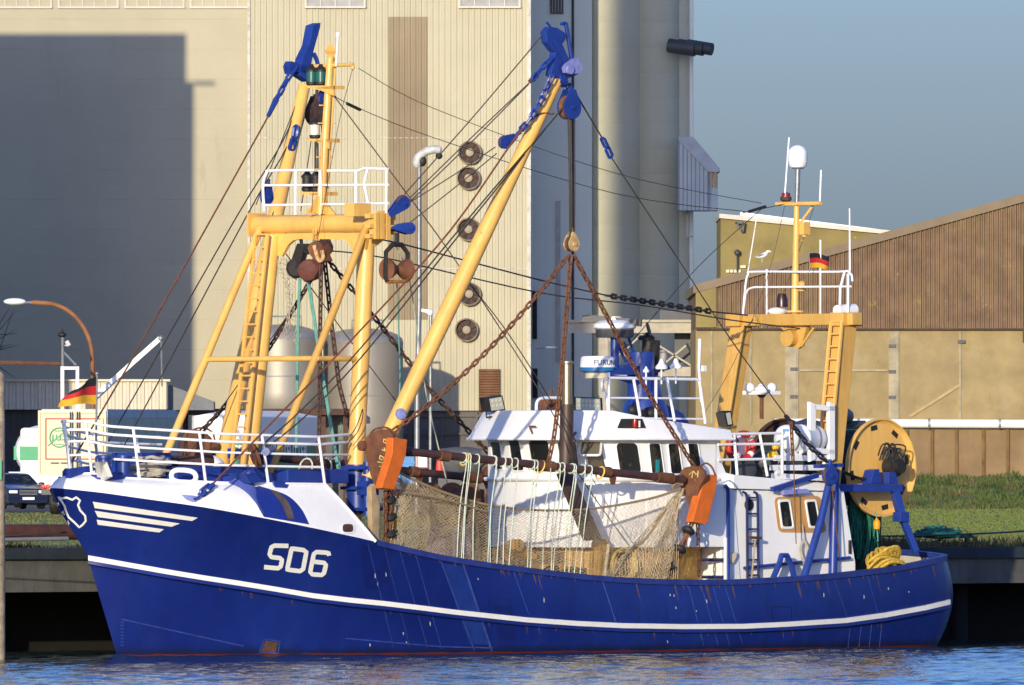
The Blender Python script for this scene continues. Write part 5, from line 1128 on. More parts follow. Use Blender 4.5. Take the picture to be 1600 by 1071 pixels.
# floodlights on the roof
LEDM = M('led_glass', (.50, .52, .44), .12, var=.1); LEDC = M('led_chip', (.75, .68, .42), .4)
def flood(c4, yb, nx, ny, par, dep=.16):
    P = [b(x, y, yb) for x, y in c4]; nrm = (P[1] - P[0]).cross(P[3] - P[0]).normalized()
    if nrm.y > 0: nrm = -nrm
    m2 = MB(); m2.cur = 0; m2.prism([p + nrm * .02 for p in P], -nrm * dep); ce = sum(P, Vector()) / 4
    m2.cur = 0; m2.tube([P[3] - nrm * .1, P[3] - nrm * .1 - Vector((0, 0, .12)), P[2] - nrm * .1 - Vector((0, 0, .12)), P[2] - nrm * .1], .02, 5)
    m2.cur = 1; inn = [ce + (p - ce) * .84 + nrm * .024 for p in P]; m2.add(inn, [(0, 1, 2, 3)])
    m2.cur = 2
    for i in range(nx):
        for j in range(ny):
            u, v = (i + .7) / (nx + .4), (j + .55) / (ny + .55); c = (inn[0] * (1 - u) + inn[1] * u) * (1 - v) + (inn[3] * (1 - u) + inn[2] * u) * v
            a = (inn[1] - inn[0]).normalized() * .034; d = Vector((0, 0, .034)); m2.add([c - a - d + nrm * .006, c + a - d + nrm * .006, c + a + d + nrm * .006, c - a + d + nrm * .006], [(0, 1, 2, 3)])
    return m2.build('floodlight', [BLK, LEDM, LEDC], par, 0)
flood([(761, 622), (784, 618), (789, 641), (765, 644)], 1.2, 3, 2, roof, .26)
flood([(895, 620), (940, 622), (941, 644), (895, 642)], -.9, 6, 2, roof, .12)
mb = MB(); P = [b(1131, 645, -2.1), b(1142, 642, -2.1), b(1146, 665, -2.1), b(1136, 667, -2.1)]; mb.cur = 0; mb.prism(P, (-.12, .14, 0)); mb.cur = 1; mb.add([b(1134, 646, -2.12), b(1141, 644.5, -2.12), b(1144, 663, -2.12), b(1137.5, 664, -2.12)], [(0, 1, 2, 3)]); mb.build('floodlight', [BLK, LEDM], roof, 0)
# roof rail, small front handrail
mb = MB(); yr = -1.5
P = catmull([b(951, 645, yr), b(947, 620, yr), b(941, 604, yr), b(944, 594, yr), b(955, 591, yr)], 4) + [b(1025, 592, yr)] + catmull([b(1080, 593, yr), b(1090, 594, yr), b(1094, 604, yr), b(1102, 662, yr)], 4)
mb.tube(P, .034, 8); mb.tube([b(946, 622, yr), b(1097, 623, yr)], .024, 8); mb.tube([b(1010, 654, yr), b(1102, 655, yr)], .024, 6)
mb.build('roof_rail', WHT2, roof)
for x0, x1, y1, ytop in ((951, 951, 645, 582), (990, 1000, 650, 592), (1042, 1054, 658, 590), (1025, 1025, 655, 590)):
    m2 = MB(); m2.tube([b(x0, ytop, yr), b(x1, y1, yr)], .034, 8); m2.build('rail_post', WHT2, roof)
mb = MB(); mb.tube(catmull([b(838, 641, 0), b(839, 629, 0), b(845, 623, 0), b(860, 622, 0), b(882, 622, 0)], 4), .035, 8); mb.build('hand_rail', WHT2, roof)
mb = MB(); mb.box(b(857, 632, .6), (.3, .3, .22)); mb.tube([b(858, 625, .6), b(862, 608, .6)], .03, 6); mb.box(b(873, 628, .4), (.25, .25, .28)); mb.build('roof_fitting', RUST, roof)
mb = MB(); mb.tube([b(988, 642, -1), b(1000, 645, -1), b(1013, 648, -1)], .07, 8); mb.ball(b(1018, 646, -1), (.25, .2, .15)); mb.ball(b(988, 641, -1.1), .11); mb.build('horn', BLK, roof)
# radar mast: blue pedestal, arm, two radars, funnel
mb = MB(); mb.grid([[b(967, 650, -.25), b(972, 600, -.25), b(982, 570, -.25), b(984, 556, -.25)]], False) if False else None
def quadbox(p0, p1, y0, y1):       # tapered box between two pixel rows: p=(pxl, pxr, py)
    A_ = [b(p0[0], p0[2], y0), b(p0[1], p0[2], y0), b(p1[1], p1[2], y0 * .7), b(p1[0], p1[2], y0 * .7)]
    return A_
mb = MB(); c = b(1008, 657, 0); mb.lathe([(.56, -.05), (.50, .25), (.40, .5), (.31, .8), (.29, .98)], c, n=20); mb.prism([b(1025, 656, -.1), b(1082, 668, -.1), b(1066, 646, -.1), b(1040, 632, -.1), b(1028, 612, -.1)], (0, .2, 0)); mb.build('mast_pedestal', BLU, boat, 40)
mb = MB(); c = b(1001, 590, .0); mb.lathe([(.30, -.6), (.30, .55), (.27, .56)], c, n=24); mb.prism([b(955, 586, -.2), b(1024, 586, -.2), b(1018, 576, -.2), b(985, 570, -.2), b(960, 580, -.2)], (0, .3, 0)); mb.prism([b(955, 586, -.2), b(1010, 604, -.2), b(1006, 590, -.2)], (0, .25, 0)); mb.bar(b(1008, 585, 0), b(1052, 573, 0), .10, .06); mb.build('radar_platform', BLU, boat, 30)
mb = MB(); mb.tube([b(960.5, 584, .0), b(960.5, 526, .0)], .095, 14); mb.tube([b(978, 566, .1), b(966, 540, .1)], .03, 6); mb.tube([b(992, 556, .1), b(982, 528, .1)], .03, 6); mb.bar(b(960, 538, 0), b(984, 540, 0), .03, .03); mb.tube([b(985, 566, .1), b(975, 535, .1)], .025, 6); mb.build('radar_post', BLU, boat)
mb = MB(); c = b(960.5, 528, 0); mb.cur = 1; mb.lathe([(.38, 0), (.42, .05), (.42, .19), (.36, .2)], c, n=8); mb.cur = 0; mb.lathe([(.42, .18), (.47, .22), (.46, .30), (.34, .37), (.16, .39), (.15, .46)], c, n=24); mb.cur = 1
p, q_ = b(910, 497, -.35), b(1002, 504, .25); mb.bar(b(911, 497, .55), b(1002, 505, -.55), .16, .155); mb.build('radar_scanner', [WHT2, DGREY], boat, 40)
mb = MB(); c = b(934, 577, .2); mb.cur = 0; mb.lathe([(.36, .02), (.39, .04), (.37, .24), (.33, .28), (.05, .29)], c, n=32); mb.cur = 1; mb.lathe([(.30, -.08), (.38, -.04), (.385, .04), (.30, .05)], c, n=32); mb.cur = 2; mb.lathe([(.27, -.2), (.27, -.07)], c, n=24); mb.build('radome', [WHT2, M('radome_blue', (.02, .15, .36), .4), CREAM], boat, 40)
mb = MB(); rdv = Vector((.39 * math.cos(0), 0, 0))
cu_ = MB(); text_mb('FURUNO', (0, 0, 0), (1, 0, 0), (0, 0, 1), .16, 0, cu_, .012); V = []
for p in cu_.v:
    a = math.radians(-100) + p.x / .385; V.append(c + Vector((math.cos(a) * .392, math.sin(a) * .392, .09 + p.z)))
mb.add(V, cu_.f); mb.build('radome_lettering', M('lettering_navy', (.02, .04, .14), .5), boat, 0)
SOOT = M('funnel_soot', (.045, .038, .030), .6, .3, var=.4, scale=3)
mb = MB(); mb.tube([b(1014, 590, .35), b(1017, 540, .35), b(1017.5, 532, .35)], .20, 18); mb.lathe([(.17, 0), (.19, .06), (.14, .11)], b(1010, 532, .35), n=16); mb.lathe([(.19, 0), (.19, .03)], b(1013, 517, .3), Vector((.55, -.75, .25)), 20); mb.bar(b(1008, 534, .3), b(1011, 520, .3), .05, .05); mb.build('funnel', SOOT, boat, 40)
mb = MB(); mb.tube([b(1033, 580, 0), b(1037, 553, 0)], .08, 12); mb.tube([b(1036, 553, 0), b(1037.4, 548, 0)], [.1, .06], 10); mb.build('vent_pipe', M('vent_grey', (.35, .33, .29), .5), boat)
for px, py, yb in ((1033.5, 575, -.3), (1056, 574, -.3), (1009.5, 580, -.6)):
    m2 = MB(); s = .5 if px < 1020 else 1.0; c = b(px, py, yb); m2.lathe([(.13 * s, -.03), (.14 * s, .02), (.07 * s, .10 * s), (.04 * s, .18 * s), (.01, .2 * s)], c, n=16); m2.tube([c - Vector((0, 0, .03)), c - Vector((0, 0, .36))], .02, 6); m2.build('antenna', WHT2, boat)
mb = MB(); mb.tube([b(1096, 628, -1.5), b(1092, 575, -1.5), b(1093.5, 530, -1.5)], [.03, .03, .04], 8); mb.box(b(1099, 576, -1.5), (.1, .1, .12)); mb.build('antenna', WHT2, boat)
# dark derrick pole before the wheelhouse
mb = MB(); mb.tube([b(886, 568, -1.9), b(886, 632, -1.9)], .115, 16); mb.lathe([(.12, -.02), (.17, 0), (.17, .04), (.05, .05)], b(886, 568, -1.9), n=12); mb.build('pole_top', M('brass_sleeve', (.42, .33, .18), .3, .8, var=.2, scale=2), boat, 40)
BRN = M('brown_pole_paint', (.07, .04, .028), .5, var=.3, scale=2, rust=.1)
mb = MB(); mb.tube([b(886, 632, -1.9), b(884, 735, -1.9)], .15, 16); mb.prism([b(876, 741, -2.0), b(893, 735, -2.0), b(942, 845, -2.35), b(918, 845, -2.35)], (0, .14, 0)); mb.tube([b(892, 684, -1.9), b(900, 676, -1.9)], .03, 6); mb.build('derrick_pole', BRN, boat)
# ochre lower house, white wing, aft house
mb = MB(); P = [(4.1, 1.9), (1.6, 1.9), (.95, .5), (.9, -.8), (1.7, -1.75), (4.1, -1.75)]; mb.prism([Vector((x, y, .4)) for x, y in P], (0, 0, 1.86)); lower = mb.build('lower_house', TAN, boat, 0)
yw = -2.5; x1 = b(1136, 800, yw).x; x0 = b(925, 800, yw).x
mb = MB(); WX = MB()
z2, z3 = b(1000, 856, yw).z, b(1090, 757, yw).z
prof = [b(915, 858, -2.2), b(1136, 857.5, yw), b(1136, 757, yw), b(1045, 756, yw), b(1002, 752, -2.2)]
mb.add([Vector((1.95, -2.17, z2)), Vector((x1, yw, z2)), Vector((x1, yw, z3)), Vector((3.0, yw, z3)), Vector((1.95, -2.17, z3)), Vector((x1, -1.0, z2)), Vector((x1, -1.0, z3)), Vector((1.95, -1, z2)), Vector((1.95, -1, z3)), Vector((3.0, yw, z2))],
       [(0, 9, 3, 4), (9, 1, 2, 3), (1, 5, 6, 2), (4, 3, 2, 6, 8), (0, 7, 5, 1, 9), (0, 4, 8, 7)])
mb.build('white_wing', WHT, boat, 0, .02)
mb = MB(); mb.box((x1 - .03, yw - .0, (z2 + .5) / 2 + .2), (.08, .06, z2 - .5)); mb.build('wing_post', WHT, boat, 0)
mb = MB(); P = [b(1137.5, 910, yw - .02), b(1137.5, 770, yw - .02), b(1137, 764, yw - .05), b(1133, 759, yw - .06)]; mb.tube(P, .045, 8); mb.build('blue_grab_rail', BLU, boat)
DKB = M('ladder_blue', (.015, .02, .09), .5)
for py in (875, 902): mb = MB(); mb.tube([b(1096, py, -2.1), b(1138, py, yw)], .04, 6); mb.build('side_step', DKB, boat)
mb = MB(); mb.box(b(1104, 882, -1.76), (.16, .02, 1.6)); mb.build('door_shadow_strip', RUSTD, lower, 0)  # thin dark strip drawn as the doorway's shadow
ya = -2.3; xa0, xa1 = b(1137, 800, ya).x, b(1319, 770, ya).x
zta = b(1200, 771, ya).z
xaft = b(1337, 880, ya).x
AB = MB(); P = [Vector((xa0 - .2, ya, .5)), Vector((xaft, ya, .5)), Vector((xaft, ya, b(1337, 880, ya).z)), Vector((xa1, ya, b(1319, 768, ya).z)), Vector((xa0 - .2, ya, b(1145, 765, ya).z))]
AB.prism(P, (0, 4.4, 0)); ABV = bvh_of(AB)
aft = AB.build('aft_house', WHT, boat, 0, .02)
mb = MB(); P = [b(1146, 742, ya - .1), b(1310, 757, ya - .1), b(1314, 768, ya - .1), b(1230, 766, ya - .1), b(1146, 764, ya - .1)]; mb.prism(P, (0, 4.6, 0)); mb.build('upper_deck', WHT, boat, 0, .015)
mb = MB(); P = [hit(ABV, x, y, .03)[0] for x, y in ((1137, 760), (1156, 762), (1156, 909), (1137, 909))]; mb.prism([p for p in P], (0, .2, 0)); mb.build('corner_shade_panel', M('shaded_white', (.72, .75, .78), .4), boat, 0, .02)  # bluish white panel; the recess's shade is put into its colour
# wing end of the wheelhouse: sloping screen to the upper deck
mb = MB(); mb.prism([b(1117, 688, -2.13), b(1122, 688, -2.13), b(1126, 720, -2.13), b(1134, 739, -2.13), b(1150, 743, -2.13), b(1150, 768, -2.13), b(1112, 768, -2.13)], (0, .08, 0)); mb.build('side_screen', WHT, boat, 0)
# ochre window panel with two windows
mb = MB(); pr = rect_round([Vector((x, y, 0)) for x, y in ((1209, 777), (1282, 775), (1291, 833), (1216, 832))], .16, 5); decal(ABV, [(p.x, p.y) for p in pr], .012, mb); mb.build('ochre_panel', M('panel_ochre', (.55, .29, .09), .5, var=.1), aft, 0)
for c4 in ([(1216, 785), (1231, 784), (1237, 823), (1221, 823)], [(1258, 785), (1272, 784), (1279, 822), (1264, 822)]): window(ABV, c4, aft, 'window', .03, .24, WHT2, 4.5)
# blue ladder, broom, hand rail along the house
mb = MB()
for px in (1167, 1184): mb.tube([b(px - 6, 769, ya - .15), b(px - 2, 771, ya - .15), b(px, 778, ya - .15), b(px + 1, 912, ya - .15)], .03, 8)
for py in (778, 803, 827, 850, 875, 899): mb.tube([b(1167, py, ya - .15), b(1185, py, ya - .15)], .022, 6)
mb.build('side_ladder', DKB, boat)
mb = MB(); mb.tube([b(1163, 888, ya - .1), b(1240, 880, ya - .1), b(1328, 872, ya - .1)], .04, 8); mb.build('hand_rail', BLU, boat)
mb = MB(); mb.tube([b(1206, 908, ya - .35), b(1218, 880, ya - .35), b(1221, 868, ya - .35), b(1229, 868, ya - .35), b(1236, 882, ya - .35), b(1241, 905, ya - .35)], .065, 8); mb.build('bitt_bow', BLU, boat)
mb = MB(); mb.lathe([(.13, 0), (.13, .03)], hit(ABV, 1169.5, 789, .0)[0], (0, -1, 0), 16); mb.build('deck_lamp', BLK, boat)
mb = MB(); mb.box(hit(ABV, 1327, 855, .02)[0], (.06, .04, .3)); mb.box(hit(ABV, 1302, 845, .05)[0], (.06, .05, .3)); mb.build('fender_clip', BLK, boat, 0)
mb = MB(); mb.prism([b(1223, 766, ya - .2), b(1262, 764, ya - .2), b(1268, 771, ya - .2), b(1226, 774, ya - .2)], (0, .12, 0)); mb.build('blue_lamp_cover', M('cover_lilac', (.25, .27, .62), .4), boat, 0, .02)
# rails of the upper deck
mb = MB(); yr = -2.25
for y0, y1 in ((679, 677), (695, 694), (719, 717)): mb.tube([b(1122, y0, yr), b(1150, y0 - .5, yr), b(1222, y1, yr)], .03, 8)
mb.build('upper_rail', WHT2, boat)
for x0_, y0, x1_, y1 in ((1147, 678, 1152, 742), (1187, 678, 1199, 744), (1222, 675, 1222, 740)):
    m2 = MB(); m2.tube([b(x0_, y0, yr), b(x1_, y1, yr)], .034, 8); m2.build('rail_post', WHT2, boat)
# clutter on the upper deck: dark canvas heap, winch box
mb = MB(); mb.box(b(1185, 728, -1.2), (1.0, .7, .5)); mb.ball(b(1192, 722, -1.5), (.3, .3, .26)); mb.ball(b(1235, 738, -1.2), (.35, .4, .2)); mb.lathe([(.18, -.1), (.24, -.08), (.24, .08), (.18, .1)], b(1166, 733, -1.8), (0, 1, 0), 16); mb.build('deck_clutter', DGREY, boat)
mb = MB(); mb.bar(b(1210, 716, -1.9), b(1288, 716, -1.9), .1, .12); mb.bar(b(1205, 731, -1.9), b(1300, 731, -1.9), .1, .12); mb.bar(b(1208, 744, -1.9), b(1300, 748, -1.9), .1, .12); mb.bar(b(1214, 730, -1.9), b(1214, 745, -1.9), .1, .1); mb.bar(b(1290, 715, -1.9), b(1290, 745, -1.9), .1, .1)
for px in (1222, 1240, 1262): mb.bar(b(px, 704, -1.9), b(px + 9, 716, -1.9), .05, .05); mb.bar(b(px + 14, 704, -1.9), b(px + 6, 716, -1.9), .05, .05)
mb.build('raft_cradle', WHT2, boat, 0)
# white ladder frame against the port gantry leg
mb = MB()
for px in (1270, 1300): mb.prism([b(px - 4, 628, -2.0), b(px + 5, 632, -2.0), b(px + 5, 718, -2.0), b(px - 4, 722, -2.0)], (0, .10, 0))
for py in (636, 704): mb.bar(b(1270, py, -1.95), b(1302, py + 3, -1.95), .1, .12)
mb.build('white_frame', WHT2, boat, 0, .01)
# ---------------------------------------------------------------- stern gantry
zg = b(1240, 500, 0).z
for s, xt, xb2 in ((-1, 8.82, 8.1), (1, 8.82, 8.1)):
    m2 = MB(); m2.bar(Vector((xb2, s * 1.74, 3.3)), Vector((xt, s * 1.6, zg - .1)), .40, .30, (0, 1, 0)); m2.bar(Vector((xb2 - .17, s * 1.55, 3.3)), Vector((xt - .17, s * 1.4, zg - .1)), .06, .10, (0, 1, 0)); m2.build('stern_leg', YEL2, boat, 0, .015)
mb = MB(); mb.bar((8.82, -1.95, zg), (8.82, 1.95, zg), .34, .26); mb.box((8.82, -1.6, zg), (.62, .42, .30)); mb.box((8.82, 1.6, zg), (.62, .42, .28)); mb.build('stern_crossbar', YEL2, boat, 0, .02)
mb = MB(); gxs = 8.82
mb.prism([bx(1226, 506, gxs), bx(1262, 506, gxs), bx(1252, 540, gxs), bx(1247, 545, gxs), bx(1240, 543, gxs), bx(1229, 533, gxs)], (.10, 0, 0)); mb.tube([bx(1252, 541, gxs), bx(1272, 512, gxs)], .035, 6); mb.tube([bx(1219, 509, gxs), bx(1232, 521, gxs)], .035, 6); mb.lathe([(.2, -.1), (.2, .1)], bx(1238, 528, gxs) + Vector((-.08, 0, 0)), (1, 0, 0), 16); mb.build('block_bracket', YEL2, boat, 0)
mb = MB(); l0, l1 = Vector((7.9, -1.78, 3.9)), Vector((8.50, -1.62, zg - .05))
for e in (-.17, .17): mb.bar(l0 + Vector((0, e, 0)), l1 + Vector((0, e, 0)), .06, .05)
for k in range(13): p = l0.lerp(l1, k / 12); mb.tube([p - Vector((0, .17, 0)), p + Vector((0, .17, 0))], .02, 6)
mb.build('stern_ladder', YEL, boat)
m0, m1 = b(1242, 492, 0), b(1245, 318, 0)
mb = MB(); mb.tube([m0, m1], [.085, .065], 12); mb.lathe([(.22, 0), (.22, .04)], m0 + Vector((0, 0, .05)), n=12); mb.tube([bx(1213, 319, m1.x), bx(1283, 318, m1.x)], .045, 8); mb.bar(bx(1228, 320, m1.x), bx(1250, 320, m1.x), .25, .04); mb.tube([b(1248, 352, 0), b(1270, 322, -.3)], .03, 6); mb.bar(b(1246, 376, 0), b(1254, 376, 0), .03, .03); mb.box(b(1256, 357, -.1), (.2, .2, .28)); mb.lathe([(.06, 0), (.06, .2)], b(1257, 370, -.1), n=10); mb.build('stern_mast', YEL, boat)
mb = MB(); mb.tube([m1, b(1246.5, 265, 0)], [.05, .06], 10); c = b(1246.5, 262, 0); mb.lathe([(.12, -.03), (.15, .0), (.10, .03)], c, n=16); mb.build('dome_post', GALV, boat)
mb = MB(); c = b(1246.5, 262, 0); mb.lathe([(.16, .0), (.20, .05), (.215, .14), (.215, .30)] + [(.215 * math.cos(R_(a)), .30 + .20 * math.sin(R_(a))) for a in (15, 30, 45, 60, 75, 88)], c, n=28); mb.build('satellite_dome', WHT2, boat, 50)
mb = MB(); mb.tube([b(1226, 310, .3), b(1233, 215, .3)], .02, 6); mb.build('whip_aerial', WHT2, boat)
mb = MB(); mb.tube([b(1281, 320, -.4), b(1283, 266, -.4)], .022, 6); mb.build('whip_aerial', WHT2, boat)
mb = MB(); mb.tube([b(1326, 480, -1.6), b(1328, 420, -1.6), b(1327.5, 326, -1.6)], [.03, .025, .016], 6); mb.build('whip_aerial', WHT2, boat)
mb = MB(); mb.cur = 0; c = bx(1228, 315, m1.x); mb.lathe([(.09, 0), (.13, .03), (.13, .1)], c, n=12); mb.cur = 1; mb.lathe([(.1, .1), (.1, .18), (.05, .2)], c, n=12); mb.build('top_lantern', [RUSTD, M('lantern_red', (.2, .02, .02), .3)], boat)
mb = MB(); mb.lathe([(.13, 0), (.13, .16), (.09, .3)], b(1222, 480, .5), n=12); mb.build('stern_lantern', M('lantern_dark', (.04, .015, .012), .3), boat)
mb = MB(); mb.ball(b(1215, 487, .6), (.25, .2, .1), 14, 8); mb.build('searchlight', WHT2, boat)
mb = MB(); mb.tube([b(1308, 486, -1.6), b(1335, 484, -1.6)], .13, 12); mb.lathe([(.12, -.04), (.13, .04)], b(1319, 485, -1.62), (0, -1, 0), 14); mb.build('liferaft_light', WHT2, boat)
mb = MB(); mb.cur = 0; mb.lathe([(.08, 0), (.09, .18), (.05, .22)], b(1253, 455, -.1), n=12); mb.build('yellow_lamp', YEL2, boat)
# white rail on the stern gantry
mb = MB(); xr = 8.75
def sr(px, py): return bx(px, py, xr)
mb.tube(catmull([sr(1161, 492), sr(1165, 445), sr(1169, 429), sr(1176, 425), sr(1250, 425)], 4) + [sr(1310, 425), sr(1325, 424), sr(1331, 430), sr(1332, 440)], .026, 8); mb.tube(catmull([sr(1161, 490), sr(1166, 458), sr(1175, 450), sr(1190, 449)], 4) + [sr(1330, 448)], .024, 8); mb.tube([sr(1320, 424), sr(1313, 450), sr(1312, 490)], .03, 8); mb.tube([sr(1325, 428), sr(1325, 490)], .03, 8); mb.tube([sr(1165, 448), sr(1183, 336)], .014, 6); mb.build('stern_mast_rail', WHT2, boat)
for px, yt in ((1198, 421), (1282, 375)):
    m2 = MB(); m2.tube([sr(px, yt), sr(px, 495)], .022, 8); m2.build('rail_post', WHT2, boat)
# twin globe deck lights on a rusty post behind the rail
mb = MB(); mb.tube([b(1190, 655, .8), b(1190, 622, .8)], .045, 8); mb.lathe([(.05, 0), (.14, .1)], b(1190, 622, .8), n=12); mb.build('light_post', RUST, boat)
mb = MB(); mb.box(b(1190, 614, .8), (.7, .5, .08))
for px, py in ((1171.5, 606), (1190, 607), (1206, 606)): mb.ball(b(px, py, .8), (.11, .11, .11)); 
mb.ball(b(1190, 610, .6), (.16, .16, .11)); mb.build('globe_lights', WHT2, boat)
# ---------------------------------------------------------------- net drum and stern frame
dc = b(1375, 731, -1.45); rr_ = 1.09
DRM = M('drum_ochre', (.78, .46, .12), .45, var=.08, scale=1.5, rust=.09, rscale=2.5, streak=.3, scol=(.4, .2, .05))
def flange(y, s):
    m2 = MB(); n = 56
    m2.cur = 0; m2.lathe([(.05, -.02), (rr_ * .90, -.02), (rr_ * .955, .015), (rr_ * .97, .075), (rr_, .08), (rr_ * 1.01, .06), (rr_ * 1.0, -.03), (rr_ * .9, -.07), (.05, -.07)], (dc.x, y, dc.z), (0, -s, 0), n)
    m2.cur = 2
    for k in range(8):
        a = 2 * math.pi * (k + .25) / 8; ce = Vector((dc.x + math.cos(a) * rr_ * .82, y + s * .02 - s * .004, dc.z + math.sin(a) * rr_ * .82)); ce.y = y + .016; t_ = Vector((-math.sin(a), 0, math.cos(a))) * .11; rd = Vector((math.cos(a), 0, math.sin(a))) * .055
        m2.add([ce - t_ - rd - Vector((0, .002, 0)), ce + t_ - rd - Vector((0, .002, 0)), ce + t_ * .9 + rd - Vector((0, .002, 0)), ce - t_ * .9 + rd - Vector((0, .002, 0))], [(0, 1, 2, 3)])
    return m2.build('drum_flange', [DRM, DRM, BLK], boat, 30)
flange(dc.y, 1)
DRM_ = DRM; DRM = RUSTD; flange(1.55, 1); DRM = DRM_  # far flange given a dark colour to read as shaded
mb = MB(); mb.lathe([(.80, 0), (.82, .1), (.86, 1.5), (.82, 2.9), (.8, 3.0)], (dc.x, dc.y + .08, dc.z), (0, 1, 0), 32); mb.build('wound_net', M('wound_net_dark', (.02, .035, .03), .95, var=.6, scale=6, bump=1, bscale=25), boat, 60)
mb = MB(); c = Vector((dc.x, dc.y - .12, dc.z)); mb.lathe([(.16, .0), (.22, .04), (.22, .30), (.15, .34), (.15, .45)], c + Vector((.1, 0, .02)), (0, -1, 0), 18)
for i in range(14):
    a = random.uniform(0, 6.28); p = c + Vector((.1 + math.cos(a) * .2, -.3, math.sin(a) * .2)); e2 = c + Vector((-.15 + random.uniform(-.1, .35), -.15, .1 + random.uniform(.2, .45))); mb.tube(catmull([p, p.lerp(e2, .5) + Vector((random.uniform(-.15, .2), -.1, .15)), e2, e2 + Vector((-.1, .05, -.25))], 4), .018, 5)
mb.build('hydraulic_motor', BLK, boat)
mb = MB(); mb.tube(catmull([b(1372, 735, -1.75), b(1362, 748, -1.75), b(1340, 747, -1.75), b(1318, 738, -1.75), b(1312, 745, -1.75)], 5), .035, 8); mb.build('hydraulic_hose', BLK, boat)
yf = -1.95
mb = MB(); mb.bar(b(1284, 763, yf), b(1407, 763, yf), .16, .17); mb.prism([b(1360, 756, yf), b(1366, 735, yf), b(1374, 733, yf), b(1378, 756, yf)], (0, .3, 0)); mb.prism([b(1388, 756, yf), b(1390, 738, yf), b(1400, 738, yf), b(1404, 756, yf)], (0, .3, 0)); mb.build('drum_beam', BLU, boat, 0, .01)
mb = MB(); mb.tube([b(1301, 730, -2.55), b(1282, 815, -2.6), b(1256, 903, -2.7)], .085, 12); mb.build('stern_frame_leg', BLU, boat)
mb = MB(); mb.tube([b(1305, 735, -2.3), b(1301, 903, -2.45)], .10, 12); mb.build('stern_frame_leg', BLU, boat)
mb = MB(); mb.bar(b(1276, 729, -2.4), b(1313, 727, -2.4), .2, .08); mb.bar(b(1206, 765, -2.5), b(1277, 743, -2.5), .10, .10); mb.bar(b(1282, 764, -2.3), b(1306, 742, -2.3), .06, .06); mb.build('stern_frame_head', BLU, boat, 0)
mb = MB(); mb.bar(b(1398, 768, -1.95), b(1410, 812, -2.0), .17, .17); mb.bar(b(1410, 810, -2.0), b(1431, 862, -2.1), .14, .14); mb.box(b(1408, 808, -2.0), (.28, .24, .22)); mb.build('stern_frame_leg', BLU, boat, 0, .01)
mb = MB(); mb.lathe([(.20, -.05), (.20, .05)], b(1238, 526, 0), (0, 1, 0), 8) if False else None
# stbd dark funnel shapes behind the port leg
mb = MB(); mb.tube([b(1308, 648, 1.0), b(1326, 652, 1.0)], [.28, .16], 14); mb.tube([b(1285, 668, 1.2), b(1262, 662, 1.2), b(1230, 672, 1.2)], .12, 10); mb.tube([b(1325, 664, 1.2), b(1350, 664, 1.2)], .10, 10); mb.build('net_sounder', DGREY, boat)
# ================================================================== BOOMS, BLOCKS, RIGGING
HL, TP = Vector((-6.62, -2.30, 3.75)), Vector((-2.52, -3.88, 12.28))
def S(v, s): v = Vector(v); return Vector((v.x, v.y * -s, v.z)) if s > 0 else v       # s=-1 port, +1 starboard
for s in (-1, 1):
    m2 = MB(); m2.tube([S(HL, s), S(HL.lerp(TP, .5), s), S(TP, s)], [.165, .185, .135], 20); m2.build('outrigger_boom', YEL, boat)
    # heel hinge on the mast leg
    m2 = MB(); L0 = S(pb.lerp(ptp, .26), s)
    for z in (3.10, 3.55, 3.98): m2.box(S((-6.50, -2.02, z), s), (.62, .75, .07))
    m2.tube([S((-6.66, -2.32, 2.95), s), S((-6.66, -2.32, 4.1), s)], .10, 12); m2.tube([S((-6.4, -1.75, 3.0), s), S((-6.4, -1.75, 4.05), s)], .24, 14); m2.box(S((-6.63, -2.3, 3.55), s), (.36, .30, .3)); m2.build('boom_hinge', BLU, boat, 40)
def tear(px, yb, th, mb=None):       # plate traced at a boat plane, with real thickness
    mb = mb or MB(); mb.prism([b(x, y, yb) for x, y in px], (0, th, 0)); return mb
# boom heads
ax_ = (TP - HL).normalized()
def head(s):
    off = Vector((0, 0, 0)); m2 = MB(); yb = TP.y
    tmp = MB(); tear([(861, 118), (868, 82), (864, 78), (855, 66), (853, 50), (860, 42), (872, 44), (886, 54), (884, 62), (879, 69), (884, 80), (893, 100), (900, 108), (904, 116), (880, 127), (868, 122)], yb - .09, .18, tmp)
    tear([(866, 64), (875, 61), (892, 97), (886, 104), (876, 86)], yb - .13, .26, tmp)
    tmp.tube([b(884, 36, yb), b(888, 60, yb), b(894, 98, yb)], .05, 8); tmp.tube([b(884, 36, yb), b(876, 38, yb)], .04, 6); tmp.tube([b(863, 46, yb), b(854, 35, yb)], .03, 6)
    tmp.tube([b(869, 124, yb), b(880, 128, yb), b(874, 120, yb)], .15, 10)
    tmp.v = [S(p, s) for p in tmp.v]; tmp.build('boom_head', BLU, boat, 0, .012)
    tmp = MB(); tear([(882, 106), (886, 100), (897, 92), (903, 91), (909, 98), (911, 108), (908, 114), (892, 117), (884, 114)], yb - .26, .09, tmp); tmp.lathe([(.10, 0), (.10, .06), (.05, .06)], b(889, 109, yb - .26), (0, -1, 0), 14)
    tmp.v = [S(p, s) for p in tmp.v]; tmp.build('boom_head_plate', BLUW, boat, 0)
head(-1)
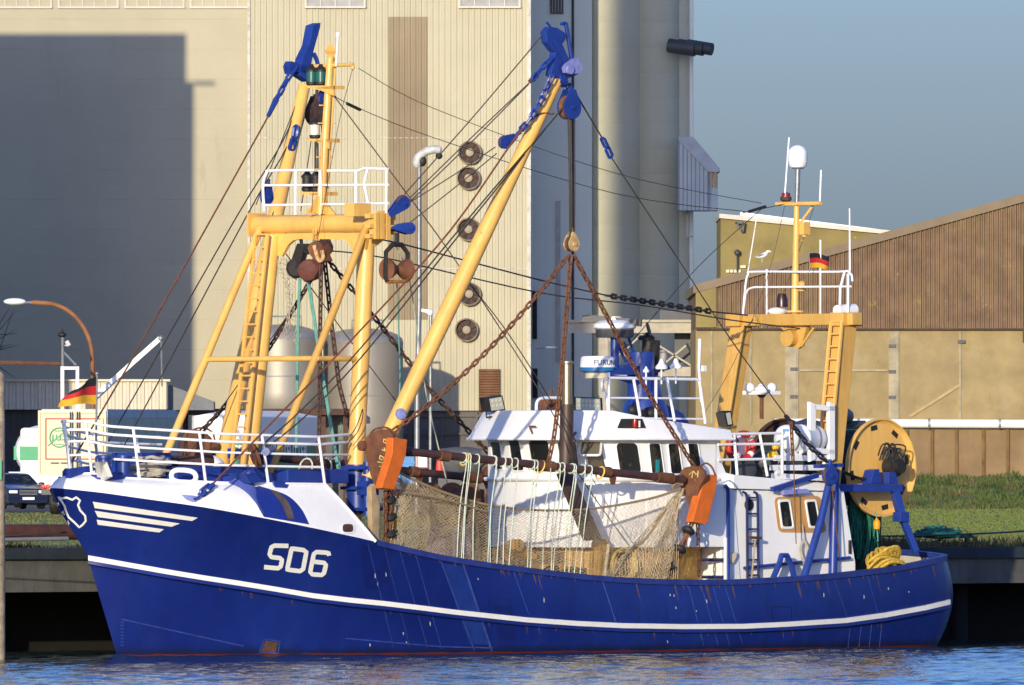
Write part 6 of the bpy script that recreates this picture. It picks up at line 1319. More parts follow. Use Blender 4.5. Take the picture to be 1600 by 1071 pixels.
def block(name, label, c, dirv, L, Wd, th, mat, par_frame='b', group=None, sheave=RUSTD, sw=None, normal=Vector((0, 1, 0))):
    """rope block: two teardrop cheeks with a sheave between them, hung at its narrow end"""
    c = Vector(c); d = Vector(dirv).normalized(); nrm = (normal - d * normal.dot(d)).normalized(); u = d.cross(nrm).normalized()
    t = thing(name, label, 'block', c, 'b', group)
    def cheek(o):
        P = []
        for k in range(-6, 7): a = math.pi / 2 * k / 6 * 1.15; P.append(c + d * (L * .62 + math.cos(a) * Wd * .5) + u * math.sin(a) * Wd * .5 + nrm * o)
        P += [c + u * Wd * .16 + nrm * o, c - u * Wd * .16 + nrm * o]; return P
    for sg in (-1, 1):
        m2 = MB(); m2.prism(cheek(sg * th * .5), nrm * (-sg * .03)); m2.build('cheek', mat, t, 0)
    m2 = MB(); m2.lathe([(Wd * .40, -th * .32), (sw or Wd * .50, -th * .30), (Wd * .42, 0), (sw or Wd * .50, th * .30), (Wd * .40, th * .32)], c + d * L * .62, nrm, 20); m2.build('sheave', sheave, t, 40)
    m2 = MB(); m2.tube([c + d * L * .62 - nrm * (th * .5 + .04), c + d * L * .62 + nrm * (th * .5 + .04)], .05, 10); m2.tube([c - d * .14, c + d * .10], .035, 8); m2.tube([c - d * .02 - nrm * th * .4, c - d * .02 + nrm * th * .4], .03, 6); m2.build('pin', mat, t)
    return t
yP = TP.y
block('hoisting_block', 'blue hoisting block with rusty sheave under the port boom head', b(890, 140, yP), (-.05, -.02, -1), .62, .52, .22, BLU, sheave=RUST)
block('hoisting_block', 'dark rusty hoisting block under the starboard boom head, behind the light mast', S(b(890, 140, yP), 1), (-.02, 0, -1), .62, .52, .22, RUSTD, sheave=RUSTD)
block('topping_block', 'blue wire block shackled to the chain on the port boom', b(806, 212, yP + .3), (b(774, 232, yP + .4) - b(806, 212, yP + .3)), .52, .28, .12, BLU)
block('topping_block', 'blue topping block above the port end of the crossbar', b(607, 336, -2.1), (b(640, 308, -2.4) - b(607, 336, -2.1)), .66, .30, .14, BLU)
block('topping_block', 'blue swivel block lying level on the crossbar hinge', b(612, 356, -2.1), (b(656, 358, -2.3) - b(612, 356, -2.1)), .62, .26, .24, BLU)
block('topping_block', 'small blue block at the starboard end of the safety rail', bx(419, 290, gx + .1), (-.1, .05, -1), .42, .28, .14, BLU)
block('topping_block', 'small dark block hanging by the lantern shelf of the mast', bx(503, 142, mt[2].x + .3), (0, 0, -1), .3, .2, .1, BLU)
block('wire_block', 'blue wire block hanging from the stern frame', b(1297, 728, -2.75), (0, 0, -1), .36, .40, .12, BLU)
# chain on the port boom and turnbuckles
t = thing('boom_chain', 'blue chain shackled along the upper port boom', 'chain', b(866, 112, yP - .1), 'b')
mb = MB(); mb.chain([b(863, 118, yP - .25), b(845, 158, yP - .1), b(826, 190, yP), b(806, 212, yP + .25)], .17, .10, .03); mb.build('links', BLU, t)
for pxs in (((862, 90), (846, 108), (832, 125)),):
    t = thing('boom_chain', 'short blue chain with rusty end at the port boom head', 'chain', b(*pxs[0], yP - .1), 'b'); m2 = MB(); m2.chain([b(x, y, yP - .1) for x, y in pxs], .16, .09, .028); m2.build('links', BLU, t); m2 = MB(); m2.tube([b(840, 115, yP), b(828, 128, yP)], .05, 8); m2.build('end_fitting', RUST, t)
t = thing('boom_chain', 'blue chain and socket left of the starboard boom head', 'chain', b(462, 104, 3.9), 'b')
ys = 3.9
mb = MB(); mb.chain([b(462, 104, ys), b(450, 122, ys), b(440, 142, ys), b(430, 158, ys)], .17, .10, .032); mb.build('links', BLU, t); mb = MB(); mb.tube([b(432, 155, ys), b(419, 182, ys)], [.07, .045], 8); mb.build('socket', BLU, t)
mb = MB(); mb.prism([b(452, 104, ys), b(456, 96, ys), b(466, 100, ys), b(480, 104, ys), b(480, 116, ys), b(468, 112, ys), b(455, 116, ys)], (0, .2, 0)); mb.build('boom_head_bracket', BLU, boat, 0)
mb = MB(); mb.prism([b(468, 118, ys), b(474, 92, ys), b(484, 72, ys), b(490, 40, ys), b(501, 36, ys), b(500, 44, ys), b(490, 80, ys), b(487, 98, ys), b(484, 128, ys)], (0, .25, 0)); mb.tube(catmull([b(490, 84, ys), b(496, 98, ys), b(497, 118, ys), b(488, 132, ys)], 4), .05, 6); mb.build('boom_head_jib', BLU, boat, 0)
t = thing('boom_chain', 'short dark blue chain hanging on the starboard boom', 'chain', b(463, 198, 3.6), 'b')
mb = MB(); mb.chain([b(463, 196, 3.5), b(460, 216, 3.5), b(454, 236, 3.5)], .2, .14, .045); mb.build('links', BLU, t)
# ------------------------------------------------ rigging wires (fixed standing and running rigging of the cutter)
def wire(pts, r=.014, mat=WIRE, name='rigging_wire', smooth=True):
    m2 = MB(); m2.tube(catmull(pts, 6) if len(pts) > 2 else pts, r, 5); return m2.build(name, mat, boat, 60)
def bw(*a): return [b(*p) for p in a]
wire(bw((852, 50, yP), (742, 180, -3.2), (632, 304, -2.4)), .014)
wire(bw((829, 128, yP), (735, 217, -3.2), (640, 310, -2.4)), .014)
wire(bw((826, 132, yP), (735, 224, -3.2), (638, 318, -2.4)), .014)
wire(bw((774, 230, -3.5), (710, 273, -3), (641, 316, -2.4)), .013)
wire(bw((776, 240, -3.5), (710, 294, -3), (642, 347, -2.4)), .013)
wire(bw((866, 178, -3.9), (821, 196, -3.8), (704, 360, -3.4), (560, 520, -3.0), (440, 645, -2.7), (334, 755, -2.5)), .022, WIRER)
wire(bw((872, 178, -3.9), (715, 362, -3.4), (563, 545, -2.9), (470, 642, -2.5), (400, 704, -2.2)), .018)
wire(bw((878, 170, -3.9), (722, 362, -3.4), (572, 550, -2.9), (478, 650, -2.5), (405, 708, -2.2)), .018)
wire(bw((419, 182, 3.9), (320, 360, 3.2), (207, 560, 2.0), (108, 729, .5)), .020, WIRER)
wire(bw((474, 140, 3.9), (441, 222, 3.6), (369, 340, 3.0), (200, 636, 1.2), (170, 690, .9)), .016)
wire(bw((478, 145, 3.9), (448, 230, 3.6), (384, 340, 3.0), (214, 660, 1.2), (190, 700, .9)), .016)
wire(bw((480, 150, 3.9), (440, 290, 3.5), (412, 380, 3.0)), .014)
wire(bw((482, 160, 3.9), (438, 330, 3.5)), .012); wire(bw((476, 130, 3.9), (400, 320, 3.3)), .012)
wire(bw((560, 107, 0), (676, 169, 0), (958, 270, 0), (1190, 318, 0)), .008)
wire(bw((522, 148, 0), (544, 162, 0), (676, 215, 0), (958, 302, 0), (1165, 331, 0)), .009)
for P in (bw((542, 162, 0), (563, 172, 0)), bw((1170, 331, 0), (1196, 323, 0))): mb = MB(); mb.tube(P, .035, 6); mb.build('turnbuckle', BLK, boat)
wire(bw((1160, 333, 0), (1226, 319, 0)), .01)
wire(bw((1192, 325, 0), (1090, 418, 0), (968, 556, 0)), .009)
wire(bw((597, 375, -1.6), (645, 386, -1.2), (840, 437, -.8), (948, 462, -.5)), .018, WIRE)
mb = MB(); mb.chain(bw((948, 462, -.5), (1020, 473, -.3), (1110, 487, 0)), .17, .09, .026); mb.build('rigging_chain', BLK, boat)
wire(bw((1110, 487, 0), (1168, 493, .8)), .018)
wire(bw((497, 391, .5), (600, 403, -1.2), (840, 457, -.8), (1000, 477, -.5), (1140, 500, -.2), (1254, 514, -.2)), .016)
wire(bw((521, 149, 0), (620, 282, -.5), (720, 420, -1.2), (860, 640, -2.2), (903, 738, -2.45), (987, 859, -2.65)), .013)
wire(bw((447, 397, 3.7), (541, 524, 2.5), (625, 635, 1.6)), .013)
wire(bw((732, 442, -2.6), (800, 530, -2.4), (900, 690, -2.3)), .012)
wire(bw((496, 210, -.3), (487, 332, -.6)), .008); wire(bw((551, 108, -.2), (528, 200, -.3), (493, 395, -.4)), .007)
wire(bw((495, 160, 3.0), (470, 330, 2.0)), .012); wire(bw((500, 160, 2.5), (508, 300, 1.0)), .012); wire(bw((492, 165, 2.5), (492, 300, 1.5)), .012)
wire(bw((447, 497, 3.3), (330, 660, 2.0), (260, 760, 1.2)), .013)
wire(bw((620, 440, -1.9), (623, 520, -1.5), (625, 600, -1.3), (618, 705, -1.3)), .018, TEAL)
wire(bw((616, 380, -1.6), (640, 440, -1.2), (665, 610, 0), (700, 760, .6)), .014, CORD)
wire(bw((900, 147, yP), (941, 216, -3.7)), .018); mb = MB(); mb.chain(bw((941, 216, -3.7), (955, 246, -3.7)), .2, .12, .035); mb.build('rigging_chain', BLU, boat)
wire(bw((955, 246, -3.7), (1040, 375, -3.4), (1140, 528, -3.0), (1232, 655, -2.5)), .014)
mb = MB(); mb.chain(bw((1228, 650, -2.5), (1236, 662, -2.5), (1262, 695, -2.4), (1292, 722, -2.4)), .15, .09, .026); mb.build('rigging_chain', BLK, boat)
wire(bw((1237, 665, -2.6), (1240, 720, -2.6), (1244, 850, -2.6)), .012, WIRER); mb = MB(); mb.chain(bw((1236, 660, -2.6), (1239, 720, -2.6)), .12, .07, .018); mb.build('rigging_chain', RUST, boat)
wire(bw((1271, 326, -.2), (1246, 400, .3), (1220, 470, .6)), .006); wire(bw((1226, 322, .2), (1200, 430, .4), (1150, 560, .8), (1095, 655, -1)), .006)
wire(bw((1300, 760, -2.7), (1304, 800, -2.7), (1312, 870, -2.6)), .014, WIRER)
# whip coil on the leg and cable loops
mb = MB(); mb.tube(catmull(bw((540, 690, -2), (555, 670, -2.1), (563, 650, -2.1), (566, 640, -2.0)), 5), .012, 5); mb.tube(catmull(bw((541, 696, -2), (558, 676, -2.1), (566, 655, -2.1), (567, 640, -2.0)), 5), .012, 5); mb.build('cable_loop', WIRE, boat)
mb = MB(); mb.box(S(pb.lerp(ptp, .30), 1) + Vector((-.15, .3, 0)), (.2, .25, .22)); mb.build('blue_junction_box', BLU, boat, 0)
mb = MB(); mb.lathe([(.12, 0), (.12, .05), (.06, .06)], HL.lerp(TP, .155) + Vector((-.07, -.15, .05)), (-.3, -.95, .1), 18); mb.build('boom_boss', BLUW, boat)
# winch lead block by the fin
t = thing('deck_lead_block', 'rusty double lead block in a blue frame beside the deck fin', 'lead block', b(400, 740, -2.1), 'b')
for i, o in enumerate((0, .16)):
    m2 = MB(); c = b(398, 713, -2.2 + o * 1.4); m2.lathe([(.22, -.06), (.27, -.05), (.22, 0), (.27, .05), (.22, .06)], c + Vector((o * .3, 0, 0)), (.75, -.5, .35), 20); m2.build('sheave', RUST, t)
mb = MB(); mb.prism(bw((402, 735, -2.0), (420, 700, -2.0), (430, 702, -2.0), (424, 722, -2.0), (412, 748, -2.0)), (0, .1, 0)); mb.prism(bw((382, 740, -2.35), (400, 742, -2.35), (412, 752, -2.35), (392, 756, -2.35)), (0, .5, 0)); mb.tube(bw((415, 706, -2.3), (424, 705, -1.9)), .09, 10); mb.build('frame', BLU, t, 0)
# wire eye on the whaleback
t = thing('deck_shackle', 'blue shackle and chain link holding the rusty wire on the whaleback', 'shackle', hit(WBT, 305, 779, 0)[0], 'b')
e0 = hit(WBT, 306, 779, .03)[0]; e1 = b(334, 757, e0.y - .1)
mb = MB(); mb.chain([e0, e0.lerp(e1, .75)], .26, .16, .035); mb.build('links', BLU, t); mb = MB(); mb.tube([e0.lerp(e1, .7), e1], .055, 8); mb.build('socket', BLU, t)
mb = MB(); mb.v = []; P = [hit(WBT, x, y, .012)[0] for x, y in ((284, 774.5), (303, 776), (309, 778), (306, 785), (300, 785), (290, 781))]; mb.prism(P, hit(WBT, 300, 780, 0)[1] * .03); mb.build('eye_plate', BLUW, t, 0)

# ================================================================== BEAM TRAWL GEAR
YB_ = -2.95
def trawl(s, label, full):
    SG = lambda v: S(v, s)
    A0, A1 = b(628, 706, YB_), b(1068, 750, YB_)
    t = thing('beam_trawl', label, 'beam trawl', SG((A0 + A1) / 2), 'b', 'beam trawls hung on each side')
    bm_ = BEAMM if full else BEAMM
    m2 = MB(); m2.tube([SG(A0 - Vector((.5, 0, -.05))), SG(A1)], .085, 16); m2.build('beam', bm_, t)
    for f, l in ((.145, .28), (.50, .55), (.72, .22), (.93, .5)):
        m2 = MB(); c = A0.lerp(A1, f); d = (A1 - A0).normalized(); m2.tube([SG(c - d * l / 2), SG(c + d * l / 2)], .118, 16); m2.build('beam_collar', RUST, t)
    m2 = MB(); c = A0.lerp(A1, .745); m2.prism([SG(p) for p in (c + Vector((-.10, -.02, -.08)), c + Vector((.10, -.02, -.08)), c + Vector((.05, -.02, -.26)), c + Vector((-.05, -.02, -.26)))], (0, .04, 0)); m2.build('beam_lug', RUST, t)
    def shoe(px, orange, xs, xo, loop, mark):
        # rust plate stands athwart the beam, the orange sole along its edge
        m2 = MB(); m2.prism([SG(bx(x, y, xs)) for x, y in px], (-.07, 0, 0))
        pin = bx(mark[0][0], mark[0][1], xs); m2.tube([SG(pin + Vector((-.16, 0, 0))), SG(pin + Vector((.05, 0, 0)))], .11, 14); so = m2.build('trawl_shoe', RUST, t, 30)
        m2 = MB(); m2.prism([SG(b(x, y, YB_ - .34)) for x, y in orange], (0, .22 if s < 0 else -.22, 0)); m2.build('orange_sole', ORG if full else RUSTD, so, 0, .02)
        m2 = MB(); m2.tube([SG(p) for p in catmull([bx(x, y, xs + .06) for x, y in loop], 5)], .022, 6); m2.build('bail', RUST, so)
        if full:
            m2 = MB()
            for poly in mark[1]: m2.tube([bx(x, y, xs - .085) for x, y in poly], .014, 5)
            m2.build('chalk_mark', M('chalk_yellow', (.62, .48, .17), .8) if 'chalk_yellow' not in bpy.data.materials else bpy.data.materials['chalk_yellow'], so)
    xs = b(606, 710, YB_).x - .05
    shoe([(570, 692), (577, 682), (585, 676), (597, 671), (609, 671), (618, 680), (616, 690), (613, 709), (604, 738), (596, 765), (590, 764), (582, 740), (574, 705)],
         [(614, 684), (637, 687), (635, 709), (617, 766), (596, 763), (613, 709)], xs, 0, [(576, 690), (580, 676), (592, 669), (608, 670), (622, 683)],
         ((572, 697), [[(590, 722), (599, 724), (592, 729), (600, 731)], [(594, 712), (601, 716), (597, 719), (593, 717), (594, 712)], [(597, 703), (602, 705)], [(600, 700), (602, 704)], [(600, 686), (604, 689), (603, 693), (599, 691), (600, 686)]]))
    xs2 = b(1085, 760, YB_).x - .12
    shoe([(1066, 738), (1073, 731), (1085, 728), (1097, 730), (1104, 737), (1105, 746), (1097, 760), (1090, 790), (1086, 803), (1081, 801), (1083, 796), (1074, 776), (1067, 762)],
         [(1100, 742), (1121, 742), (1120, 762), (1106, 818), (1101, 820), (1082, 816), (1097, 760)], xs2, 0, [(1094, 729), (1103, 724), (1112, 730), (1118, 743)],
         ((1070, 749), [[(1077, 742), (1083, 736), (1081, 747)], [(1084, 737), (1088, 742), (1091, 736), (1090, 746)]]))
    # bridle chains and main block
    top = b(892, 400, yP + .1)
    m2 = MB(); m2.chain([SG(p) for p in sag(top - Vector((.08, 0, 0)), b(614, 674, YB_), .30)], .155, .085, .024); m2.build('bridle_chain', RUST if full else RUSTD, t)
    m2 = MB(); m2.chain([SG(p) for p in (top, b(884, 500, -3.6), b(876, 600, -3.4), b(866, 680, -3.1), b(856, 728, YB_))], .155, .085, .024); m2.build('bridle_chain', RUST if full else RUSTD, t)
    m2 = MB(); m2.chain([SG(p) for p in (top + Vector((.08, 0, 0)), b(935, 470, -3.6), b(1010, 610, -3.3), b(1085, 730, YB_))], .155, .085, .024); m2.build('bridle_chain', RUST if full else RUSTD, t)
    # chain with rubber bobbins from each shoe
    for P in ([b(608, 768, YB_ + .1), b(611, 806, YB_ + .2), b(610, 850, YB_ + .3)], [b(1082, 815, YB_), b(1066, 855, YB_ + .1), b(1040, 905, YB_ + .2)]):
        m2 = MB(); m2.chain([SG(p) for p in P], .14, .09, .026); m2.tube([SG(P[0].lerp(P[-1], .12)), SG(P[0].lerp(P[-1], .97))], .04, 6); m2.build('bobbin_chain', RUST, t)
        for f in (.16, .48, .80): d = SG(P[-1]) - SG(P[0]); m2 = MB(); m2.lathe([(.04, -.075), (.10, -.075), (.15, -.03), (.15, .03), (.10, .075), (.04, .075)], SG(P[0].lerp(P[-1], f)), d, 18); m2.build('bobbin', BLK, t)
    m2 = MB(); m2.chain([SG(b(602, 768, YB_)), SG(b(601, 850, YB_ + .3))], .12, .08, .024); m2.build('tickler_chain', RUST, t)
    m2 = MB(); m2.chain([SG(b(1090, 818, YB_)), SG(b(1092, 900, YB_ + .1))], .11, .07, .018); m2.build('tickler_chain', RUSTD, t)
    return t, A0, A1
PT, A0, A1 = trawl(-1, 'rusty beam trawl with orange soles hung along the near port side', True)
trawl(1, 'darker beam trawl hung along the far starboard side behind the foredeck', False)
HBLK = M('hook_block_rust', (.55, .36, .16), .75, var=.4, scale=7, rust=.35, rcol=(.35, .12, .03), rscale=6)
t = block('trawl_block', 'pale rust worn block carrying three chains below the port boom', b(893, 366, yP + .1), (0, 0, -1), .34, .32, .18, HBLK)
block('trawl_block', 'dark rusty block carrying three chains behind the mast arch', S(b(893, 366, yP + .1), 1), (0, 0, -1), .34, .32, .18, RUSTD)
# fall wires from the boom-head blocks to the trawl blocks
for s in (-1, 1):
    for dx, r in ((-2, .02), (1.5, .02), (8, .012)): wire([S(b(890 + dx, 175, yP), s), S(b(892 + dx * .8, 300, yP), s), S(b(892 + dx * .7, 372, yP + .1), s)], r, WIRE, 'fall_wire')
# cords looped over the beam
def beam_at(px): 
    f = (px - 628) / (1068 - 628); return A0.lerp(A1, f)
rc = random.Random(11)
for xt, xb2, yl, mat in ((722, 714, 871, CORD), (726, 721, 873, CORD), (729, 724, 874, CORD), (742, 739, 878, CORD), (768, 762, 882, CORD), (769, 766, 882, CORD), (783, 776, 884, CORD), (793, 786, 886, CORD), (802, 795, 886, CORD), (828, 824, 890, CORD), (833, 829, 890, CORD), (853, 848, 893, CORD), (868, 861, 895, CORD), (875, 864, 895, CORD), (890, 882, 897, CORD), (893, 889, 897, CORD), (907, 897, 900, CORD), (918, 906, 901, CORD)):
    p = beam_at(xt); m2 = MB(); loop = [p + Vector((math.sin(a) * .03, math.cos(a) * .105, math.sin(a) * .105)) for a in [2 * math.pi * k / 12 for k in range(12)]]; m2.tube(loop, .014, 5, closed=True)
    e = b(xb2, yl, YB_ + .02); m_ = p.lerp(e, .5) + Vector((rc.uniform(-.04, .04), 0, 0)); m2.tube(catmull([p + Vector((0, -.10, -.03)), p + Vector((-.02, -.10, -.25)), m_, e], 5), .0115, 5)
    if rc.random() < .4: m2.tube(catmull([p + Vector((0, -.11, -.2)), p + Vector((-.04, -.13, -.3)), p + Vector((-.09, -.11, -.42 - rc.random() * .2))], 3), .01, 4)
    m2.build('hanging_cord', mat, PT)
for xt in (724, 842, 936): m2 = MB(); p = beam_at(xt); m2.tube([p + Vector((math.sin(a) * .05, math.cos(a) * .12, math.sin(a) * .13 - .03)) for a in [2 * math.pi * k / 12 for k in range(12)]], .02, 5, closed=True); m2.build('yellow_lashing', YCORD, PT)
# ------------------------------------------------ the net hung along the rail
def netsheet(mb, top, bot, nu, nv, r, y0=0, seed=1, bulge=.12, mesh_d=True):
    rr = random.Random(seed); T_ = catmull(top, 12); B_ = catmull(bot, 12)
    def at(P, t): x = t * (len(P) - 1); i = min(int(x), len(P) - 2); return P[i].lerp(P[i + 1], x - i)
    ph = [rr.uniform(0, 6) for _ in range(6)]
    G = []
    for j in range(nv + 1):
        row = []
        for i in range(nu + 1):
            u, v = i / nu, j / nv; p = at(T_, u).lerp(at(B_, u), v)
            p = p + Vector((.05 * math.sin(v * 5 + ph[0] + u * 9), bulge * math.sin(math.pi * v) * math.sin(u * 14 + ph[1]) * .6 - bulge * math.sin(math.pi * v) * .4, .03 * math.sin(u * 23 + ph[2])))
            p += Vector((rr.gauss(0, .007), rr.gauss(0, .012), rr.gauss(0, .007))); row.append(p)
        G.append(row)
    for j in range(nv):
        for i in range(nu):
            if (i + j) % 2 == 0: mb.tube([G[j][i], G[j + 1][i + 1]], r, 3, cap=False)
            else: mb.tube([G[j][i + 1], G[j + 1][i]], r, 3, cap=False)
    return mb
t = thing('fishing_net', 'brown trawl net draped under the port beam along the rail', 'net', b(850, 860, YB_ + .15), 'b')
top = bw((622, 738, YB_ + .12), (650, 752, YB_ + .15), (700, 772, YB_ + .15), (760, 789, YB_ + .12), (830, 797, YB_ + .12), (900, 797, YB_ + .1), (960, 790, YB_ + .1), (1020, 778, YB_ + .05), (1062, 764, YB_))
bot = bw((620, 852, YB_ + .05), (660, 864, YB_ + .05), (700, 872, YB_ + .05), (760, 882, YB_ + .05), (830, 890, YB_ + .05), (900, 899, YB_ + .05), (960, 906, YB_ + .05), (1000, 908, YB_ + .05), (1036, 910, YB_ + .1))
mb = netsheet(MB(), top, bot, 170, 42, .0046, seed=3); mb.build('net_sheet', NETM, t, 0)
mb = netsheet(MB(), top[:4], bot[:4], 70, 40, .005, seed=8, bulge=.3); mb.v = [p + Vector((0, .22, 0)) for p in mb.v]; mb.build('net_sheet', NETM, t, 0)
mb = netsheet(MB(), bw((618, 745, YB_ + .5), (640, 755, YB_ + .5), (662, 766, YB_ + .5), (690, 776, YB_ + .5)), bw((620, 800, YB_ + .5), (640, 815, YB_ + .5), (670, 830, YB_ + .5), (700, 838, YB_ + .5)), 50, 34, .007, seed=12, bulge=.35); mb.build('net_sheet', M('net_dark', (.25, .19, .12), .9, var=.3, scale=2), t, 0)
mb = netsheet(MB(), bw((1062, 764, YB_), (1066, 766, YB_)), bw((940, 904, YB_), (1040, 910, YB_)), 40, 44, .006, seed=21, bulge=.06); mb.build('net_sheet', NETM, t, 0)
mb = MB(); mb.tube([p + Vector((0, -.02, 0)) for p in catmull(top, 8)], .028, 6); mb.tube(catmull(bw((628, 770, YB_), (700, 782, YB_), (760, 800, YB_)), 6), .02, 5); mb.tube(catmull(bw((1062, 766, YB_), (1010, 840, YB_), (985, 860, YB_), (960, 898, YB_)), 6), .028, 6); mb.tube(catmull(bw((1050, 762, YB_), (1056, 756, YB_), (1066, 757, YB_)), 4), .04, 6); mb.build('head_rope', M('head_rope_brown', (.30, .22, .12), .9), t)
mb = MB(); rg = random.Random(4)
for k in range(16):
    x = 1005 + k * 3.6; mb.tube(catmull(bw((1062 + rg.uniform(-3, 3), 768, YB_), (1062 - (1062 - x) * .45, 810, YB_ + rg.uniform(-.05, .1)), (x, 905, YB_ + rg.uniform(0, .1))), 4), .007, 4)
mb.build('gathered_twine', NETM, t)
# brushwood-like bunch at the bobbins
mb = MB()
for k in range(60): p = b(rg.uniform(1025, 1052), rg.uniform(880, 905), YB_ + .15); mb.tube([p, p + Vector((rg.uniform(-.15, .1), 0, rg.uniform(-.25, .12)))], .010, 4)
mb.build('frayed_rope', RUST, t)
# teal hoisting ropes, loose net and chains behind the mast arch
t = thing('teal_rope', 'teal rope hanging left of the two from the dark block in the mast arch', 'rope', b(470, 420, .6), 'b'); mb = MB(); mb.tube(catmull(bw((470, 405, .9), (466, 500, .9), (464, 620, .9), (463, 700, .9)), 5), .035, 6); mb.build('strands', TEAL, t)
t = thing('teal_rope', 'teal rope slanting right from the dark block towards the port mast leg', 'rope', b(484, 440, .6), 'b'); mb = MB(); mb.tube(catmull(bw((480, 430, .9), (491, 500, .6), (508, 610, 0), (530, 740, -.8)), 5), .040, 6); mb.build('strands', TEAL, t)
t = thing('loose_net', 'bit of pale netting hanging beside the ladder under the arch', 'net', b(455, 430, 1.2), 'b')
mb = netsheet(MB(), bw((434, 408, 1.2), (445, 404, 1.2), (462, 412, 1.2)), bw((449, 478, 1.2), (452, 480, 1.2), (455, 478, 1.2)), 12, 18, .007, seed=5, bulge=.05); netsheet(mb, bw((449, 478, 1.2), (452, 480, 1.2), (455, 478, 1.2)), bw((436, 528, 1.2), (455, 540, 1.2), (474, 528, 1.2)), 12, 12, .007, seed=6, bulge=.05); mb.build('net_sheet', M('net_pale', (.42, .38, .28), .9), t, 0)
t = thing('arch_block', 'heavy rusty snatch block with hook hanging under the mast arch', 'block', bx(492, 374, gx), 'b')
mb = MB(); mb.prism([bx(x, y, gx - .1) for x, y in ((493, 376), (500, 380), (506, 388), (503, 398), (507, 408), (498, 410), (490, 405), (484, 398), (480, 388), (485, 380))], (.25, 0, 0)); mb.build('hook_plate', RUST, t, 0)
mb = MB(); mb.lathe([(.15, -.14), (.22, -.10), (.17, 0), (.22, .10), (.15, .14)], bx(482, 422, gx), (.5, .3, .1), 20); mb.prism([bx(x, y, gx) for x, y in ((474, 412), (496, 400), (499, 420), (490, 436), (476, 441), (468, 432))], (.16, 0, 0)); mb.build('sheave_housing', M('block_red_rust', (.12, .035, .024), .7, var=.4, scale=5, bump=.3), t, 40)
mb = MB(); mb.tube(catmull([bx(x, y, gx - .12) for x, y in ((491, 384), (494, 396), (497, 405), (501, 408), (505, 402), (503, 392))], 4), .045, 8); mb.build('hook', HBLK, t)
mb = MB(); mb.chain([bx(492, 356, gx - .16), bx(491, 374, gx - .14)], .13, .09, .026); mb.build('shackle_chain', YEL2, t)
t = thing('arch_block', 'black cage block left of the rusty one under the mast arch', 'block', bx(470, 374, gx), 'b')
mb = MB(); mb.prism([bx(x, y, gx + .1) for x, y in ((464, 381), (486, 381), (484, 388), (474, 392), (470, 406), (466, 420), (456, 418), (454, 410), (458, 398))], (.15, 0, 0)); mb.tube([bx(470, 372, gx + .1), bx(472, 388, gx + .1), bx(482, 396, gx + .1)], .04, 6); mb.lathe([(.15, -.05), (.22, 0), (.15, .05)], bx(462, 420, gx + .15), (.8, .4, .2), 16); mb.build('cage', BLK, t, 0)
t = thing('hanging_chain', 'dark chain hanging straight down from the hook under the arch', 'chain', bx(502, 410, gx), 'b'); mb = MB(); mb.chain([bx(502, 410, gx), bx(500, 520, gx), bx(499, 650, gx), bx(497, 720, gx)], .13, .075, .022); mb.build('links', RUSTD, t)
# fairlead roller hanging from the crossbar's port end
t = thing('roller_fairlead', 'rusty roller fairlead in an octagonal frame hanging from the crossbar', 'fairlead', b(620, 366, -2.1), 'b')
mb = MB(); mb.tube(bw((614, 382, -2.1), (603, 394, -2.1), (602, 432, -2.1), (605, 440, -2.1)), .05, 6); mb.tube(bw((627, 382, -2.1), (637, 396, -2.1), (637, 432, -2.1), (635, 440, -2.1)), .05, 6); mb.tube(bw((613, 382, -2.1), (628, 383, -2.1)), .06, 6); mb.tube(bw((620, 383, -2.1), (620, 364, -2.1)), .05, 8); mb.build('frame', BLK, t)
mb = MB(); mb.tube(bw((604, 441, -2.1), (636, 440, -2.1)), .045, 6); mb.build('bottom_bar', M('bar_rust_orange', (.38, .16, .05), .8, var=.3), t)
mb = MB(); c0, c1 = b(604, 421, -2.1), b(636, 422, -2.1); mb.tube([c0, c0.lerp(c1, .15), c0.lerp(c1, .5), c0.lerp(c1, .85), c1], [.24, .20, .07, .20, .24], 18); mb.build('roller', RUST, t)
# ================================================================== THINGS ON THE CUTTER
# bow flag on its staff
def lin_pt(P, v):
    x = v * (len(P) - 1); i = min(int(x), len(P) - 2); return (P[i][0] + (P[i + 1][0] - P[i][0]) * (x - i), P[i][1] + (P[i + 1][1] - P[i][1]) * (x - i))
FB, FR_, FG = M('flag_black', (.012, .012, .013), .8), M('flag_red', (.55, .02, .02), .7), M('flag_gold', (.80, .42, .02), .7)
def flag(label, hoist_t, hoist_b, fly, waves, yb, gname=None, amp=.10):
    t = thing('flag', label, 'flag', b(*hoist_b, yb), 'b')
    m2 = MB(); nu, nv = 18, 9; rows = []
    ht, hb_ = b(*hoist_t, yb), b(*hoist_b, yb)
    for j in range(nv + 1):
        v = j / nv; r = []
        for i in range(nu + 1):
            u = i / nu; e = b(*fly(v), yb); p = ht.lerp(hb_, v).lerp(e, u); p += Vector((0, amp * math.sin(u * waves + v * 1.2) * u, .05 * math.sin(u * 5) * u)); r.append(p)
        rows.append(r)
    for j in range(nv):
        m2.cur = j * 3 // nv; m2.grid([rows[j], rows[j + 1]])
    m2.build('cloth', [FB, FR_, FG], t, 60); return t
t = flag('German flag in black, red and gold flying at the bow rail', (151, 588), (150.5, 632), lambda v: lin_pt([(116, 607), (108, 614), (100, 622), (95, 633)], v), 7, 0)

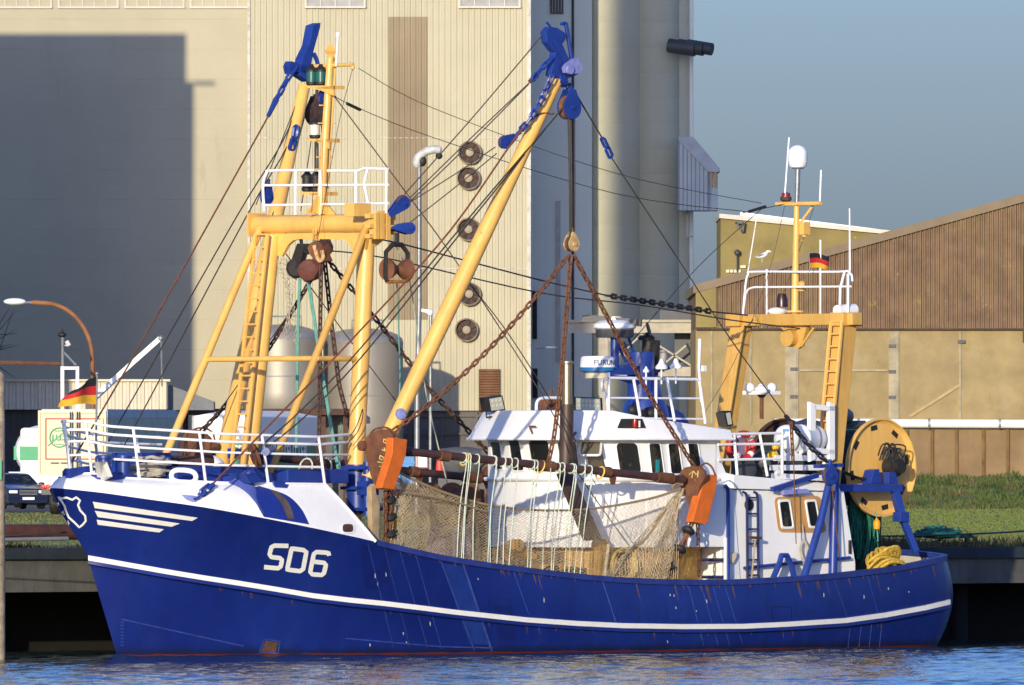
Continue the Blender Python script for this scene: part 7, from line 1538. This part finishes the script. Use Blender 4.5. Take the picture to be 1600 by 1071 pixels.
m2 = MB(); m2.tube(bw((151.5, 585, 0), (150, 700, 0), (150, 745, 0)), .022, 6); m2.ball(b(151.5, 584, 0), .04); m2.build('staff', GALV, t)
t = flag('faded small German flag on the stern mast rail', (1264, 396), (1264.5, 419), lambda v: lin_pt([(1293, 398), (1293, 420)], v), 5, -.9, amp=.06)
m2 = MB(); m2.tube(bw((1264, 394, -.9), (1265, 425, -.9)), .012, 5); m2.build('staff', GALV, t)
# life raft canister
t = thing('life_raft', 'white life raft canister with blue sticker on the upper deck cradle', 'life raft', b(1242, 716, -1.7), 'b')
c = b(1237, 686, -1.75); mb = MB(); r = .31; ax = Vector((1, 0, 0)); mb.lathe([(.05, -.10), (r * .7, -.06), (r * .94, .02), (r, .10), (r, .52), (r * 1.03, .53), (r * 1.03, .58), (r, .59), (r, 1.0), (r * .9, 1.1), (.05, 1.16)], c - Vector((.28, 0, 0)), ax, 32); mb.build('canister', WHT2, t, 50)
mb = MB()
for h in (.2, .9): mb.lathe([(r * 1.012, -.03), (r * 1.012, .03)], c + Vector((h - .28, 0, 0)), ax, 32)
mb.build('strap', GREY, t)
mb = MB(); p0 = c + Vector((-.24, -.16, .12)); nrm = Vector((-.8, -.5, .33)).normalized(); u_, v_ = Vector((0.5, -.8, 0)).normalized(), Vector((0, 0, 1)); p0 = c + Vector((-.30, -.12, .13)); mb.prism([p0 - u_ * .07 - v_ * .07, p0 + u_ * .07 - v_ * .07, p0 + u_ * .07 + v_ * .07, p0 - u_ * .07 + v_ * .07], nrm * .05); mb.build('sticker', M('sticker_blue', (.05, .2, .5), .5), t, 0)
# lifebuoy
t = thing('lifebuoy', 'red and white lifebuoy hanging inside the upper deck rail', 'lifebuoy', b(1162, 715, -1.9), 'b')
c = b(1162, 697, -1.9); mb = MB(); n = 32
for k in range(n):
    a, a2 = 2 * math.pi * k / n, 2 * math.pi * (k + 1) / n; mb.cur = 1 if (k % 8) in (3, 4) else 0
    mb.tube([c + Vector((math.cos(x) * .27, -.02 * math.cos(x), math.sin(x) * .27)) for x in (a, a2)], .075, 10, cap=False)
mb.build('ring', [M('lifebuoy_red', (.55, .03, .02), .5), WHT2], t, 60)
mb = MB(); mb.box(c + Vector((.0, .14, .0)), (.3, .06, .45)); mb.build('bracket', WHT2, t, 0)
t = thing('lifebuoy', 'second lifebuoy at the after end of the wheelhouse roof, red canvas showing', 'lifebuoy', b(1150, 678, -.5), 'b')
c = b(1152, 700, .2); mb = MB(); mb.tube([c + Vector((math.cos(x) * .27, 0, math.sin(x) * .27)) for x in [2 * math.pi * k / 24 for k in range(24)]], .07, 10, closed=True); mb.build('ring', bpy.data.materials['lifebuoy_red'], t, 60)
# yellow floats and rope by the raft
for px, py, rr0, lab in ((1207, 712, .11, 'yellow float with white rope under the life raft'), (1212, 699, .08, 'smaller yellow float beside the life raft')):
    t = thing('net_float', lab, 'float', b(px, py, -1.8), 'b'); mb = MB(); c = b(px, py, -1.8); mb.ball(c, (rr0 * 1.2, rr0, rr0)); mb.build('ball', M('float_yellow', (.75, .45, .02), .4) if 'float_yellow' not in bpy.data.materials else bpy.data.materials['float_yellow'], t); mb = MB(); mb.tube(catmull([c + Vector((0, -.1, .1)), c + Vector((.1, -.12, -.1)), c + Vector((-.05, -.12, -.3)), c + Vector((.15, -.1, -.4))], 4), .014, 5); mb.build('lanyard', ROPE, t)
t = thing('net_float', 'orange yellow float hanging below the net drum', 'float', b(1370, 818, -1.9), 'b'); c = b(1370, 819, -1.9); mb = MB(); mb.lathe([(.02, -.14), (.07, -.11), (.085, -.02), (.075, .06), (.04, .10), (.02, .13)], c, n=14); mb.build('ball', M('float_orange', (.75, .32, .01), .4), t); mb = MB(); mb.tube(bw((1370, 825, -1.9), (1372, 846, -1.9)), .014, 5); mb.tube(bw((1370, 812, -1.9), (1368, 800, -1.8)), .014, 5); mb.build('lanyard', TEAL, t)
t = thing('net_float', 'yellow round float hanging by the forward bobbin chain', 'float', b(616, 812, -2.5), 'b'); mb = MB(); mb.ball(b(617, 815, -2.5), (.15, .15, .13)); mb.build('ball', bpy.data.materials['float_yellow'], t)
# rope coils
def coil(c, rx, ry, turns, r, rise, mb, rnd, sq=1.0):
    P = []
    for k in range(int(turns * 14)):
        a = 2 * math.pi * k / 14; f = rnd.uniform(.88, 1.1); P.append(Vector(c) + Vector((math.cos(a) * rx * f, math.sin(a) * ry * f, rise * k / (turns * 14) + rnd.uniform(-.02, .02))))
    mb.tube(catmull(P, 3), r, 6); return mb
rc2 = random.Random(9)
c = b(1383, 888, -2.62); t = thing('mooring_rope_coil', 'big heap of yellow mooring rope over the stern bulwark', 'rope coil', c, 'b')
mb = MB()
for k in range(15):
    c2 = c + Vector((rc2.uniform(-.18, .2), rc2.uniform(0, .25), .02 + .026 * k)); a0 = rc2.uniform(-.2, .2); w0 = .50 * (1 - .035 * k)
    mb.tube(catmull([c2 + Vector((-w0, -.06, -.10 + a0 * .3)), c2 + Vector((-w0 * .5, -.16, .06)), c2 + Vector((0, -.19, .09)), c2 + Vector((w0 * .55, -.16, .05)), c2 + Vector((w0, 0, -.08 - a0 * .3)), c2 + Vector((w0 * .5, .16, .04)), c2 + Vector((-w0 * .4, .16, .05)), c2 + Vector((-w0, -.06, -.10 + a0 * .3))], 5), .036, 6)
mb.build('rope', YROPE, t)
c = b(228, 752, -.4); c.z = 3.82; t = thing('deck_rope_coil', 'grey mooring rope coiled on the foredeck behind the rail', 'rope coil', c, 'b')
mb = MB()
for k in range(9): coil(c + Vector((rc2.uniform(-.06, .3), rc2.uniform(-.12, .1), .045 * k)), .42 - .018 * k, .36, 1.1, .034, .03, mb, rc2)
mb.build('rope', ROPE, t)
c = b(972, 882, -1.85); t = thing('hose_coil', 'yellow rope hung in a ring on the ochre house wall', 'rope coil', c, 'b')
mb = MB()
for k in range(4): mb.tube([c + Vector((math.cos(a) * (.34 + .012 * k + rc2.uniform(-.01, .01)), -.03 * k, math.sin(a) * (.31 + .012 * k))) for a in [2 * math.pi * q_ / 24 for q_ in range(24)]], .02, 6, closed=True)
mb.build('rope', YCORD, t); mb = MB(); mb.tube([c + Vector((-.1, .0, .2)), c + Vector((.24, 0, .2))], .06, 10); mb.tube([c + Vector((.06, .02, .2)), c + Vector((.06, .02, -.22))], .06, 8); mb.build('valve', RUSTD, t)
c = hit(ABV, 1251, 860, .05)[0]; t = thing('line_hank', 'hank of pale line hanging on the aft house wall', 'rope', c, 'b')
mb = MB()
for k in range(5): mb.tube(catmull([c + Vector((0, -.05, .26)), c + Vector((.06 + .02 * k, -.07, 0)), c + Vector((.02, -.08, -.25 - .03 * k)), c + Vector((-.10 - .012 * k, -.07, .0)), c + Vector((0, -.05, .26))], 5), .014, 5)
mb.tube([c + Vector((0, -.05, .26)), c + Vector((-.02, -.03, .55))], .014, 5); mb.build('line', ROPE, t)
# broom on the ladder
t = thing('deck_broom', 'wooden deck broom leaning head up against the blue ladder', 'broom', b(1175, 908, -2.6), 'b')
mb = MB(); mb.tube(bw((1180, 844, -2.58), (1174, 908, -2.6)), .018, 6); mb.build('handle', WOOD, t); mb = MB(); mb.bar(b(1171, 840, -2.58), b(1188, 841, -2.58), .09, .06); mb.build('head', RUSTD, t, 0)
mb = MB(); c = b(1146, 870, -2.45); mb.prism([b(1140, 876, -2.45), b(1144, 866, -2.45), b(1151, 863, -2.45), b(1151, 870, -2.45), b(1146, 880, -2.45)], (0, .1, 0)); solo('plastic_scoop', mb, CREAM, 'cream plastic scoop hanging beside the white wing', 'scoop', c, 'b', smooth=0)
# dark green net hanging under the drum
t = thing('drum_net', 'dark green net hanging from the drum behind the aft house', 'net', b(1350, 870, -.6), 'b')
mb = MB(); rg = random.Random(2)
for k in range(240):
    x = rg.uniform(1329, 1374); yb = rg.uniform(-1.2, 1.0); yt = rg.uniform(755, 800); y1 = 868 - abs(x - 1352) * .7 + rg.uniform(-25, 14)
    mb.tube(catmull(bw((x, yt, yb), (x + rg.uniform(-6, 4), (yt + y1) / 2, yb), (x + rg.uniform(-10, 2), y1, yb)), 3), rg.uniform(.012, .03), 4)
mb.build('netting', GNET, t)
mb = MB(); mb.tube(bw((1344, 800, .2), (1342, 905, .2)), .30, 14); mb.build('net_bundle', M('net_bundle_dark', (.03, .05, .04), .95, var=.6, scale=6, bump=1.0, bscale=20), t)
mb = MB(); P = [b(1331, 650, .5), b(1345, 662, .5), b(1360, 690, .5)]
mb = MB(); c = b(1330, 690, .6); mb.ball(c, (.35, .5, .28), 14, 9); solo('teal_net_bundle', mb, GNET, 'teal net bundle between the gantry leg and the drum', 'net', c, 'b')
# ---- gear on the fore deck well seen through the net
t = thing('purple_tub', 'purple plastic fish tub on the deck behind the net', 'fish tub', b(700, 866, -1.6), 'b'); c = b(700, 846, -1.6); mb = MB(); mb.box(c, (.8, .6, .62)); mb.box(c + Vector((0, 0, .30)), (.86, .66, .06)); mb.build('tub', M('tub_purple', (.16, .11, .27), .6), t, 0, .02)
t = thing('deck_winch', 'rusty trawl winch on the deck before the wheelhouse', 'winch', b(735, 850, -.4), 'b')
mb = MB(); c = b(706, 772, .6); mb.lathe([(.10, -.9), (.30, -.88), (.30, -.82), (.17, -.8), (.2, -.2), (.30, -.18), (.30, -.1), (.17, -.08), (.17, .7), (.30, .72), (.30, .8), (.1, .82)], c + Vector((-.1, 0, -.05)), (.25, 1, 0), 24); mb.build('drum', RUST, t)
mb = MB(); mb.box(c - Vector((0, 0, .8)), (.7, 1.4, .9)); mb.box(c + Vector((.2, -.5, -.25)), (.45, .18, .7)); mb.box(c + Vector((.15, .4, -.25)), (.45, .18, .7)); mb.build('bed', RUSTD, t, 0, .02)
mb = MB(); mb.tube([c + Vector((-1.6, .2, .0)), c + Vector((-.2, .2, .05))], .10, 10); mb.build('shaft', M('shaft_red', (.24, .06, .03), .7, var=.3), t)
t = thing('work_rail', 'grey bent pipe rail on the deck behind the net', 'rail', b(650, 870, -2.2), 'b')
mb = MB(); mb.tube(catmull(bw((622, 880, -2.3), (622, 835, -2.3), (627, 829, -2.3), (700, 828, -2.3), (709, 834, -2.3), (709, 878, -2.3)), 4), .035, 8); mb.build('pipe', GALV, t); mb = MB(); mb.tube(bw((632, 880, -2.2), (632, 828, -2.2)), .035, 8); mb.build('post', GALV, t)
t = thing('fender_plank', 'pale worn wooden plank standing by the forward bobbin chain', 'plank', b(586, 850, -2.6), 'b'); mb = MB(); mb.prism(bw((580, 762, -2.7), (586, 756, -2.7), (589, 775, -2.7), (594, 790, -2.7), (592, 853, -2.7), (582, 853, -2.7)), (0, .14, 0)); mb.build('plank', WOOD, t, 0, .01)
t = thing('sorting_table', 'brown deck sorting bench with crates behind the net', 'bench', b(830, 880, -1.9), 'b')
mb = MB(); mb.box(b(800, 878, -1.9), (1.5, .6, .12)); mb.box(b(775, 868, -1.5), (.6, .5, .3)); mb.box(b(858, 872, -2.0), (.5, .4, .25)); mb.build('bench', M('bench_brown', (.26, .17, .09), .8, var=.3), t, 0)
mb = MB(); mb.prism(bw((800, 850, -2.1), (812, 845, -2.1), (840, 868, -2.1), (836, 880, -2.1)), (0, .3, 0)); mb.lathe([(.13, -.12), (.13, .12)], b(806, 852, -2.1), (0, 1, 0), 14); mb.build('ochre_arm', TAN, t, 0)
t = thing('deck_fittings', 'ochre swivel arm and pale post before the lower house', 'deck arm', b(940, 890, -1.9), 'b')
mb = MB(); mb.lathe([(.13, -.15), (.13, .15)], b(938, 852, -1.95), (0, 1, 0), 14); mb.bar(b(938, 852, -1.9), b(934, 905, -1.9), .2, .2); mb.build('arm', TAN, t, 40); mb = MB(); mb.lathe([(.10, -.1), (.10, .1)], b(988, 866, -1.8), (0, 1, 0), 12); mb.build('pin_boss', TAN, t, 40); mb = MB(); mb.tube(bw((951, 851, -2.4), (945, 900, -2.4)), .035, 6); mb.build('pale_post', CREAM, t)
# dark fishing clutter on the fore deck (brown hoses on the rail behind the port leg)
t = thing('hose_bundle', 'brown ribbed hoses lying behind the foredeck rail by the port leg', 'hose', b(490, 735, .6), 'b'); mb = MB()
for k in range(4): mb.tube(catmull(bw((468 + k * 3, 742 - k * 5, .6), (490, 730 - k * 3, .6), (512, 735 - k * 4, .6), (536, 738 - k * 3, .6)), 4), .08, 8)
mb.build('hose', RUSTD, t)
mb = MB()
for x in (478, 493, 508, 521): mb.tube([b(x, 731, .6) + Vector((math.sin(a) * .04, math.cos(a) * .2, math.sin(a) * .2)) for a in [2 * math.pi * k / 12 for k in range(12)]], .02, 5, closed=True)
mb.build('lashing', CORD, t)
t = thing('stay_rope', 'thin teal stay beside the port leg of the mast', 'rope', b(520, 740, -1), 'b'); mb = MB(); mb.tube(bw((533, 660, -1), (529, 750, -1)), .015, 5); mb.build('strands', TEAL, t)
# mooring lines to the quay
t = thing('mooring_line', 'dark mooring line running from the stern to the right edge', 'mooring line', b2w(b(1345, 838, 1.8)))
mb = MB(); mb.tube(sag(b2w(b(1340, 838, 1.9)), w(1660, 826, 322), .05, 14), .022, 5); mb.build('rope', WIRE, t)
t = thing('mooring_line', 'thin mooring wire slack across the quay edge left of the bow', 'mooring line', q(-17, 0, 2.2))
mb = MB(); mb.tube(sag(b2w(b(104, 832, .6)), q(-26, .8, zc(-26) + .05), .12, 14), .018, 5); mb.build('rope', WIRE, t)
